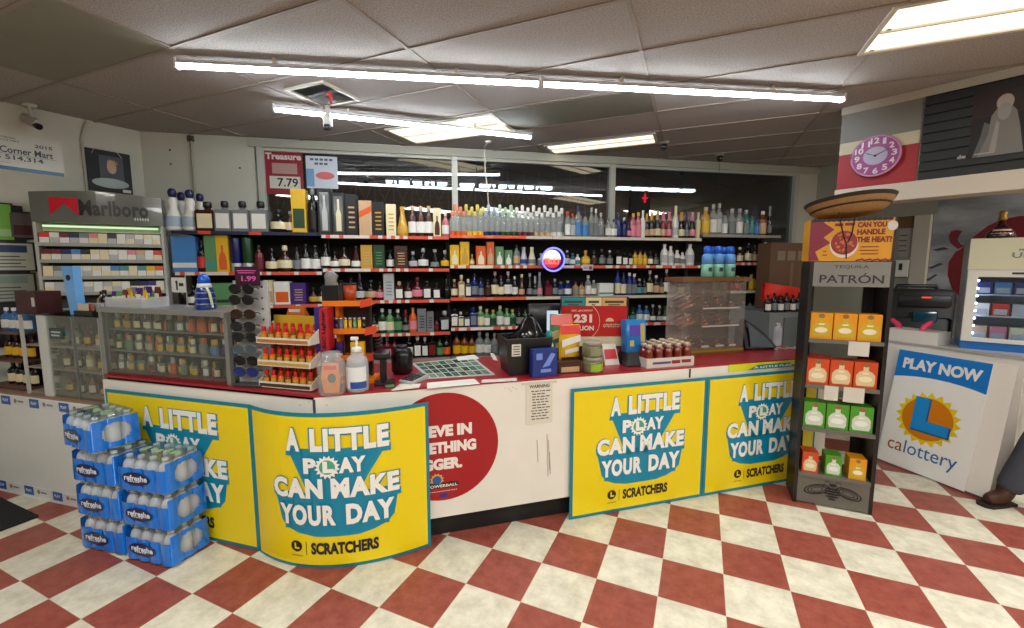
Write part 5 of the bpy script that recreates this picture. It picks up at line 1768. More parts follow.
for n_, c in enumerate(['navy', 'lblue', 'yellow', 'gold', 'lgreen', 'yellow', 'dark']):
    qq = off(q, th, -.075 + .026 * n_, -.008)
    o = obj('lighter', MB().lathe([(0, 0), (.008, 0), (.009, .004), (.009, .06), (0, .06)], 10, sx=1.1, sy=.7), M(COLR[c], 0.2), None, (qq[0], qq[1], Z0 + .314), th)
    tag(o, '%s pocket lighter, %s in the row of the orange display' % ({'lblue': 'light blue', 'lgreen': 'light green'}.get(c, c), ordinal(n_ + 1)), 'lighter', 'lighters in the orange display')
    obj('metal_hood', MB().lathe([(0, .06), (.0085, .06), (.0085, .075), (0, .075)], 8, sx=1.1, sy=.7), M((180, 180, 180), 0.25, .8), o)
for n_, (c, x) in enumerate((('purple', -.06), ('yellow', .02), ('yellow', .06))):
    qq = off(q, th, x, .0)
    o = carton((qq[0], qq[1], Z0 + .159), .035, .04, .085, c, '%s small packet on the lower tray of the orange display, %s' % (c, ordinal(n_ + 1)), th, None, 'band', 'small_packet', 'packet', 'cream')
# things lying on the top tray
zt = Z0 + .474
qq = off(q, th, -.1, .03)
t = thing('desk_bin', 'black plastic bin with a grey bag sticking out atop the orange display', 'bin', (qq[0], qq[1], zt), th)
bn = MB()
for a, b, c, d in ((-.045, .045, -.045, -.042), (-.045, .045, .042, .045), (-.045, -.042, -.042, .042), (.042, .045, -.042, .042)):
    bn.box(a, b, c, d, 0, .1)
bn.box(-.045, .045, -.045, .045, 0, .004)
obj('bin_shell', bn, M((20, 20, 22), 0.3), t)
qb = qq
g = MB()
g.lathe([(0.0, .01), (.03, .01), (.035, .09), (.028, .12), (.036, .15), (.02, .175), (0, .18)], 9)
random.seed(8)
g.v = [Vector((v.x + random.uniform(-.008, .008), v.y + random.uniform(-.008, .008), v.z)) for v in g.v]
o = obj('plastic_bag', g, M((130, 130, 128), 0.25), None, (qb[0], qb[1], zt + .004), th)
tag(o, 'crumpled grey plastic bag inside the black bin atop the orange display', 'plastic bag')
qq = off(q, th, .0, .03)
o = obj('drinking_cup', MB().lathe([(0, 0), (.03, 0), (.036, .1), (.033, .1), (.028, .004), (0, .004)], 16), M((170, 66, 24), 0.3), None, (qq[0], qq[1], zt), th)
tag(o, 'orange cup between the black bin and silver tools on the display', 'cup')
obj('dark_rim', MB().lathe([(.033, .1), (.037, .1), (.038, .112), (.033, .112)], 16), M((24, 22, 22), 0.4), o)
for n_ in range(3):
    qq = off(q, th, .05 + .022 * n_, .0 + .012 * n_)
    o = obj('pocket_tool', MB().rbox(-.007, .007, -.03, .03, 0, .014, .005), M((150, 150, 152), 0.3, .7), None, (qq[0], qq[1], zt), th + .5)
    tag(o, 'silver pocket tool lying %s from the orange cup on the display' % ['nearest', 'second', 'farthest'][n_], 'tool', 'pocket tools on the orange display')
    obj('black_clip', MB().box(-.004, .004, -.02, .0, .0141, .017), M((20, 20, 20), 0.4), o)

# ---- jar with orange pack, sanitizer
q, k = ctr(331, 0.07, 'L')
t = thing('candy_jar', 'clear plastic jar holding an orange candy bag at the counter bend', 'jar', (q[0], q[1], Z0), .05)
obj('jar_body', MB().lathe([(0, 0), (.062, 0), (.07, .012), (.072, .16), (.06, .19), (.05, .2), (.05, .225), (.046, .225), (.046, .2)], 22), clear_plastic((214, 216, 214), 0.28), t)
bg = MB()
bg.add([(-.04, 0, 0), (.04, 0, 0), (.045, -.018, .08), (-.045, -.018, .08), (.04, -.004, .165), (-.04, -.004, .165), (-.045, .018, .08), (.045, .018, .08)], [(0, 1, 2, 3), (3, 2, 4, 5), (1, 0, 6, 7), (7, 6, 5, 4), (0, 3, 6), (3, 5, 6), (1, 7, 2), (2, 7, 4)])
o = obj('candy_bag', bg, M((226, 132, 20), 0.3), None, (q[0], q[1] - .012, Z0 + .006), .05)
tag(o, 'orange candy bag with green print inside the clear jar', 'candy bag')
m = MB()
face(m, ellipse(.012, .085, .022, .026, 14), -.0215)
obj('green_print', m, M((40, 70, 50), 0.4), o)
m = MB()
m.box(-.03, .035, -.0125, -.009, .128, .15)
obj('red_print', m, M((206, 40, 30), 0.4), o)
q, k = ctr(357, 0.05, 'R')
t = thing('sanitizer_bottle', 'clear hand sanitizer pump bottle with white and blue label', 'bottle', (q[0], q[1], Z0), .1)
obj('bottle_body', MB().lathe([(0, 0), (.055, 0), (.06, .008), (.06, .155), (.052, .185), (.026, .205), (.022, .215), (0, .215)], 22), clear_plastic((206, 212, 214), 0.5), t)
lb = obj('label', MB().lathe([(.061, .02), (.0612, .14)], 16, a0=205, a1=330, smooth=True), M((222, 224, 222), 0.4), t)
obj('blue_band', MB().lathe([(.0618, .022), (.0618, .06)], 12, a0=245, a1=330), M((36, 74, 150), 0.4), lb)
obj('pump_collar', MB().lathe([(0, .215), (.026, .215), (.026, .24), (.01, .245), (0, .245)], 16), M((228, 228, 226), 0.35), t)
obj('pump_head', MB().tube([(0, 0, .245), (0, 0, .285)], .007, 8).rbox(-.03, .012, -.012, .012, .28, .298, .008), M((228, 228, 226), 0.35), t)

# ---- black things behind the keypad
q, k = ctr(383, 0.16, 'R')
t = thing('card_reader', 'black card reader on an upright stand next to the sanitizer', 'card reader', (q[0], q[1], Z0), .2)
obj('stand', MB().box(-.018, .018, -.012, .02, .012, .2), M((16, 16, 16), 0.4), t)
obj('foot', MB().rbox(-.05, .06, -.06, .05, 0, .012, .015), M((20, 20, 20), 0.4), t)
obj('reader', MB().rbox(-.045, .045, -.03, .02, .17, .21, .012, X=Matrix.Rotation(.3, 4, 'X')), M((22, 22, 24), 0.3), t)
hv = [(-.02 + .02 * math.cos(a * .7), -.01 + .03 * math.sin(a * .7), .21 + .0022 * a) for a in range(30)]
obj('coiled_cord', MB().tube(hv, .006, 6), M((14, 14, 14), 0.5), t)
q, k = ctr(389, 0.06, 'R')
o = carton((q[0], q[1], Z0), .06, .035, .035, 'black', 'small black and green box in front of the card reader', .3, None, 'panel', 'small_box', 'box', 'lgreen')
q, k = ctr(402, 0.38, 'R')
t = thing('black_jar', 'big rounded black jar at the back of the red countertop', 'jar', (q[0], q[1], Z0), 0)
obj('jar_body', MB().lathe([(0, 0), (.055, 0), (.066, .02), (.068, .12), (.056, .155), (.03, .168), (0, .17)], 20), M((14, 13, 14), 0.25), t)
obj('jar_lid', MB().lathe([(0, .166), (.034, .166), (.034, .182), (0, .184)], 18), M((40, 38, 40), 0.3), t)
a = at_z(414, 381, C_TOP)
t = thing('keypad', 'grey adding machine with dark keys lying near the counter edge', 'keypad', (a.x, a.y, Z0), -.55)
kb = MB()
kb.add([(-.05, -.075, 0), (.05, -.075, 0), (.05, .075, 0), (-.05, .075, 0), (-.05, -.075, .014), (.05, -.075, .014), (.05, .075, .032), (-.05, .075, .032)], [(3, 2, 1, 0), (4, 5, 6, 7), (0, 1, 5, 4), (2, 3, 7, 6), (0, 4, 7, 3), (1, 2, 6, 5)])
obj('case', kb, M((168, 168, 170), 0.4), t, bevel=.004)
for i in range(3):
    for j in range(4):
        x, y = -.03 + .03 * i, -.05 + .025 * j
        z = .014 + (y + .075) * .12
        obj('key', MB().box(x - .011, x + .011, y - .009, y + .009, z, z + .006), M((50, 52, 58), 0.4), t)
obj('screen', MB().box(-.038, .038, .045, .065, .029, .034), M((90, 100, 96), 0.2), t)


def sheet_on_counter(name, px_pts, col, label, cat, dz=0.0008, mat_=None):
    pts = [at_z(x, y, C_TOP) for x, y in px_pts]
    c = sum(pts, Vector()) / len(pts)
    area = sum(p.x * q.y - q.x * p.y for p, q in zip(pts, pts[1:] + pts[:1]))
    if area < 0:
        pts.reverse()
    o = obj(name, MB().slab([(p.x - c.x, p.y - c.y) for p in pts], 0, .0012), mat_ or M(col, 0.5), None, (c.x, c.y, C_TOP + dz))
    tag(o, label, cat)
    return o, c


sheet_on_counter('paper_slip', [(391, 391), (400, 384), (421, 384), (419, 388)], (216, 208, 190), 'white paper slip beneath the grey adding machine', 'paper')
sheet_on_counter('paper_slip', [(427, 389), (427, 383), (474, 379), (480, 384)], (220, 216, 204), 'long white paper sheet at the edge below the ticket mat', 'paper')
sheet_on_counter('paper_slip', [(481, 383), (482, 380), (517, 378), (517, 381)], (214, 200, 192), 'narrow white strip on the countertop before the black bucket', 'paper')
sheet_on_counter('paper_slip', [(493, 360), (490, 353), (494, 354), (498, 361)], (214, 206, 196), 'crumpled white slip beside the black bucket', 'paper')
mo, c = sheet_on_counter('ticket_mat', [(411, 363.5), (473, 357), (495, 375), (429, 379)], (176, 186, 178), 'glass ticket mat with greenish lottery tickets under it', 'mat')
pts = [at_z(x, y, C_TOP) - c for x, y in [(411, 363.5), (473, 357), (495, 375), (429, 379)]]
random.seed(2)
tk = {n_: MB() for n_ in range(3)}
for i in range(8):
    for j in range(4):
        u0, v0 = .05 + .115 * i, .06 + .23 * j

        def bl(u, v):
            p = (pts[0] * (1 - u) + pts[1] * u) * (1 - v) + (pts[3] * (1 - u) + pts[2] * u) * v
            return (p.x, p.y, .0016)
        tk[random.randint(0, 2)].add([bl(u0, v0), bl(u0, v0 + .2), bl(u0 + .1, v0 + .2), bl(u0 + .1, v0)], [(0, 1, 2, 3)])
for n_, c_ in enumerate(((70, 104, 84), (120, 140, 116), (44, 66, 56))):
    obj('ticket_print', tk[n_], M(c_, 0.25), mo)
sheet_on_counter('paper_slip', [(458, 361), (456, 357.5), (474, 355), (480, 359)], (222, 224, 216), 'white paper lying on the far edge of the ticket mat', 'paper', .0026)

# ---- black bucket with a bag
q, k = ctr(524, 0.22, 'R')
t = thing('bin', 'square black plastic bucket with a small white label on the counter', 'bucket', (q[0], q[1], Z0), .28)
bw = .155
bk = MB()
for z0_, z1_, a_, b_ in ((0, .235, .80, 1.0),):
    vs = []
    for z, s_, y_ in ((0, .84, 0), (.235, 1, 0), (.235, .95, 0), (.006, .8, 0)):
        for sx_, sy_ in ((-1, -1), (1, -1), (1, 1), (-1, 1)):
            vs.append((sx_ * bw * s_, sy_ * bw * .8 * s_, z))
    fs = [(3, 2, 1, 0), (12, 13, 14, 15)]
    for r in range(3):
        for k_ in range(4):
            fs.append((r * 4 + k_, r * 4 + (k_ + 1) % 4, r * 4 + 4 + (k_ + 1) % 4, r * 4 + 4 + k_))
    bk.add(vs, fs)
obj('bucket_shell', bk, M((15, 15, 16), 0.35), t, bevel=.02)
lbm = MB()
lbm.box(-.118, -.06, -bw * .8 - .002, -bw * .8 + .006, .125, .2)
lb = obj('white_label', lbm, M((214, 210, 196), 0.5), t)
m = MB()
for n_ in range(4):
    m.box(-.112 + .004 * (n_ % 2), -.068, -bw * .8 - .003, -bw * .8 - .002, .135 + .016 * n_, .141 + .016 * n_)
obj('label_print', m, M((50, 50, 50), 0.5), lb)
g = MB()
random.seed(14)
prof = [(.0, .0), (.08, .0), (.09, .09), (.075, .15), (.09, .2), (.06, .28), (.03, .34), (0, .36)]
g.lathe(prof, 11, sx=1.2)
g.v = [Vector((v.x * (1 + random.uniform(-.22, .22)) + (.03 if v.z > .2 else 0), v.y * (1 + random.uniform(-.2, .2)), v.z + random.uniform(-.02, .02) * (v.z > .01))) for v in g.v]
o = obj('trash_bag', g, M((16, 16, 18), 0.15), None, (q[0] + .0, q[1] + .0, Z0 + .012), .2)
tag(o, 'crumpled shiny black plastic bag sticking out of the black bucket', 'plastic bag')

# ---- register monitor behind the bucket
q, k = ctr(546, 0.62, 'R')
t = thing('register_monitor', 'black register monitor with pale blue screen behind the bucket', 'monitor', (q[0], q[1], Z0), TH_R - .2)
obj('housing', MB().rbox(-.14, .16, -.02, .03, .14, .40, .015), M((18, 19, 22), 0.3), t)
obj('neck', MB().box(-.03, .03, 0, .03, .012, .15), M((20, 20, 20), 0.4), t)
obj('foot', MB().rbox(-.1, .1, -.08, .08, 0, .012, .03), M((20, 20, 20), 0.4), t)
obj('screen', MB().box(-.0, .085, -.0225, -.0205, .2, .35), glow((196, 214, 226), 0.55, 'lit_screen'), t)
q, k = ctr(538, 0.42, 'R')
o = carton((q[0], q[1], Z0), .16, .05, .2, 'tan', 'tan cardboard flap standing between the bucket and the monitor', TH_R, None, None, 'carton', 'box')

# ---- snacks beside the bucket
q, k = ctr(543.5, 0.05, 'R')
o = carton((q[0], q[1], Z0), 27 * k, .05, .175, 'blue', 'bright blue box with pale script next to the black bucket', TH_R + .08, None, None, 'snack_box', 'box')
m = MB()
m.box(-.03, .04, -.0275, -.0255, .03, .05).box(-.06, -.02, -.0275, -.0255, .11, .15)
m.add([(-.02, -.0268, .06), (.03, -.0268, .07), (.07, -.0268, .14), (.04, -.0268, .15)], [(0, 1, 2, 3)])
obj('pale_print', m, M((110, 140, 214), 0.3), o)
q, k = ctr(549, 0.15, 'R')
t = thing('squeeze_bottle', 'small teal capped bottle peeking over the blue box', 'bottle', (q[0], q[1], Z0), 0)
obj('bottle_body', MB().lathe([(0, 0), (.026, 0), (.028, .01), (.028, .18), (.016, .2), (0, .2)], 14), M((190, 200, 196), 0.2), t)
obj('cap', MB().lathe([(0, .19), (.024, .19), (.02, .26), (.012, .27), (0, .27)], 14), M((30, 140, 130), 0.3), t)


def chip_bag(loc, rz, w, h, cols, text):
    t = thing('chip_bag', text, 'chip bag', loc, rz, 'chip bags by the jackpot sign')
    m = MB()
    n = 8
    vs = []
    for s_ in (-1, 1):
        for j in range(n + 1):
            z = h * j / n
            bulge = .03 * math.sin(math.pi * j / n) ** .7
            for i in range(7):
                u = i / 6
                vs.append((-w / 2 + w * u, s_ * bulge * math.sin(math.pi * u) ** .6 if 0 < i < 6 else 0, z))
    fs = []
    q_ = (n + 1) * 7
    for j in range(n):
        for i in range(6):
            a_ = j * 7 + i
            fs.append([a_, a_ + 1, a_ + 8, a_ + 7])
            fs.append([q_ + a_, q_ + a_ + 7, q_ + a_ + 8, q_ + a_ + 1])
    m.add(vs, fs, True)
    b = obj('bag', m, M(COLR[cols[0]], 0.2, coat=.4), t)
    tp = MB()
    tp.box(-w * .46, w * .46, -.034, -.028, h * .12, h * .3)
    obj('dark_print', tp, M((60, 18, 16), 0.3), b)
    tp = MB()
    tp.add([(-w * .45, -.032, h * .52), (w * .45, -.032, h * .64), (w * .45, -.03, h * .78), (-w * .45, -.032, h * .68)], [(0, 1, 2, 3)])
    tp.add([(-w * .3, -.0335, h * .36), (w * .35, -.0335, h * .42), (w * .35, -.0335, h * .52), (-w * .3, -.0335, h * .46)], [(0, 1, 2, 3)])
    obj('pale_print', tp, M(COLR[cols[1]], 0.3), b)
    tp = MB()
    tp.add([(-w * .48, -.024, h * .8), (w * .48, -.024, h * .8), (w * .48, -.004, h * .985), (-w * .48, -.004, h * .985)], [(0, 1, 2, 3)])
    obj('bag_top_print', tp, M(COLR[cols[2]], 0.3), b)


q, k = ctr(568, 0.13, 'R')
o = carton((q[0], q[1] - .03, Z0), 24 * k, .06, .075, 'brown', 'low brown snack tray under the yellow chip bag', TH_R, None, 'panel', 'snack_tray', 'box', 'tan')
chip_bag((q[0] + .012, q[1] + .045, Z0), TH_R + .05, .15, .30, ('yellow', 'white', 'ltred'), 'yellow and red chip bag standing over the brown snack tray')
q, k = ctr(561, 0.25, 'R')
chip_bag((q[0], q[1] + .03, Z0), TH_R - .05, .16, .36, ('lgreen', 'cream', 'ltred'), 'green chip bag standing behind the yellow chip bag')
for px, d, z, lab in ((592.5, .07, 0, 'lower pickled snack jar with green label on the counter'), (592.0, .075, .1005, 'upper pickled snack jar stacked on the lower one')):
    q, k = ctr(px, d, 'R')
    t = thing('snack_jar', lab, 'jar', (q[0], q[1], Z0 + z), TH_R, 'stacked snack jars')
    obj('jar_body', MB().lathe([(0, 0), (.06, 0), (.066, .008), (.066, .068), (.058, .078), (0, .078)], 20), M((110, 108, 76), 0.15, coat=.4, noise=.4, nscale=60), t)
    obj('jar_lid', MB().lathe([(0, .078), (.061, .078), (.061, .098), (.058, .1), (0, .1)], 20), M((150, 146, 130), 0.3), t)
    obj('label', MB().lathe([(.0672, .015), (.0672, .06)], 14, a0=235, a1=335), M((140, 176, 40) if z == 0 else (130, 130, 104), 0.4), t)
q, k = ctr(612, 0.2, 'R')
t = thing('leaflet_holder', 'red and white leaflet stand in front of the jackpot sign', 'leaflet', (q[0], q[1], Z0), TH_R)
lf = MB()
lf.add([(-.05, 0, 0), (.06, 0, 0), (.05, .05, .14), (-.055, .05, .14), (-.05, .05, 0), (.06, .05, 0)], [(0, 1, 2, 3), (1, 0, 4, 5), (0, 3, 4), (1, 5, 2), (5, 4, 3, 2)])
obj('leaflet', lf, M((214, 206, 196), 0.4), t)
m = MB()
m.add([(-.045, .0125, .04), (.05, .0125, .04), (.045, .035, .105), (-.046, .035, .105)], [(0, 1, 2, 3)])
obj('red_print', m, M((190, 40, 54), 0.4), t)

# ---- jackpot sign
P, W, k = span(560.5, 622.5, 0.40, 'R')
t = thing('jackpot_sign', 'red lottery jackpot sign reading 231 MILLION on the counter', 'sign', (P[0], P[1], Z0), TH_R - .28)
W *= .93
zt0, zt1 = zat(346, (P[0] + .2, P[1])) - Z0, zat(297, (P[0] + .2, P[1])) - Z0
obj('housing', MB().box(0, W + .012, 0, .05, zt0 - .004, zt1), M((22, 18, 18), 0.4), t)
obj('stand', MB().box(W * .3, W * .7, .01, .045, 0, zt0), M((22, 18, 18), 0.4), t)
hh = zt1 - zt0
obj('red_face', MB().box(.002, W, -.004, 0, zt0 + hh * .2, zt1 - hh * .19), M((186, 18, 20), 0.3), t)
obj('lower_panel', MB().box(.002, W, -.004, 0, zt0, zt0 + hh * .195), M((214, 206, 170), 0.4), t)
for a_, b_, c_, wd in ((.01, .36, (24, 134, 140), 'teal'), (.37, .61, (214, 200, 150), 'cream'), (.62, .985, (206, 160, 100), 'orange')):
    o = obj('header_card', MB().box(W * a_, W * b_, -.006, 0, zt1 - hh * .18, zt1 - hh * .01), M(c_, 0.4), t)
    m = MB()
    m.box(W * (a_ + .04), W * (b_ - .04), -.0075, -.0062, zt1 - hh * .12, zt1 - hh * .075).box(W * (a_ + .09), W * (b_ - .1), -.0075, -.0062, zt1 - hh * .165, zt1 - hh * .145)
    obj('card_print', m, M((50, 60, 50), 0.4), o)
m = MB()
zc = zt0 + hh * .2
hr = hh * .61
put_text(m, '231', W * .19, W * .47, zc + hr * .46, zc + hr * .74, -.006, bold=.05)
put_text(m, 'MILLION', W * .13, W * .50, zc + hr * .2, zc + hr * .36, -.006, bold=.04)
put_text(m, 'EST. JACKPOT', W * .16, W * .48, zc + hr * .82, zc + hr * .89, -.006, bold=.02)
ring_o, ring_i = ellipse(W * .33, zc + hr * .5, W * .26, hr * .62, 40, -75, 75), ellipse(W * .33, zc + hr * .5, W * .255, hr * .605, 40, -75, 75)
n = len(ring_o)
m.add([(p[0], -.0055, min(max(p[1], zc), zc + hr)) for p in ring_o + ring_i], [[i, i + 1, i + 1 + n, i + n] for i in range(n - 1)])
obj('white_lettering', m, M((232, 214, 200), 0.4), t)
m = MB()
for n_ in range(9):
    face(m, ellipse(W * (.66 + .034 * n_), zc + hr * (.36 + .012 * (n_ % 2)), W * .019, hr * .058, 12), -.0056 - .0001 * n_)
face(m, [(W * .74 + .03 * math.cos(a_) * 1.0, zc + hr * .5 + .026 * math.sin(a_)) for a_ in [math.pi * k_ / 10 for k_ in range(11)]], -.0052)
obj('ball_logo', m, M((220, 180, 150), 0.4), t)
m = MB()
put_text(m, 'POWERBALL', W * .655, W * .945, zc + hr * .335, zc + hr * .39, -.0075, bold=.02)
obj('logo_lettering', m, M((60, 14, 14), 0.4), t)

# ---- lottery terminal
q, k = ctr(635, 0.17, 'R')
t = thing('ticket_checker', 'bright blue ticket checker on a black foot beside the jackpot sign', 'ticket checker', (q[0], q[1], Z0), TH_R - .1)
fb = MB()
fb.add([(-.10, -.07, 0), (.08, -.07, 0), (.08, .12, 0), (-.10, .12, 0), (-.06, -.02, .1), (.06, -.02, .1), (.06, .1, .13), (-.06, .1, .13)], [(3, 2, 1, 0), (4, 5, 6, 7), (0, 1, 5, 4), (2, 3, 7, 6), (0, 4, 7, 3), (1, 2, 6, 5)])
obj('foot', fb, M((16, 16, 18), 0.4), t, bevel=.01)
X = Matrix.Rotation(-.12, 4, 'X')
obj('housing', MB().rbox(-.075, .075, -.035, .06, .085, .315, .012, X=X), M((10, 112, 178), 0.3), t)
m = MB()
m.box(-.05, .025, -.0385, -.0355, .2, .275, X=X)
obj('screen', m, M((86, 70, 170), 0.2), t)
m = MB()
m.box(.03, .06, -.0375, -.0355, .16, .285, X=X).box(-.05, -.02, -.0375, -.0355, .13, .17, X=X)
obj('sun_print', m, M((186, 160, 90), 0.3), t)

# ---- tray of red drinks
P, W, k = span(647, 694, 0.035, 'R')
TD = .25
t = thing('bottle_tray', 'white cardboard tray of red drink bottles at the counter edge', 'tray', (P[0], P[1], Z0), TH_R)
tr = MB()
tr.box(0, W, 0, TD, 0, .004).box(0, W, 0, .004, .004, .065).box(0, W, TD - .004, TD, .004, .065).box(0, .004, .004, TD - .004, .004, .065).box(W - .004, W, .004, TD - .004, .004, .065)
obj('tray_shell', tr, M((204, 196, 188), 0.5), t)
m = MB()
m.box(W * .52, W * .7, -.0015, -.0003, .022, .045).box(W * .73, W * .93, -.0015, -.0003, .024, .046)
obj('red_print', m, M((140, 24, 36), 0.5), t)
m = MB()
m.box(W * .12, W * .5, -.0015, -.0003, .025, .04)
obj('violet_print', m, M((80, 60, 120), 0.5), t)
tb_ = MB().lathe([(0, 0), (.027, 0), (.03, .006), (.03, .075), (.031, .085), (.026, .11), (.018, .125), (.018, .135), (0, .135)], 14).mesh('glass')
tc_ = MB().lathe([(0, .13), (.021, .13), (.021, .15), (.019, .152), (0, .152)], 14).mesh('cap')
tl_ = MB().lathe([(.0305, .06), (.0305, .078)], 14).mesh('label_band')
tcm = MB().lathe([(.0305, .03), (.0312, .062)], 12, a0=200, a1=340).mesh('label')
for j in range(4):
    for i in range(5):
        q = off(P, TH_R, .035 + (W - .07) * i / 4, .036 + (TD - .072) * j / 3)
        o = bpy.data.objects.new('drink_bottle', tb_)
        COL.objects.link(o)
        o.location, o.rotation_euler = (q[0], q[1], Z0 + .0045), (0, 0, TH_R)
        paint(o, M((112, 30, 16), 0.12, coat=.4))
        tag(o, 'red drink bottle with silver cap, %s in the %s row of the white tray' % (ordinal(i + 1), ['front', 'second', 'third', 'rear'][j]), 'bottle', 'red drink bottles in the tray')
        for nm, me, mt_ in (('cap', tc_, M((196, 176, 150), 0.3, .3)), ('label', tcm, M((176, 110, 84), 0.4))):
            ch = bpy.data.objects.new(nm, me)
            COL.objects.link(ch)
            ch.parent = o
            paint(ch, mt_)

# ---- cigar case
P, W, k = span(681, 742, 0.31, 'R')
CD, CH = .2, zat(282, (P[0], P[1])) - Z0
t = thing('cigar_case', 'clear acrylic cigar case with wooden lid and base', 'display case', (P[0], P[1], Z0), TH_R)
WOOD = M((112, 76, 44), 0.5, noise=.3, nscale=30)
obj('wooden_base', MB().box(-.004, W + .004, -.004, CD + .004, 0, .04), WOOD, t)
obj('yellow_trim', MB().box(0, W, -.0055, -.0042, .02, .036), M((150, 130, 30), 0.5), t)
obj('wooden_lid', MB().box(-.02, W + .03, -.015, CD + .01, CH, CH + .032), WOOD, t)
ACR = clear_plastic((206, 198, 190), 0.09, 0.12)
for a_, b_, c_, d_ in ((0, W, 0, .003), (0, .003, .004, CD - .004), (W - .003, W, .004, CD - .004)):
    obj('acrylic_wall', MB().box(a_, b_, c_, d_, .0405, CH - .0005), ACR, t)
obj('back_wall', MB().box(0, W, CD - .003, CD, .0405, CH - .0005), clear_plastic((196, 186, 176), 0.4, .3), t)
EDGE = M((206, 200, 188), 0.4)
CS = [.041, .04 + (CH - .04) * .33, .04 + (CH - .04) * .60]
for n_, z in enumerate(CS[1:]):
    obj('shelf', MB().box(.004, W - .004, .05, CD - .004, z - .004, z), thin_glass((220, 216, 206), .08, .1, 'acrylic_shelf'), t)
    obj('shelf_edge', MB().box(W * .38, W - .004, .046, .05, z - .006, z + .006), EDGE, t)
for x in (.36, .6, .82):
    obj('divider', MB().box(W * x, W * x + .003, .05, CD - .004, .041, CH - .01), thin_glass((214, 208, 196), .1, .1, 'acrylic_divider'), t)
for n_, (x0_, x1_) in enumerate(((.38, .5), (.62, .75), (.84, .95))):
    obj('price_label', MB().box(W * x0_, W * x1_, .044, .047, .048, .062), M((214, 208, 186), 0.5), t)
random.seed(31)
cg = MB().tube([(-.062, 0, 0), (-.056, 0, 0), (.055, 0, 0), (.062, 0, 0)], [.004, .0075, .0075, .0055], 8).mesh('cigar')
cb = MB().tube([(.02, 0, 0), (.034, 0, 0)], .0079, 8, caps=False).mesh('paper_band')
nn = 0
for n_, z in enumerate(CS):
    for c_, xc in enumerate((.2, .48, .71, .9)):
        m_ = 5 if n_ > 0 else 3
        for i in range(m_ if xc < .85 else 2):
            q = off(P, TH_R, W * xc + random.uniform(-.012, .012) * (xc < .85), .085 + .03 * i)
            o = bpy.data.objects.new('cigar', cg)
            COL.objects.link(o)
            ln = .8 if xc > .3 else 1.25
            o.location = (q[0], q[1], Z0 + z + .012 + .022 * i)
            o.scale = (ln * (.62 if xc > .3 else 1), 1, 1)
            o.rotation_euler = (0, math.radians(-14 if xc > .3 else -20), TH_R + random.uniform(-.1, .1))
            paint(o, M(random.choice([(134, 76, 40), (150, 92, 52), (110, 60, 34)]), 0.6))
            tag(o, '%s brown cigar of the %s section on the %s shelf of the cigar case' % (ordinal(i + 1), ordinal(c_ + 1), rowwd[n_]), 'cigar', 'cigars in the acrylic case')
            b = bpy.data.objects.new('paper_band', cb)
            COL.objects.link(b)
            b.parent = o
            paint(b, M((196, 90, 40) if nn % 2 else (206, 190, 140), 0.4))
            nn += 1
# blue-green bottles on its lid
ZL = Z0 + CH + .0325
for n_, (px, d) in enumerate(((702.5, .36), (713, .36), (724.5, .36), (707.5, .46), (718.5, .46))):
    q, k = ctr(px, d, 'R')
    t = thing('drink_jug', ['front left', 'front middle', 'front right', 'rear left', 'rear right'][n_] + ' blue capped bottle with green label on the cigar case', 'bottle', (q[0], q[1], ZL), TH_R, 'blue capped bottles on the cigar case')
    hb = .0325 / .0065 * k * .0
    obj('bottle_body', MB().lathe([(0, .1), (.041, .1), (.041, .145), (.038, .168), (.025, .182), (0, .182)], 18), M((84, 146, 206), 0.2, coat=.4), t)
    obj('green_label', MB().lathe([(0, 0), (.038, 0), (.0412, .006), (.0416, .1), (0, .1)], 18), M((112, 164, 140), 0.35), t)
    obj('blue_cap', MB().lathe([(0, .182), (.026, .182), (.03, .194), (.03, .222), (.023, .236), (0, .24)], 16), M((16, 84, 186), 0.25), t)
    obj('label_emblem', MB().lathe([(.042, .045), (.0422, .075)], 8, a0=245, a1=295), M((40, 60, 66), 0.4), t)

# ---- bag, little bottle and cord past the case
q, k = ctr(754, 0.42, 'R')
t = thing('carry_bag', 'slumped black bag with a grey panel past the cigar case', 'bag', (q[0], q[1], Z0), TH_R - .15)
m = MB()
m.add([(-.14, -.08, 0), (.16, -.08, 0), (.16, .09, 0), (-.14, .09, 0), (-.15, -.05, .14), (.12, -.05, .07), (.12, .07, .09), (-.15, .07, .16), (-.12, -.02, .25), (.02, -.01, .17), (.03, .05, .18), (-.12, .05, .25)], [(3, 2, 1, 0), (0, 1, 5, 4), (1, 2, 6, 5), (2, 3, 7, 6), (3, 0, 4, 7), (4, 5, 9, 8), (5, 6, 10, 9), (6, 7, 11, 10), (7, 4, 8, 11), (8, 9, 10, 11)])
b_ = obj('bag_body', m, M((20, 21, 24), 0.35), t, bevel=.015)
m = MB()
m.add([(-.1, -.082, .03), (.11, -.084, .02), (.05, -.07, .09), (-.11, -.047, .22)], [(0, 1, 2, 3)])
obj('grey_panel', m, M((78, 92, 102), 0.3), b_)
q, k = ctr(776, 0.45, 'R')
o = bpy.data.objects.new('water_bottle', BOT)
COL.objects.link(o)
o.location = (q[0], q[1], Z0)
paint(o, PET)
tag(o, 'small clear water bottle with blue label past the black bag', 'bottle')
ch = bpy.data.objects.new('bottle_cap', CAPM)
COL.objects.link(ch)
ch.parent = o
paint(ch, M((230, 232, 234), .3))
obj('blue_label', MB().lathe([(.0278, .07), (.0278, .105)], 14), M((40, 110, 190), .3), o)
q, k = ctr(786, 0.3, 'R')
random.seed(4)
cpts = [(-.1 + .02 * n_, .03 * math.sin(n_ * 1.3), .006 + .008 * abs(math.sin(n_ * .9))) for n_ in range(13)]
o = obj('white_cord', MB().tube(cpts, .004, 6), M((206, 196, 184), .5), None, (q[0], q[1], Z0), TH_R)
tag(o, 'loose white cord lying at the far end of the red countertop', 'cord')
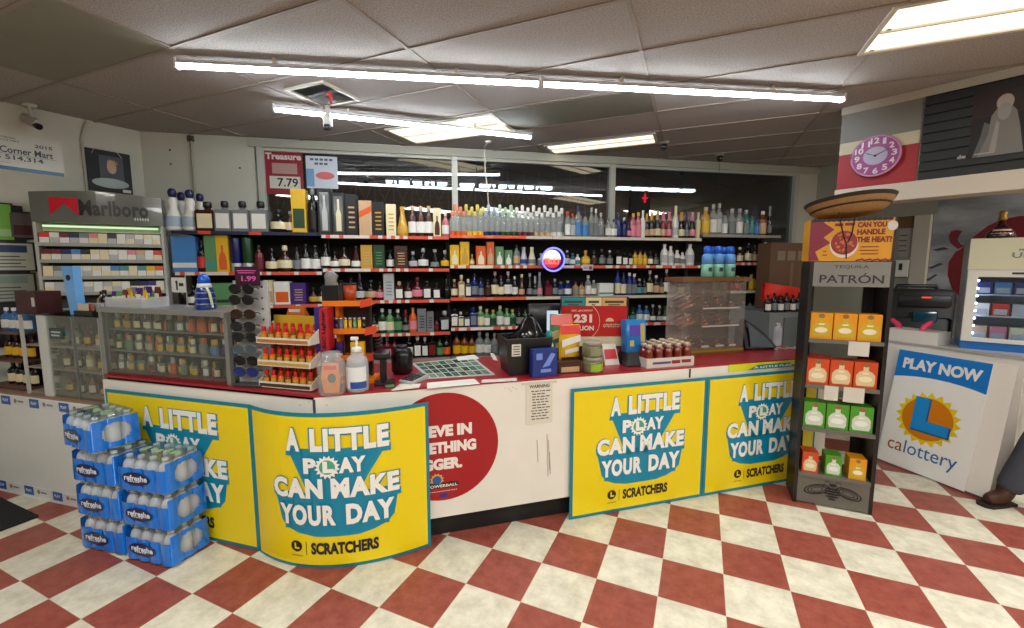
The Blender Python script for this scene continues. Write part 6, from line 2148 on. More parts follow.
obj('cord_plug', MB().rbox(-.125, -.1, -.008, .008, 0.0, .014, .005), M((206, 196, 184), .5), o)

# ---- round neon sign hung before the shelves
A_, B_ = shift(S_A, S_B, -0.10)
pn = on_line(553.5, 259.5, A_, B_)
kn = axis_depth(pn) / F_PX
Rn = 11.5 * kn
t = thing('neon_sign', 'round glowing drink sign with a violet ring hanging at the shelves', 'sign', (pn.x, pn.y, pn.z), TH_S)
ring = ellipse(0, 0, Rn, Rn, 40)
obj('ring_light', MB().tube([(p[0], 0, p[1]) for p in ring] + [(ring[0][0], 0, ring[0][1])], Rn * .075, 8, caps=False), glow((110, 110, 255), 1.6, 'neon_violet'), t)
d = MB()
d.prism(ellipse(0, 0, Rn * .93, Rn * .93, 36), .004, .02)
obj('backing', d, M((30, 14, 110), 0.3), t)
d = MB()
face(d, ellipse(-Rn * .12, Rn * .06, Rn * .78, Rn * .78, 32), .002)
obj('white_face', d, glow((255, 236, 236), .85, 'sign_white'), t)
d = MB()
lower = [(x, z) for x, z in ellipse(-Rn * .12, Rn * .06, Rn * .78, Rn * .78, 32, 185, 355)]
face(d, lower, .0005)
obj('red_face', d, glow((230, 40, 70), .9, 'sign_red'), t)
d = MB()
put_text(d, 'TRULY', -Rn * .84, Rn * .62, -Rn * .42, Rn * .12, -.001, bold=.05)
obj('lettering', d, glow((255, 120, 90), 1.0, 'sign_orange'), t)
obj('hanging_wire', MB().tube([(0, .02, Rn * .9), (0, .06, Rn * 2.6)], .0015, 5), M((30, 30, 30), .5), t)
# small price placard on the second shelf rail
A_, B_ = shift(S_A, S_B, -0.012)
pq = on_line(588, 267.5, A_, B_)
o = obj('price_placard', MB().box(-.055, .055, 0, .003, -.03, .03), M((196, 184, 190), .5), None, (pq.x, pq.y, pq.z), TH_S)
tag(o, 'pale price placard clipped to the second shelf rail past the neon sign', 'price card')
obj('placard_print', MB().box(.01, .045, -.001, -.0002, -.02, .012).box(-.045, -.005, -.001, -.0002, -.01, .0), M((130, 40, 90), .5), o)

# ================================================================== near the entrance: cigarette rack, low display, wall pieces
ST0, ST1 = (-3.612, 3.330), (-2.935, 3.678)
TH_ST = ang(ST0, ST1)
SW = math.hypot(ST1[0] - ST0[0], ST1[1] - ST0[1])
t = thing('cigarette_rack', 'tall lit cigarette rack with grey red-flashed header sign', 'rack', (ST0[0], ST0[1], 0), TH_ST)
RG = M((150, 152, 142), 0.4)
RD = .14
for x in (-.012, SW - .006):
    obj('side_panel', MB().box(x, x + .018, 0, RD, 0.0, 2.0), M((176, 178, 166), 0.4), t)
obj('back_panel', MB().box(.006, SW - .006, RD - .01, RD, 0.3, 1.96), M((70, 72, 66), 0.6), t)
obj('base_cabinet', MB().box(.006, SW - .006, 0, RD, 0, .9), M((90, 90, 84), 0.5), t)
hd = MB()
n = 14
vs = []
for k in range(n + 1):
    u = k / n
    y = -.045 * math.sin(math.pi * u)
    zt_ = 2.185 + .022 * math.sin(math.pi * u)
    vs += [(-.015 + (SW + .03) * u, y, 1.962), (-.015 + (SW + .03) * u, y, zt_), (-.015 + (SW + .03) * u, RD, 1.962), (-.015 + (SW + .03) * u, RD, zt_)]
fs = []
for k in range(n):
    q = 4 * k
    fs += [[q, q + 4, q + 5, q + 1], [q + 1, q + 5, q + 7, q + 3], [q + 2, q + 3, q + 7, q + 6], [q, q + 2, q + 6, q + 4]]
fs += [[0, 1, 3, 2], [4 * n, 4 * n + 2, 4 * n + 3, 4 * n + 1]]
hd.add(vs, fs)
h_ = obj('header', hd, M((104, 108, 100), 0.16, coat=.6), t)


def hdy(x, y, z):
    u = (x + .015) / (SW + .03)
    return (x, -.045 * math.sin(math.pi * u) + y, z)


m = MB()
for xs, zs in (([.14, .36], None),):
    P4 = [(.10, 2.15), (.10, 2.015), (.185, 2.105), (.27, 2.015), (.27, 2.15)]
    m.add([hdy(x, -.003, z) for x, z in P4], [(0, 1, 2), (0, 2, 4), (2, 3, 4)])
obj('red_chevron', m, M((206, 26, 44), 0.3), h_)
m = MB()
put_text(m, 'Marlboro', .275, .69, 2.02, 2.14, -.0035, hdy, bold=.035, gap=1.06)
obj('lettering', m, M((22, 22, 22), 0.3), h_)
m = MB()
put_text(m, '......', .60, .69, 1.995, 2.018, -.0035, hdy, bold=.01)
obj('small_lettering', m, M((200, 206, 200), 0.3), h_)
obj('rack_light', MB().box(.03, SW - .03, .03, .05, 1.93, 1.945), glow((226, 255, 206), 0.5, 'rack_lamp'), t)
obj('light_cove', MB().box(.006, SW - .006, .1, RD - .011, 1.9, 1.958), M((206, 220, 176), 0.4), t)
RZ = [1.803, 1.675, 1.545, 1.42, 1.295]
for z in RZ:
    b_ = obj('shelf', MB().box(.006, SW - .006, 0, RD - .01, z - .018, z - .004), RG, t)
    obj('front_rail', MB().box(.006, SW - .006, -.004, 0.0, z - .02, z + .006), M((160, 162, 150), 0.4), b_)
pack_cols = [
    ['ltred', 'white', 'maroon', 'navy', 'grey', 'pink', 'cream', 'dark', 'white', 'silver', 'white', 'cream', 'white'],
    ['maroon', 'maroon', 'navy', 'lblue', 'dark', 'cream', 'cream', 'white', 'white', 'pink', 'tan', 'white', 'ltred'],
    ['cream', 'grey', 'lblue', 'cream', 'white', 'cream', 'white', 'lblue', 'teal', 'cream', 'teal', 'yellow', 'orange'],
    ['white', 'silver', 'teal', 'cream', 'white', 'white', 'silver', 'cream', 'white', 'dark', 'navy', 'purple', 'white'],
]
pk_m = MB().box(-.027, .027, -.011, .011, 0, .088).mesh('pack')
pt_m = MB().box(-.0272, .0272, -.0118, -.0108, .008, .05).mesh('pale_front')
rk = ['top', 'second', 'third', 'fourth']
for r, cols in enumerate(pack_cols):
    for i, c in enumerate(cols):
        x = .04 + (SW - .08) * i / (len(cols) - 1)
        q = off(ST0, TH_ST, x, .02)
        o = bpy.data.objects.new('cigarette_pack', pk_m)
        COL.objects.link(o)
        o.location, o.rotation_euler = (q[0], q[1], RZ[r] - .0035), (-.06, 0, TH_ST)
        paint(o, M(COLR[c], 0.35))
        wd = {'ltred': 'red', 'lblue': 'light blue'}.get(c, c)
        tag(o, '%s cigarette pack standing %s from the left on the %s shelf of the rack' % (wd, ordinal(i + 1), rk[r]), 'cigarette pack', 'packs in the cigarette rack')
        f_ = bpy.data.objects.new('pale_front', pt_m)
        COL.objects.link(f_)
        f_.parent = o
        paint(f_, M(COLR[['white', 'cream', 'white', 'silver'][(i + r) % 4]] if c not in ('white', 'cream', 'silver') else COLR[['cream', 'silver', 'white'][i % 3]], 0.4))

# wall pieces on the left wall (its frame: x along the wall away from the viewer)


def lwall(px, py):
    return on_line(px, py, LW0, LW1)


LQ = (LW1[0] - math.cos(TH_LW) * 0, LW1[1])


def on_left_wall(name, label, cat, p, w, h, dz=.004):
    return thing(name, label, cat, off((p.x, p.y), TH_LW, 0, -dz) + (p.z,), TH_LW)


p0, p1 = lwall(-70, 118), lwall(65, 177)
wl_ = math.hypot(p1.x - p0.x, p1.y - p0.y)
pz = lwall(65, 145).z
t = thing('novelty_cheque', 'big white novelty cheque with handwriting and blue lower edge on the wall', 'cheque', off((p0.x, p0.y), TH_LW, 0, -.006) + (p1.z,), TH_LW)
ch_h = pz - p1.z + .02
obj('sheet', MB().box(0, wl_, 0, .005, 0, ch_h), M((206, 206, 192), 0.25), t)
obj('blue_edge', MB().box(0, wl_ - .005, -.0012, 0, .0, .028), M((30, 108, 152), 0.3), t)
m = MB()
x0_ = wl_ - .42
put_text(m, 'CALIFORNIA', x0_ + .02, x0_ + .16, ch_h - .045, ch_h - .033, -.0015, bold=.01)
put_text(m, 'STATE LOTTERY', x0_ + .0, x0_ + .18, ch_h - .066, ch_h - .054, -.0015, bold=.01)
put_text(m, '2015', x0_ + .26, x0_ + .36, ch_h - .085, ch_h - .06, -.0015)
put_text(m, 'Corner Mart', x0_ + .07, x0_ + .36, ch_h - .155, ch_h - .105, -.0015)
put_text(m, '$ 514,314', x0_ + .04, x0_ + .30, .075, .115, -.0015)
m.box(x0_ - .1, x0_ + .38, -.0014, -.0004, ch_h - .163, ch_h - .161).box(x0_ - .1, x0_ + .12, -.0014, -.0004, .055, .057)
obj('handwriting', m, M((70, 76, 90), 0.5), t)
pa, pb = lwall(88.5, 190), lwall(129, 155)
wl_ = math.hypot(pb.x - pa.x, pb.y - pa.y)
t = thing('wall_poster', 'dark poster with a golden emblem hung above the cigarette rack', 'poster', off((pa.x, pa.y), TH_LW, 0, -.012) + (pa.z,), TH_LW)
ph = pb.z - pa.z
obj('sheet', MB().box(0, wl_, 0, .006, 0, ph), M((20, 20, 22), 0.6), t)
m = MB()
m.box(wl_ * .28, wl_ * .82, -.001, 0, ph * .3, ph * .88)
o = obj('pale_glow_print', m, M((66, 68, 78), 0.5), t)
m = MB()
face(m, ellipse(wl_ * .55, ph * .62, wl_ * .11, ph * .17, 12), -.002)
for k in range(5):
    face(m, [(wl_ * (.45 + .05 * k), ph * .7), (wl_ * (.5 + .05 * k), ph * .7), (wl_ * (.475 + .05 * k), ph * (.8 + .03 * (k % 2)))], -.0022)
obj('golden_emblem', m, M((170, 120, 30), 0.3), o)
m = MB()
face(m, ellipse(wl_ * .5, ph * .22, wl_ * .42, ph * .12, 18), -.0012)
obj('pale_base_print', m, M((126, 138, 128), 0.3), t)
obj('white_tag', MB().box(wl_ * .76, wl_ * .95, -.0016, -.0005, ph * .03, ph * .1), M((200, 204, 196), .4), t)
for x0_, x1_ in ((.2, .13), (.68, .8)):
    obj('hanging_string', MB().tube([(wl_ * x0_, -.003, ph * 1.02), (wl_ * x1_, -.003, ph * .88)], .002, 5), M((200, 200, 190), .5), t)
# camera under the ceiling
pc = at_z(29, 104, CEIL)
t = thing('security_camera', 'white bullet security camera on a ceiling bracket above the cheque', 'camera', (pc.x, pc.y, CEIL), 0)
obj('ceiling_plate', MB().lathe([(0, -.022), (.04, -.022), (.045, 0), (0, 0)], 18), M((196, 192, 180), .4), t)
obj('bracket', MB().tube([(0, 0, -.02), (.005, 0, -.09), (.01, .01, -.13)], .013, 8), M((190, 188, 176), .4), t)
obj('camera_body', MB().tube([(-.08, .03, -.10), (.06, -.02, -.165)], .028, 14), M((176, 174, 162), .4), t)
obj('sun_hood', MB().tube([(-.075, .03, -.088), (.075, -.02, -.155)], [.032, .032], 6), M((186, 184, 172), .4), t)
obj('lens_ring', MB().tube([(.055, -.018, -.163), (.09, -.031, -.18)], .024, 12), M((16, 16, 18), .3), t)
# conduits
cd = MB()
q0 = lwall(80, 130)
n_ = Vector((math.sin(TH_LW), -math.cos(TH_LW)))
cd.tube([(q0.x + n_.x * .012, q0.y + n_.y * .012, 2.72), (q0.x + n_.x * .012, q0.y + n_.y * .012, 1.2)], .009, 8)
cd.tube([(q0.x + n_.x * .012, q0.y + n_.y * .012, 2.72), (q0.x + .04, q0.y + .03, CEIL - .01)], .009, 8)
o = obj('wall_conduit', cd, M((180, 178, 160), .5))
tag(o, 'thin painted conduit running down beside the dark poster', 'conduit')
w0 = wx(196)
pcn = (WA[0] + W_DIR.x * w0, WA[1] + W_DIR.y * w0)
t = thing('wall_conduit', 'grey vertical conduit strip on the rear wall above the ceramic decanters', 'conduit', off(pcn, TH_S, 0, -.014) + (0,), TH_S)
obj('conduit_pipe', MB().tube([(0, 0, 1.0), (0, 0, CEIL - .002)], .012, 8), M((150, 148, 134), .5), t)
obj('junction_box', MB().box(-.025, .025, -.014, .013, CEIL - .07, CEIL - .02), M((70, 66, 60), .5), t)
sc = MB()
for px, py in ((170, 150), (171, 164), (240, 168)):
    s_ = wx(px)
    dd = on_line(px, py, WA, (WA[0] + W_DIR.x, WA[1] + W_DIR.y))
    sc.lathe([(0, 0), (.009, 0), (.009, .004), (0, .004)], 10, X=Matrix.Translation((dd.x, dd.y, dd.z)) @ Matrix.Rotation(TH_S, 4, 'Z') @ Matrix.Rotation(math.radians(90), 4, 'X'))
o = obj('wall_screw', sc, M((60, 58, 50), .5))
o['kind'] = 'structure'
o.name = 'trim_4'

# notices left of the rack
for px0, px1, py0, py1, col, lab, nm in ((-40, 9, 205, 240, (110, 178, 50), 'bright green poster on the dark board beside the cigarette rack', 'wall_poster'), (11, 31, 214, 238, (92, 84, 80), 'small dark framed picture between the green poster and the rack', 'picture'), (-60, 31, 244, 270, (186, 188, 172), 'pale notice with a navy heading left of the cigarette rack', 'notice'), (-60, 32, 274, 300, (150, 156, 140), 'lower pale notice under the navy headed one', 'notice')):
    pa, pb = lwall(px0, py1), lwall(px1, py0)
    w_ = math.hypot(pb.x - pa.x, pb.y - pa.y)
    h__ = lwall(px1, py0).z - lwall(px1, py1).z
    t = thing(nm, lab, nm.split('_')[-1], off((pa.x, pa.y), TH_LW, 0, -.03) + (lwall(px1, py1).z,), TH_LW)
    obj('frame', MB().box(-.012, w_ + .012, .004, .012, -.012, h__ + .012), M((20, 20, 20), .4), t)
    obj('sheet', MB().box(0, w_, 0, .004, 0, h__), M(col, .4), t)
    m = MB()
    if nm == 'notice':
        obj('heading_band', MB().box(w_ * .1, w_ * .93, -.0012, 0, h__ * .66, h__ * .93), M((24, 56, 100) if 'navy heading' in lab else (120, 140, 130), .4), t)
        for k in range(4):
            m.box(w_ * .3, w_ * (.9 - .06 * (k % 2)), -.0012, 0, h__ * (.1 + .13 * k), h__ * (.14 + .13 * k))
        obj('print', m, M((60, 66, 70), .5), t)
    elif nm == 'picture':
        m.box(w_ * .1, w_ * .9, -.0012, 0, h__ * .1, h__ * .5)
        obj('figure_print', m, M((70, 30, 34), .4), t)
    else:
        m.box(w_ * .5, w_ * .95, -.0012, 0, h__ * .1, h__ * .3)
        obj('pale_print', m, M((150, 196, 130), .4), t)
pa = lwall(-60, 300)
bd = MB().box(0, math.hypot(lwall(33, 300).x - pa.x, lwall(33, 300).y - pa.y), 0, .012, 1.0, 2.1)
o = obj('dark_board', bd, M((24, 24, 22), .6), None, off((pa.x, pa.y), TH_LW, 0, -.016) + (0,), TH_LW)
tag(o, 'black backing board on the wall behind the pale notices', 'board')
o = obj('wall_ledge', MB().box(0, .7, -.12, 0, 0, .02), M((120, 118, 108), .5), None, off((pa.x, pa.y), TH_LW, 0, -.032) + (lwall(10, 203).z - .12,), TH_LW)
bpy.data.objects.remove(o)

# ---- low glass display on the low counter
ZL0 = LOW_TOP + .0006


def low(px, d):
    A, B = shift(L_END, CORNER, d)
    p = on_line(px, 350, A, B)
    return (p.x, p.y)


a, b = low(22, .03), low(101, .03)
LWD = math.hypot(b[0] - a[0], b[1] - a[1])
LH = .55
t = thing('low_display', 'low glass counter display with white posts and small bottles inside', 'display case', (a[0], a[1], ZL0), TH_L)
for x, w_, c in ((0, .006, (190, 190, 184)), (.185, .075, (206, 208, 204)), (LWD - .008, .008, (150, 150, 146))):
    obj('post', MB().box(x, x + w_, 0, .02, 0, LH), M(c, .4), t)
LZ = [0.012, .19, .345]
for z in LZ:
    obj('shelf', MB().box(0, LWD, .021, .26, z - .01, z), M((150, 140, 126), .4), t)
obj('back_board', MB().box(0, LWD, .26, .27, 0, LH), M((50, 44, 40), .6), t)
obj('top_glass', MB().box(-.005, LWD + .005, 0, .27, LH, LH + .006), thin_glass((214, 224, 218), .06, .05, 'case_top'), t)
obj('front_glass', MB().box(.265, LWD - .009, .008, .011, .001, LH - .001), thin_glass((240, 244, 242), .02, .02, 'case_glass'), t)
obj('middle_bar', MB().box(LWD * .66, LWD * .66 + .006, .004, .02, 0, LH), M((120, 120, 116), .4), t)
lowc = [['yellow', 'gold', 'dark', 'amber', 'white', 'yellow', 'yellow', 'lgreen', 'white'], ['amber', 'brown', 'dark', 'white', 'tan', 'cream', 'yellow', 'grey', 'cream'], ['teal', 'green', 'grey', 'dark', 'yellow', 'yellow', 'gold', 'tan', 'dark']]
for r, cols in enumerate(lowc):
    for i, c in enumerate(cols):
        x = .29 + (LWD - .33) * i / 8
        q = off(a, TH_L, x, .09 + .05 * (i % 2))
        bottle('std' if (i + r) % 3 else 'squat', (q[0], q[1], ZL0 + LZ[r] + .0005), .046, .125 + .012 * math.sin(i * 1.9), c if c not in ('white', 'cream', 'yellow') else 'amber', c if c in ('white', 'cream', 'yellow', 'lgreen') else 'cream', 'dark', '%s small bottle, %s from the left on the %s shelf of the low display' % ({'lgreen': 'green'}.get(c, c), ordinal(i + 1), rowwd[r]), TH_L, 'small bottles in the low display', 'small_bottle', 'bottle')
for r in range(3):
    for i in range(2):
        q = off(a, TH_L, .06 + .075 * i, .12)
        carton((q[0], q[1], ZL0 + LZ[r] + .0005), .06, .05, .075 + .02 * ((i + r) % 2), ['white', 'silver', 'cream'][r], '%s pale small carton on the %s shelf by the white post' % (['left', 'right'][i], rowwd[r]), TH_L, 'cartons in the low display', 'panel', 'small_carton', 'box', 'grey')
q = off(a, TH_L, .30, .004)
o = obj('label_card', MB().box(0, .13, -.003, 0, 0, .07), M((40, 66, 62), .4), None, (q[0], q[1], ZL0 + .40), TH_L)
tag(o, 'dark green card on the low display glass beside the white post', 'card')
m = MB()
m.box(.02, .11, -.004, -.003, .04, .05).box(.02, .1, -.004, -.003, .018, .028)
obj('white_print', m, M((190, 200, 196), .4), o)
ZL1 = ZL0 + LH + .0065
q = off(a, TH_L, .08, .1)
t = thing('brown_box', 'dark maroon box with a white tag on top of the low display', 'box', (q[0] - .02, q[1], ZL1), TH_L)
obj('carton', MB().box(-.12, .09, -.07, .07, -.0, .15), M((62, 18, 22), .5), t)
obj('white_tag', MB().box(.05, .08, -.0712, -.07, .05, .11), M((196, 196, 190), .4), t)
q = off(a, TH_L, .40, .1)
t = thing('blue_carton', 'tall pale blue tapering box on the low display', 'box', (q[0], q[1], ZL1), TH_L + .1)
m = MB()
m.add([(-.01, -.025, 0), (.055, -.025, 0), (.055, .025, 0), (-.01, .025, 0), (-.045, -.025, .32), (.045, -.025, .32), (.045, .025, .32), (-.045, .025, .32)], [(3, 2, 1, 0), (4, 5, 6, 7), (0, 1, 5, 4), (2, 3, 7, 6), (0, 4, 7, 3), (1, 2, 6, 5)])
obj('carton', m, M((108, 168, 226), .35), t)
m = MB()
face(m, ellipse(.005, .245, .02, .02, 12), -.026)
obj('dark_print', m, M((24, 34, 60), .4), t)
for n_, (x, y, hb, c, lb, lab) in enumerate(((.30, .16, .2, 't_teal', 'white', 'pale teal spray bottle between the maroon box and blue box'), (.255, .2, .22, 'clear', 'white', 'clear bottle behind the maroon box'), (.56, .18, .16, 'dark', 'grey', 'small dark bottle between the blue box and the display case'), (.50, .2, .15, 't_tan', 'cream', 'small pale bottle right of the blue box'))):
    q = off(a, TH_L, x, y)
    bottle('std', (q[0], q[1], ZL1), .06, hb, c, lb, 'white' if n_ < 2 else 'dark', lab, TH_L, None, 'small_bottle', 'bottle')
q = off(a, TH_L, .56, .10)
t = thing('card_tray', 'black tray of small cards beside the blue box', 'tray', (q[0], q[1], ZL1), TH_L)
obj('tray_shell', MB().box(-.09, .09, -.05, .05, 0, .03), M((22, 22, 22), .4), t)
for k in range(4):
    obj('card', MB().box(-.08, .02 + .015 * k, -.03 + .02 * k, -.028 + .02 * k, .03, .075), M([(206, 190, 170), (190, 110, 80), (170, 176, 180), (206, 200, 190)][k], .4), t)
# shelf of bottles at the very edge, left of the low display
a2, b2 = low(-20, .06), low(19, .06)
t = thing('bottle_rack', 'dark open rack of clear sprays at the near end of the low counter', 'rack', (a2[0], a2[1], ZL0), TH_L)
RWD = math.hypot(b2[0] - a2[0], b2[1] - a2[1])
for z in (.0, .2, .4):
    obj('shelf', MB().box(0, RWD, 0, .2, z, z + .012), M((96, 60, 54), .5), t)
obj('back_panel', MB().box(0, RWD, .2, .21, 0, .42), M((30, 28, 28), .6), t)
for x in (0, RWD - .012):
    obj('upright', MB().box(x, x + .012, .19, .2, .012, .4), M((60, 56, 54), .5), t)
for r in range(3):
    for i in range(4):
        q = off(a2, TH_L, RWD - .05 - .085 * i, .1)
        bottle('std', (q[0], q[1], ZL0 + .2 * r + .0125), .065, .165, ['dark', 'brown', 't_lblue'][r], ['cream', 'yellow', 'white'][r], ['dark', 'dark', 'white'][r], '%s spray bottle, %s from the display end, %s shelf of the open rack' % (['dark', 'brown', 'pale blue'][r], ordinal(i + 1), rowwd[r]), TH_L, 'sprays in the open rack', 'spray_bottle', 'bottle')

# ================================================================== ceiling fittings
c0, c1, c2, c3 = [at_z(x, y, CEIL) for x, y in ((282, 88), (323.4, 79.7), (360, 98.5), (325.5, 105.5))]
cc = (c0 + c1 + c2 + c3) / 4
side_ = ((c0 - c1).length + (c1 - c2).length + (c2 - c3).length + (c3 - c0).length) / 4
t = thing('ceiling_vent', 'square louvred ceiling vent above the short LED strip', 'vent', (cc.x, cc.y, CEIL), TH_C)
hs = side_ / 2
fr = MB()
for a_, b_, c_, d_ in ((-hs, hs, -hs, -hs + .025), (-hs, hs, hs - .025, hs), (-hs, -hs + .025, -hs + .025, hs - .025), (hs - .025, hs, -hs + .025, hs - .025)):
    fr.box(a_, b_, c_, d_, -.016, -.002)
obj('frame', fr, M((190, 184, 168), .5), t)
obj('duct', MB().box(-hs + .025, hs - .025, -hs + .025, hs - .025, -.004, -.002), M((34, 32, 30), .7), t)
for qd in range(4):
    sl = MB()
    X = Matrix.Rotation(math.radians(90 * qd), 4, 'Z')
    for k in range(4):
        sl.add([(.008, .02 + .045 * k, -.006), (hs - .03, .02 + .045 * k, -.006), (hs - .03, .045 + .045 * k, -.018), (.008, .045 + .045 * k, -.018)], [(0, 1, 2, 3)], X=X)
    obj('louvre_bank', sl, M((70, 66, 60), .5), t)
m = MB()
m.tube([(hs * .5, -hs * .2, -.012), (hs * .62, -hs * .25, -.05), (hs * .6, -hs * .22, -.1)], [.008, .012, .007], 7).tube([(hs * .5, -hs * .2, -.012), (hs * .4, -hs * .3, -.04)], [.008, .004], 6)
o = obj('red_ribbon', m, M((206, 30, 44), .5), None, (cc.x, cc.y, CEIL - .005), TH_C)
tag(o, 'red ribbon tied to the edge of the ceiling vent', 'ribbon')
pv = at_z(327, 104, CEIL)
t = thing('security_camera', 'small white camera hanging under the edge of the ceiling vent', 'camera', (pv.x, pv.y, CEIL - .016), 0)
obj('mount', MB().tube([(0, 0, .0), (0, 0, -.08)], .02, 12), M((206, 204, 196), .4), t)
obj('camera_body', MB().rbox(-.03, .03, -.03, .03, -.15, -.07, .012), M((200, 200, 194), .4), t)
obj('lens', MB().rbox(-.027, .027, -.034, .0, -.185, -.14, .01), M((24, 24, 26), .3), t)
for px, py, lab in ((664, 146, 'small dome camera on the ceiling above the second window post'), (720, 158, 'hanging pull-cord ceiling fitting above the end shelf unit')):
    pq = at_z(px, py - 4, CEIL)
    t = thing('dome_camera', lab, 'camera', (pq.x, pq.y, CEIL), 0)
    obj('base_ring', MB().lathe([(0, -.02), (.05, -.02), (.055, 0), (0, 0)], 18), M((150, 144, 132), .4), t)
    obj('dome', MB().ball((0, 0, -.045), .035, .035, .038, 12), M((30, 30, 32), .1, coat=.6), t)
    if px > 700:
        obj('pull_cord', MB().tube([(0, 0, -.07), (.004, 0, -.36)], .0025, 5), M((60, 56, 50), .5), t)
pq = at_z(488, 141, CEIL)
t = thing('hanging_cable', 'white cable hanging from the ceiling in front of the middle window', 'cable', (pq.x, pq.y, CEIL), 0)
obj('ceiling_box', MB().rbox(-.03, .03, -.02, .02, -.018, 0, .008), M((196, 192, 180), .4), t)
obj('cable', MB().tube([(0, 0, -.015), (-.03, 0, -.05), (-.035, .0, -.12), (-.03, 0, -.3), (-.01, .01, -.45), (.0, .02, -.62)], .006, 7), M((190, 186, 172), .5), t)

# posters on the window
for px0, px1, py0, py1, kind in ((266, 302, 152, 194, 'red'), (307, 337, 157, 188, 'pale')):
    A_, B_ = (WA[0], WA[1]), (WA[0] + W_DIR.x, WA[1] + W_DIR.y)
    A_, B_ = shift(A_, B_, .024)
    pa, pb = on_line(px0, py1, A_, B_), on_line(px1, py0, A_, B_)
    w_, h__ = math.hypot(pb.x - pa.x, pb.y - pa.y), pb.z - pa.z
    t = thing('window_poster', 'red price poster reading 7.79 in the corner of the first window' if kind == 'red' else 'pale blue and red poster next to the red price poster', 'poster', (pa.x, pa.y, pa.z), TH_S)
    obj('sheet', MB().box(0, w_, -.003, 0, 0, h__), M((140, 26, 40) if kind == 'red' else (196, 204, 212), .4), t)
    m = MB()
    if kind == 'red':
        put_text(m, 'Treasure', w_ * .04, w_ * .97, h__ * .8, h__ * .95, -.004, bold=.04)
        o = obj('white_lettering', m, M((214, 206, 200), .4), t)
        obj('price_panel', MB().box(w_ * .12, w_ * .92, -.0042, -.003, h__ * .14, h__ * .42), M((206, 204, 192), .4), t)
        m = MB()
        put_text(m, '7.79', w_ * .32, w_ * .86, h__ * .18, h__ * .38, -.0052, bold=.02)
        obj('price_lettering', m, M((30, 28, 28), .4), t)
        m = MB()
        m.box(w_ * .2, w_ * .85, -.0042, -.003, h__ * .48, h__ * .72)
        obj('picture_print', m, M((176, 140, 130), .4), t)
    else:
        for k_ in range(5):
            m.box(w_ * (.14 + .15 * k_), w_ * (.25 + .15 * k_), -.004, -.003, h__ * .86, h__ * .93)
        for k_ in range(3):
            m.box(w_ * (.28 + .15 * k_), w_ * (.39 + .15 * k_), -.004, -.003, h__ * .73, h__ * .80)
        obj('dark_lettering', m, M((80, 90, 110), .4), t)
        m = MB()
        face(m, ellipse(w_ * .6, h__ * .4, w_ * .3, h__ * .12, 18), -.0042)
        obj('red_print', m, M((206, 90, 90), .4), t)
        obj('blue_print', MB().box(0, w_ * .25, -.004, -.003, h__ * .05, h__ * .6), M((110, 150, 190), .4), t)
# folding security gates and lamps outside the glass
for k in range(2):
    a_, b_ = edges[k] + .06, edges[k + 1] - .06
    m = MB()
    n_ = 9
    for i in range(n_):
        x0_, x1_ = a_ + (b_ - a_) * i / n_, a_ + (b_ - a_) * (i + 1) / n_
        for z0_ in (1.7, 2.15):
            m.tube([(x0_, 0, z0_), (x1_, 0, z0_ + .4)], .007, 5).tube([(x0_, .012, z0_ + .4), (x1_, .012, z0_)], .007, 5)
    for i in range(n_ + 1):
        x0_ = a_ + (b_ - a_) * i / n_
        m.tube([(x0_, .006, 1.3), (x0_, .006, 2.72)], .006, 5)
    o = obj('folding_gate', m, M((196, 200, 202), .5), None, off(WA, TH_S, 0, .22) + (0,), TH_S)
    tag(o, 'folding lattice security gate outside the %s window' % ['first', 'middle'][k], 'gate', 'security gates')
for k, (px0, px1) in enumerate(((386, 450), (460, 556), (618, 698))):
    p = []
    A_, B_ = shift(WA, (WA[0] + W_DIR.x, WA[1] + W_DIR.y), 2.2)
    pa, pb = on_line(px0, 183 + 3 * k, A_, B_), on_line(px1, 187 + 2.2 * k, A_, B_)
    t = thing('canopy_light', 'row of white canopy lamps outside the %s window' % ['first', 'middle', 'third'][k], 'light', (pa.x, pa.y, pa.z), ang(pa, pb), 'lamps outside')
    L_ = math.hypot(pb.x - pa.x, pb.y - pa.y)
    n_ = 5
    obj('canopy_beam', MB().box(-.1, L_ + .1, .0, .08, .045, .09), M((60, 62, 64), .5), t)
    for i in range(n_):
        obj('lamp', MB().box(L_ * i / n_, L_ * (i + .78) / n_, -.02, .1, 0, .04), glow((240, 246, 255), 10.0, 'outdoor_lamp'), t)
A_, B_ = shift(WA, (WA[0] + W_DIR.x, WA[1] + W_DIR.y), .5)
pa = on_line(645, 198, A_, B_)
t = thing('red_neon', 'small red neon cross glowing outside the third window', 'sign', (pa.x, pa.y, pa.z), TH_S)
obj('tube_upright', MB().tube([(0, 0, -.06), (0, 0, .06)], .012, 7), glow((255, 30, 50), 3.0, 'neon_red'), t)
obj('tube_crossbar', MB().tube([(-.04, 0, .0), (.04, 0, .0)], .012, 7), glow((255, 30, 50), 3.0, 'neon_red'), t)
obj('bracket', MB().tube([(0, .012, .06), (0, .05, .7)], .004, 5), M((40, 40, 40), .5), t)

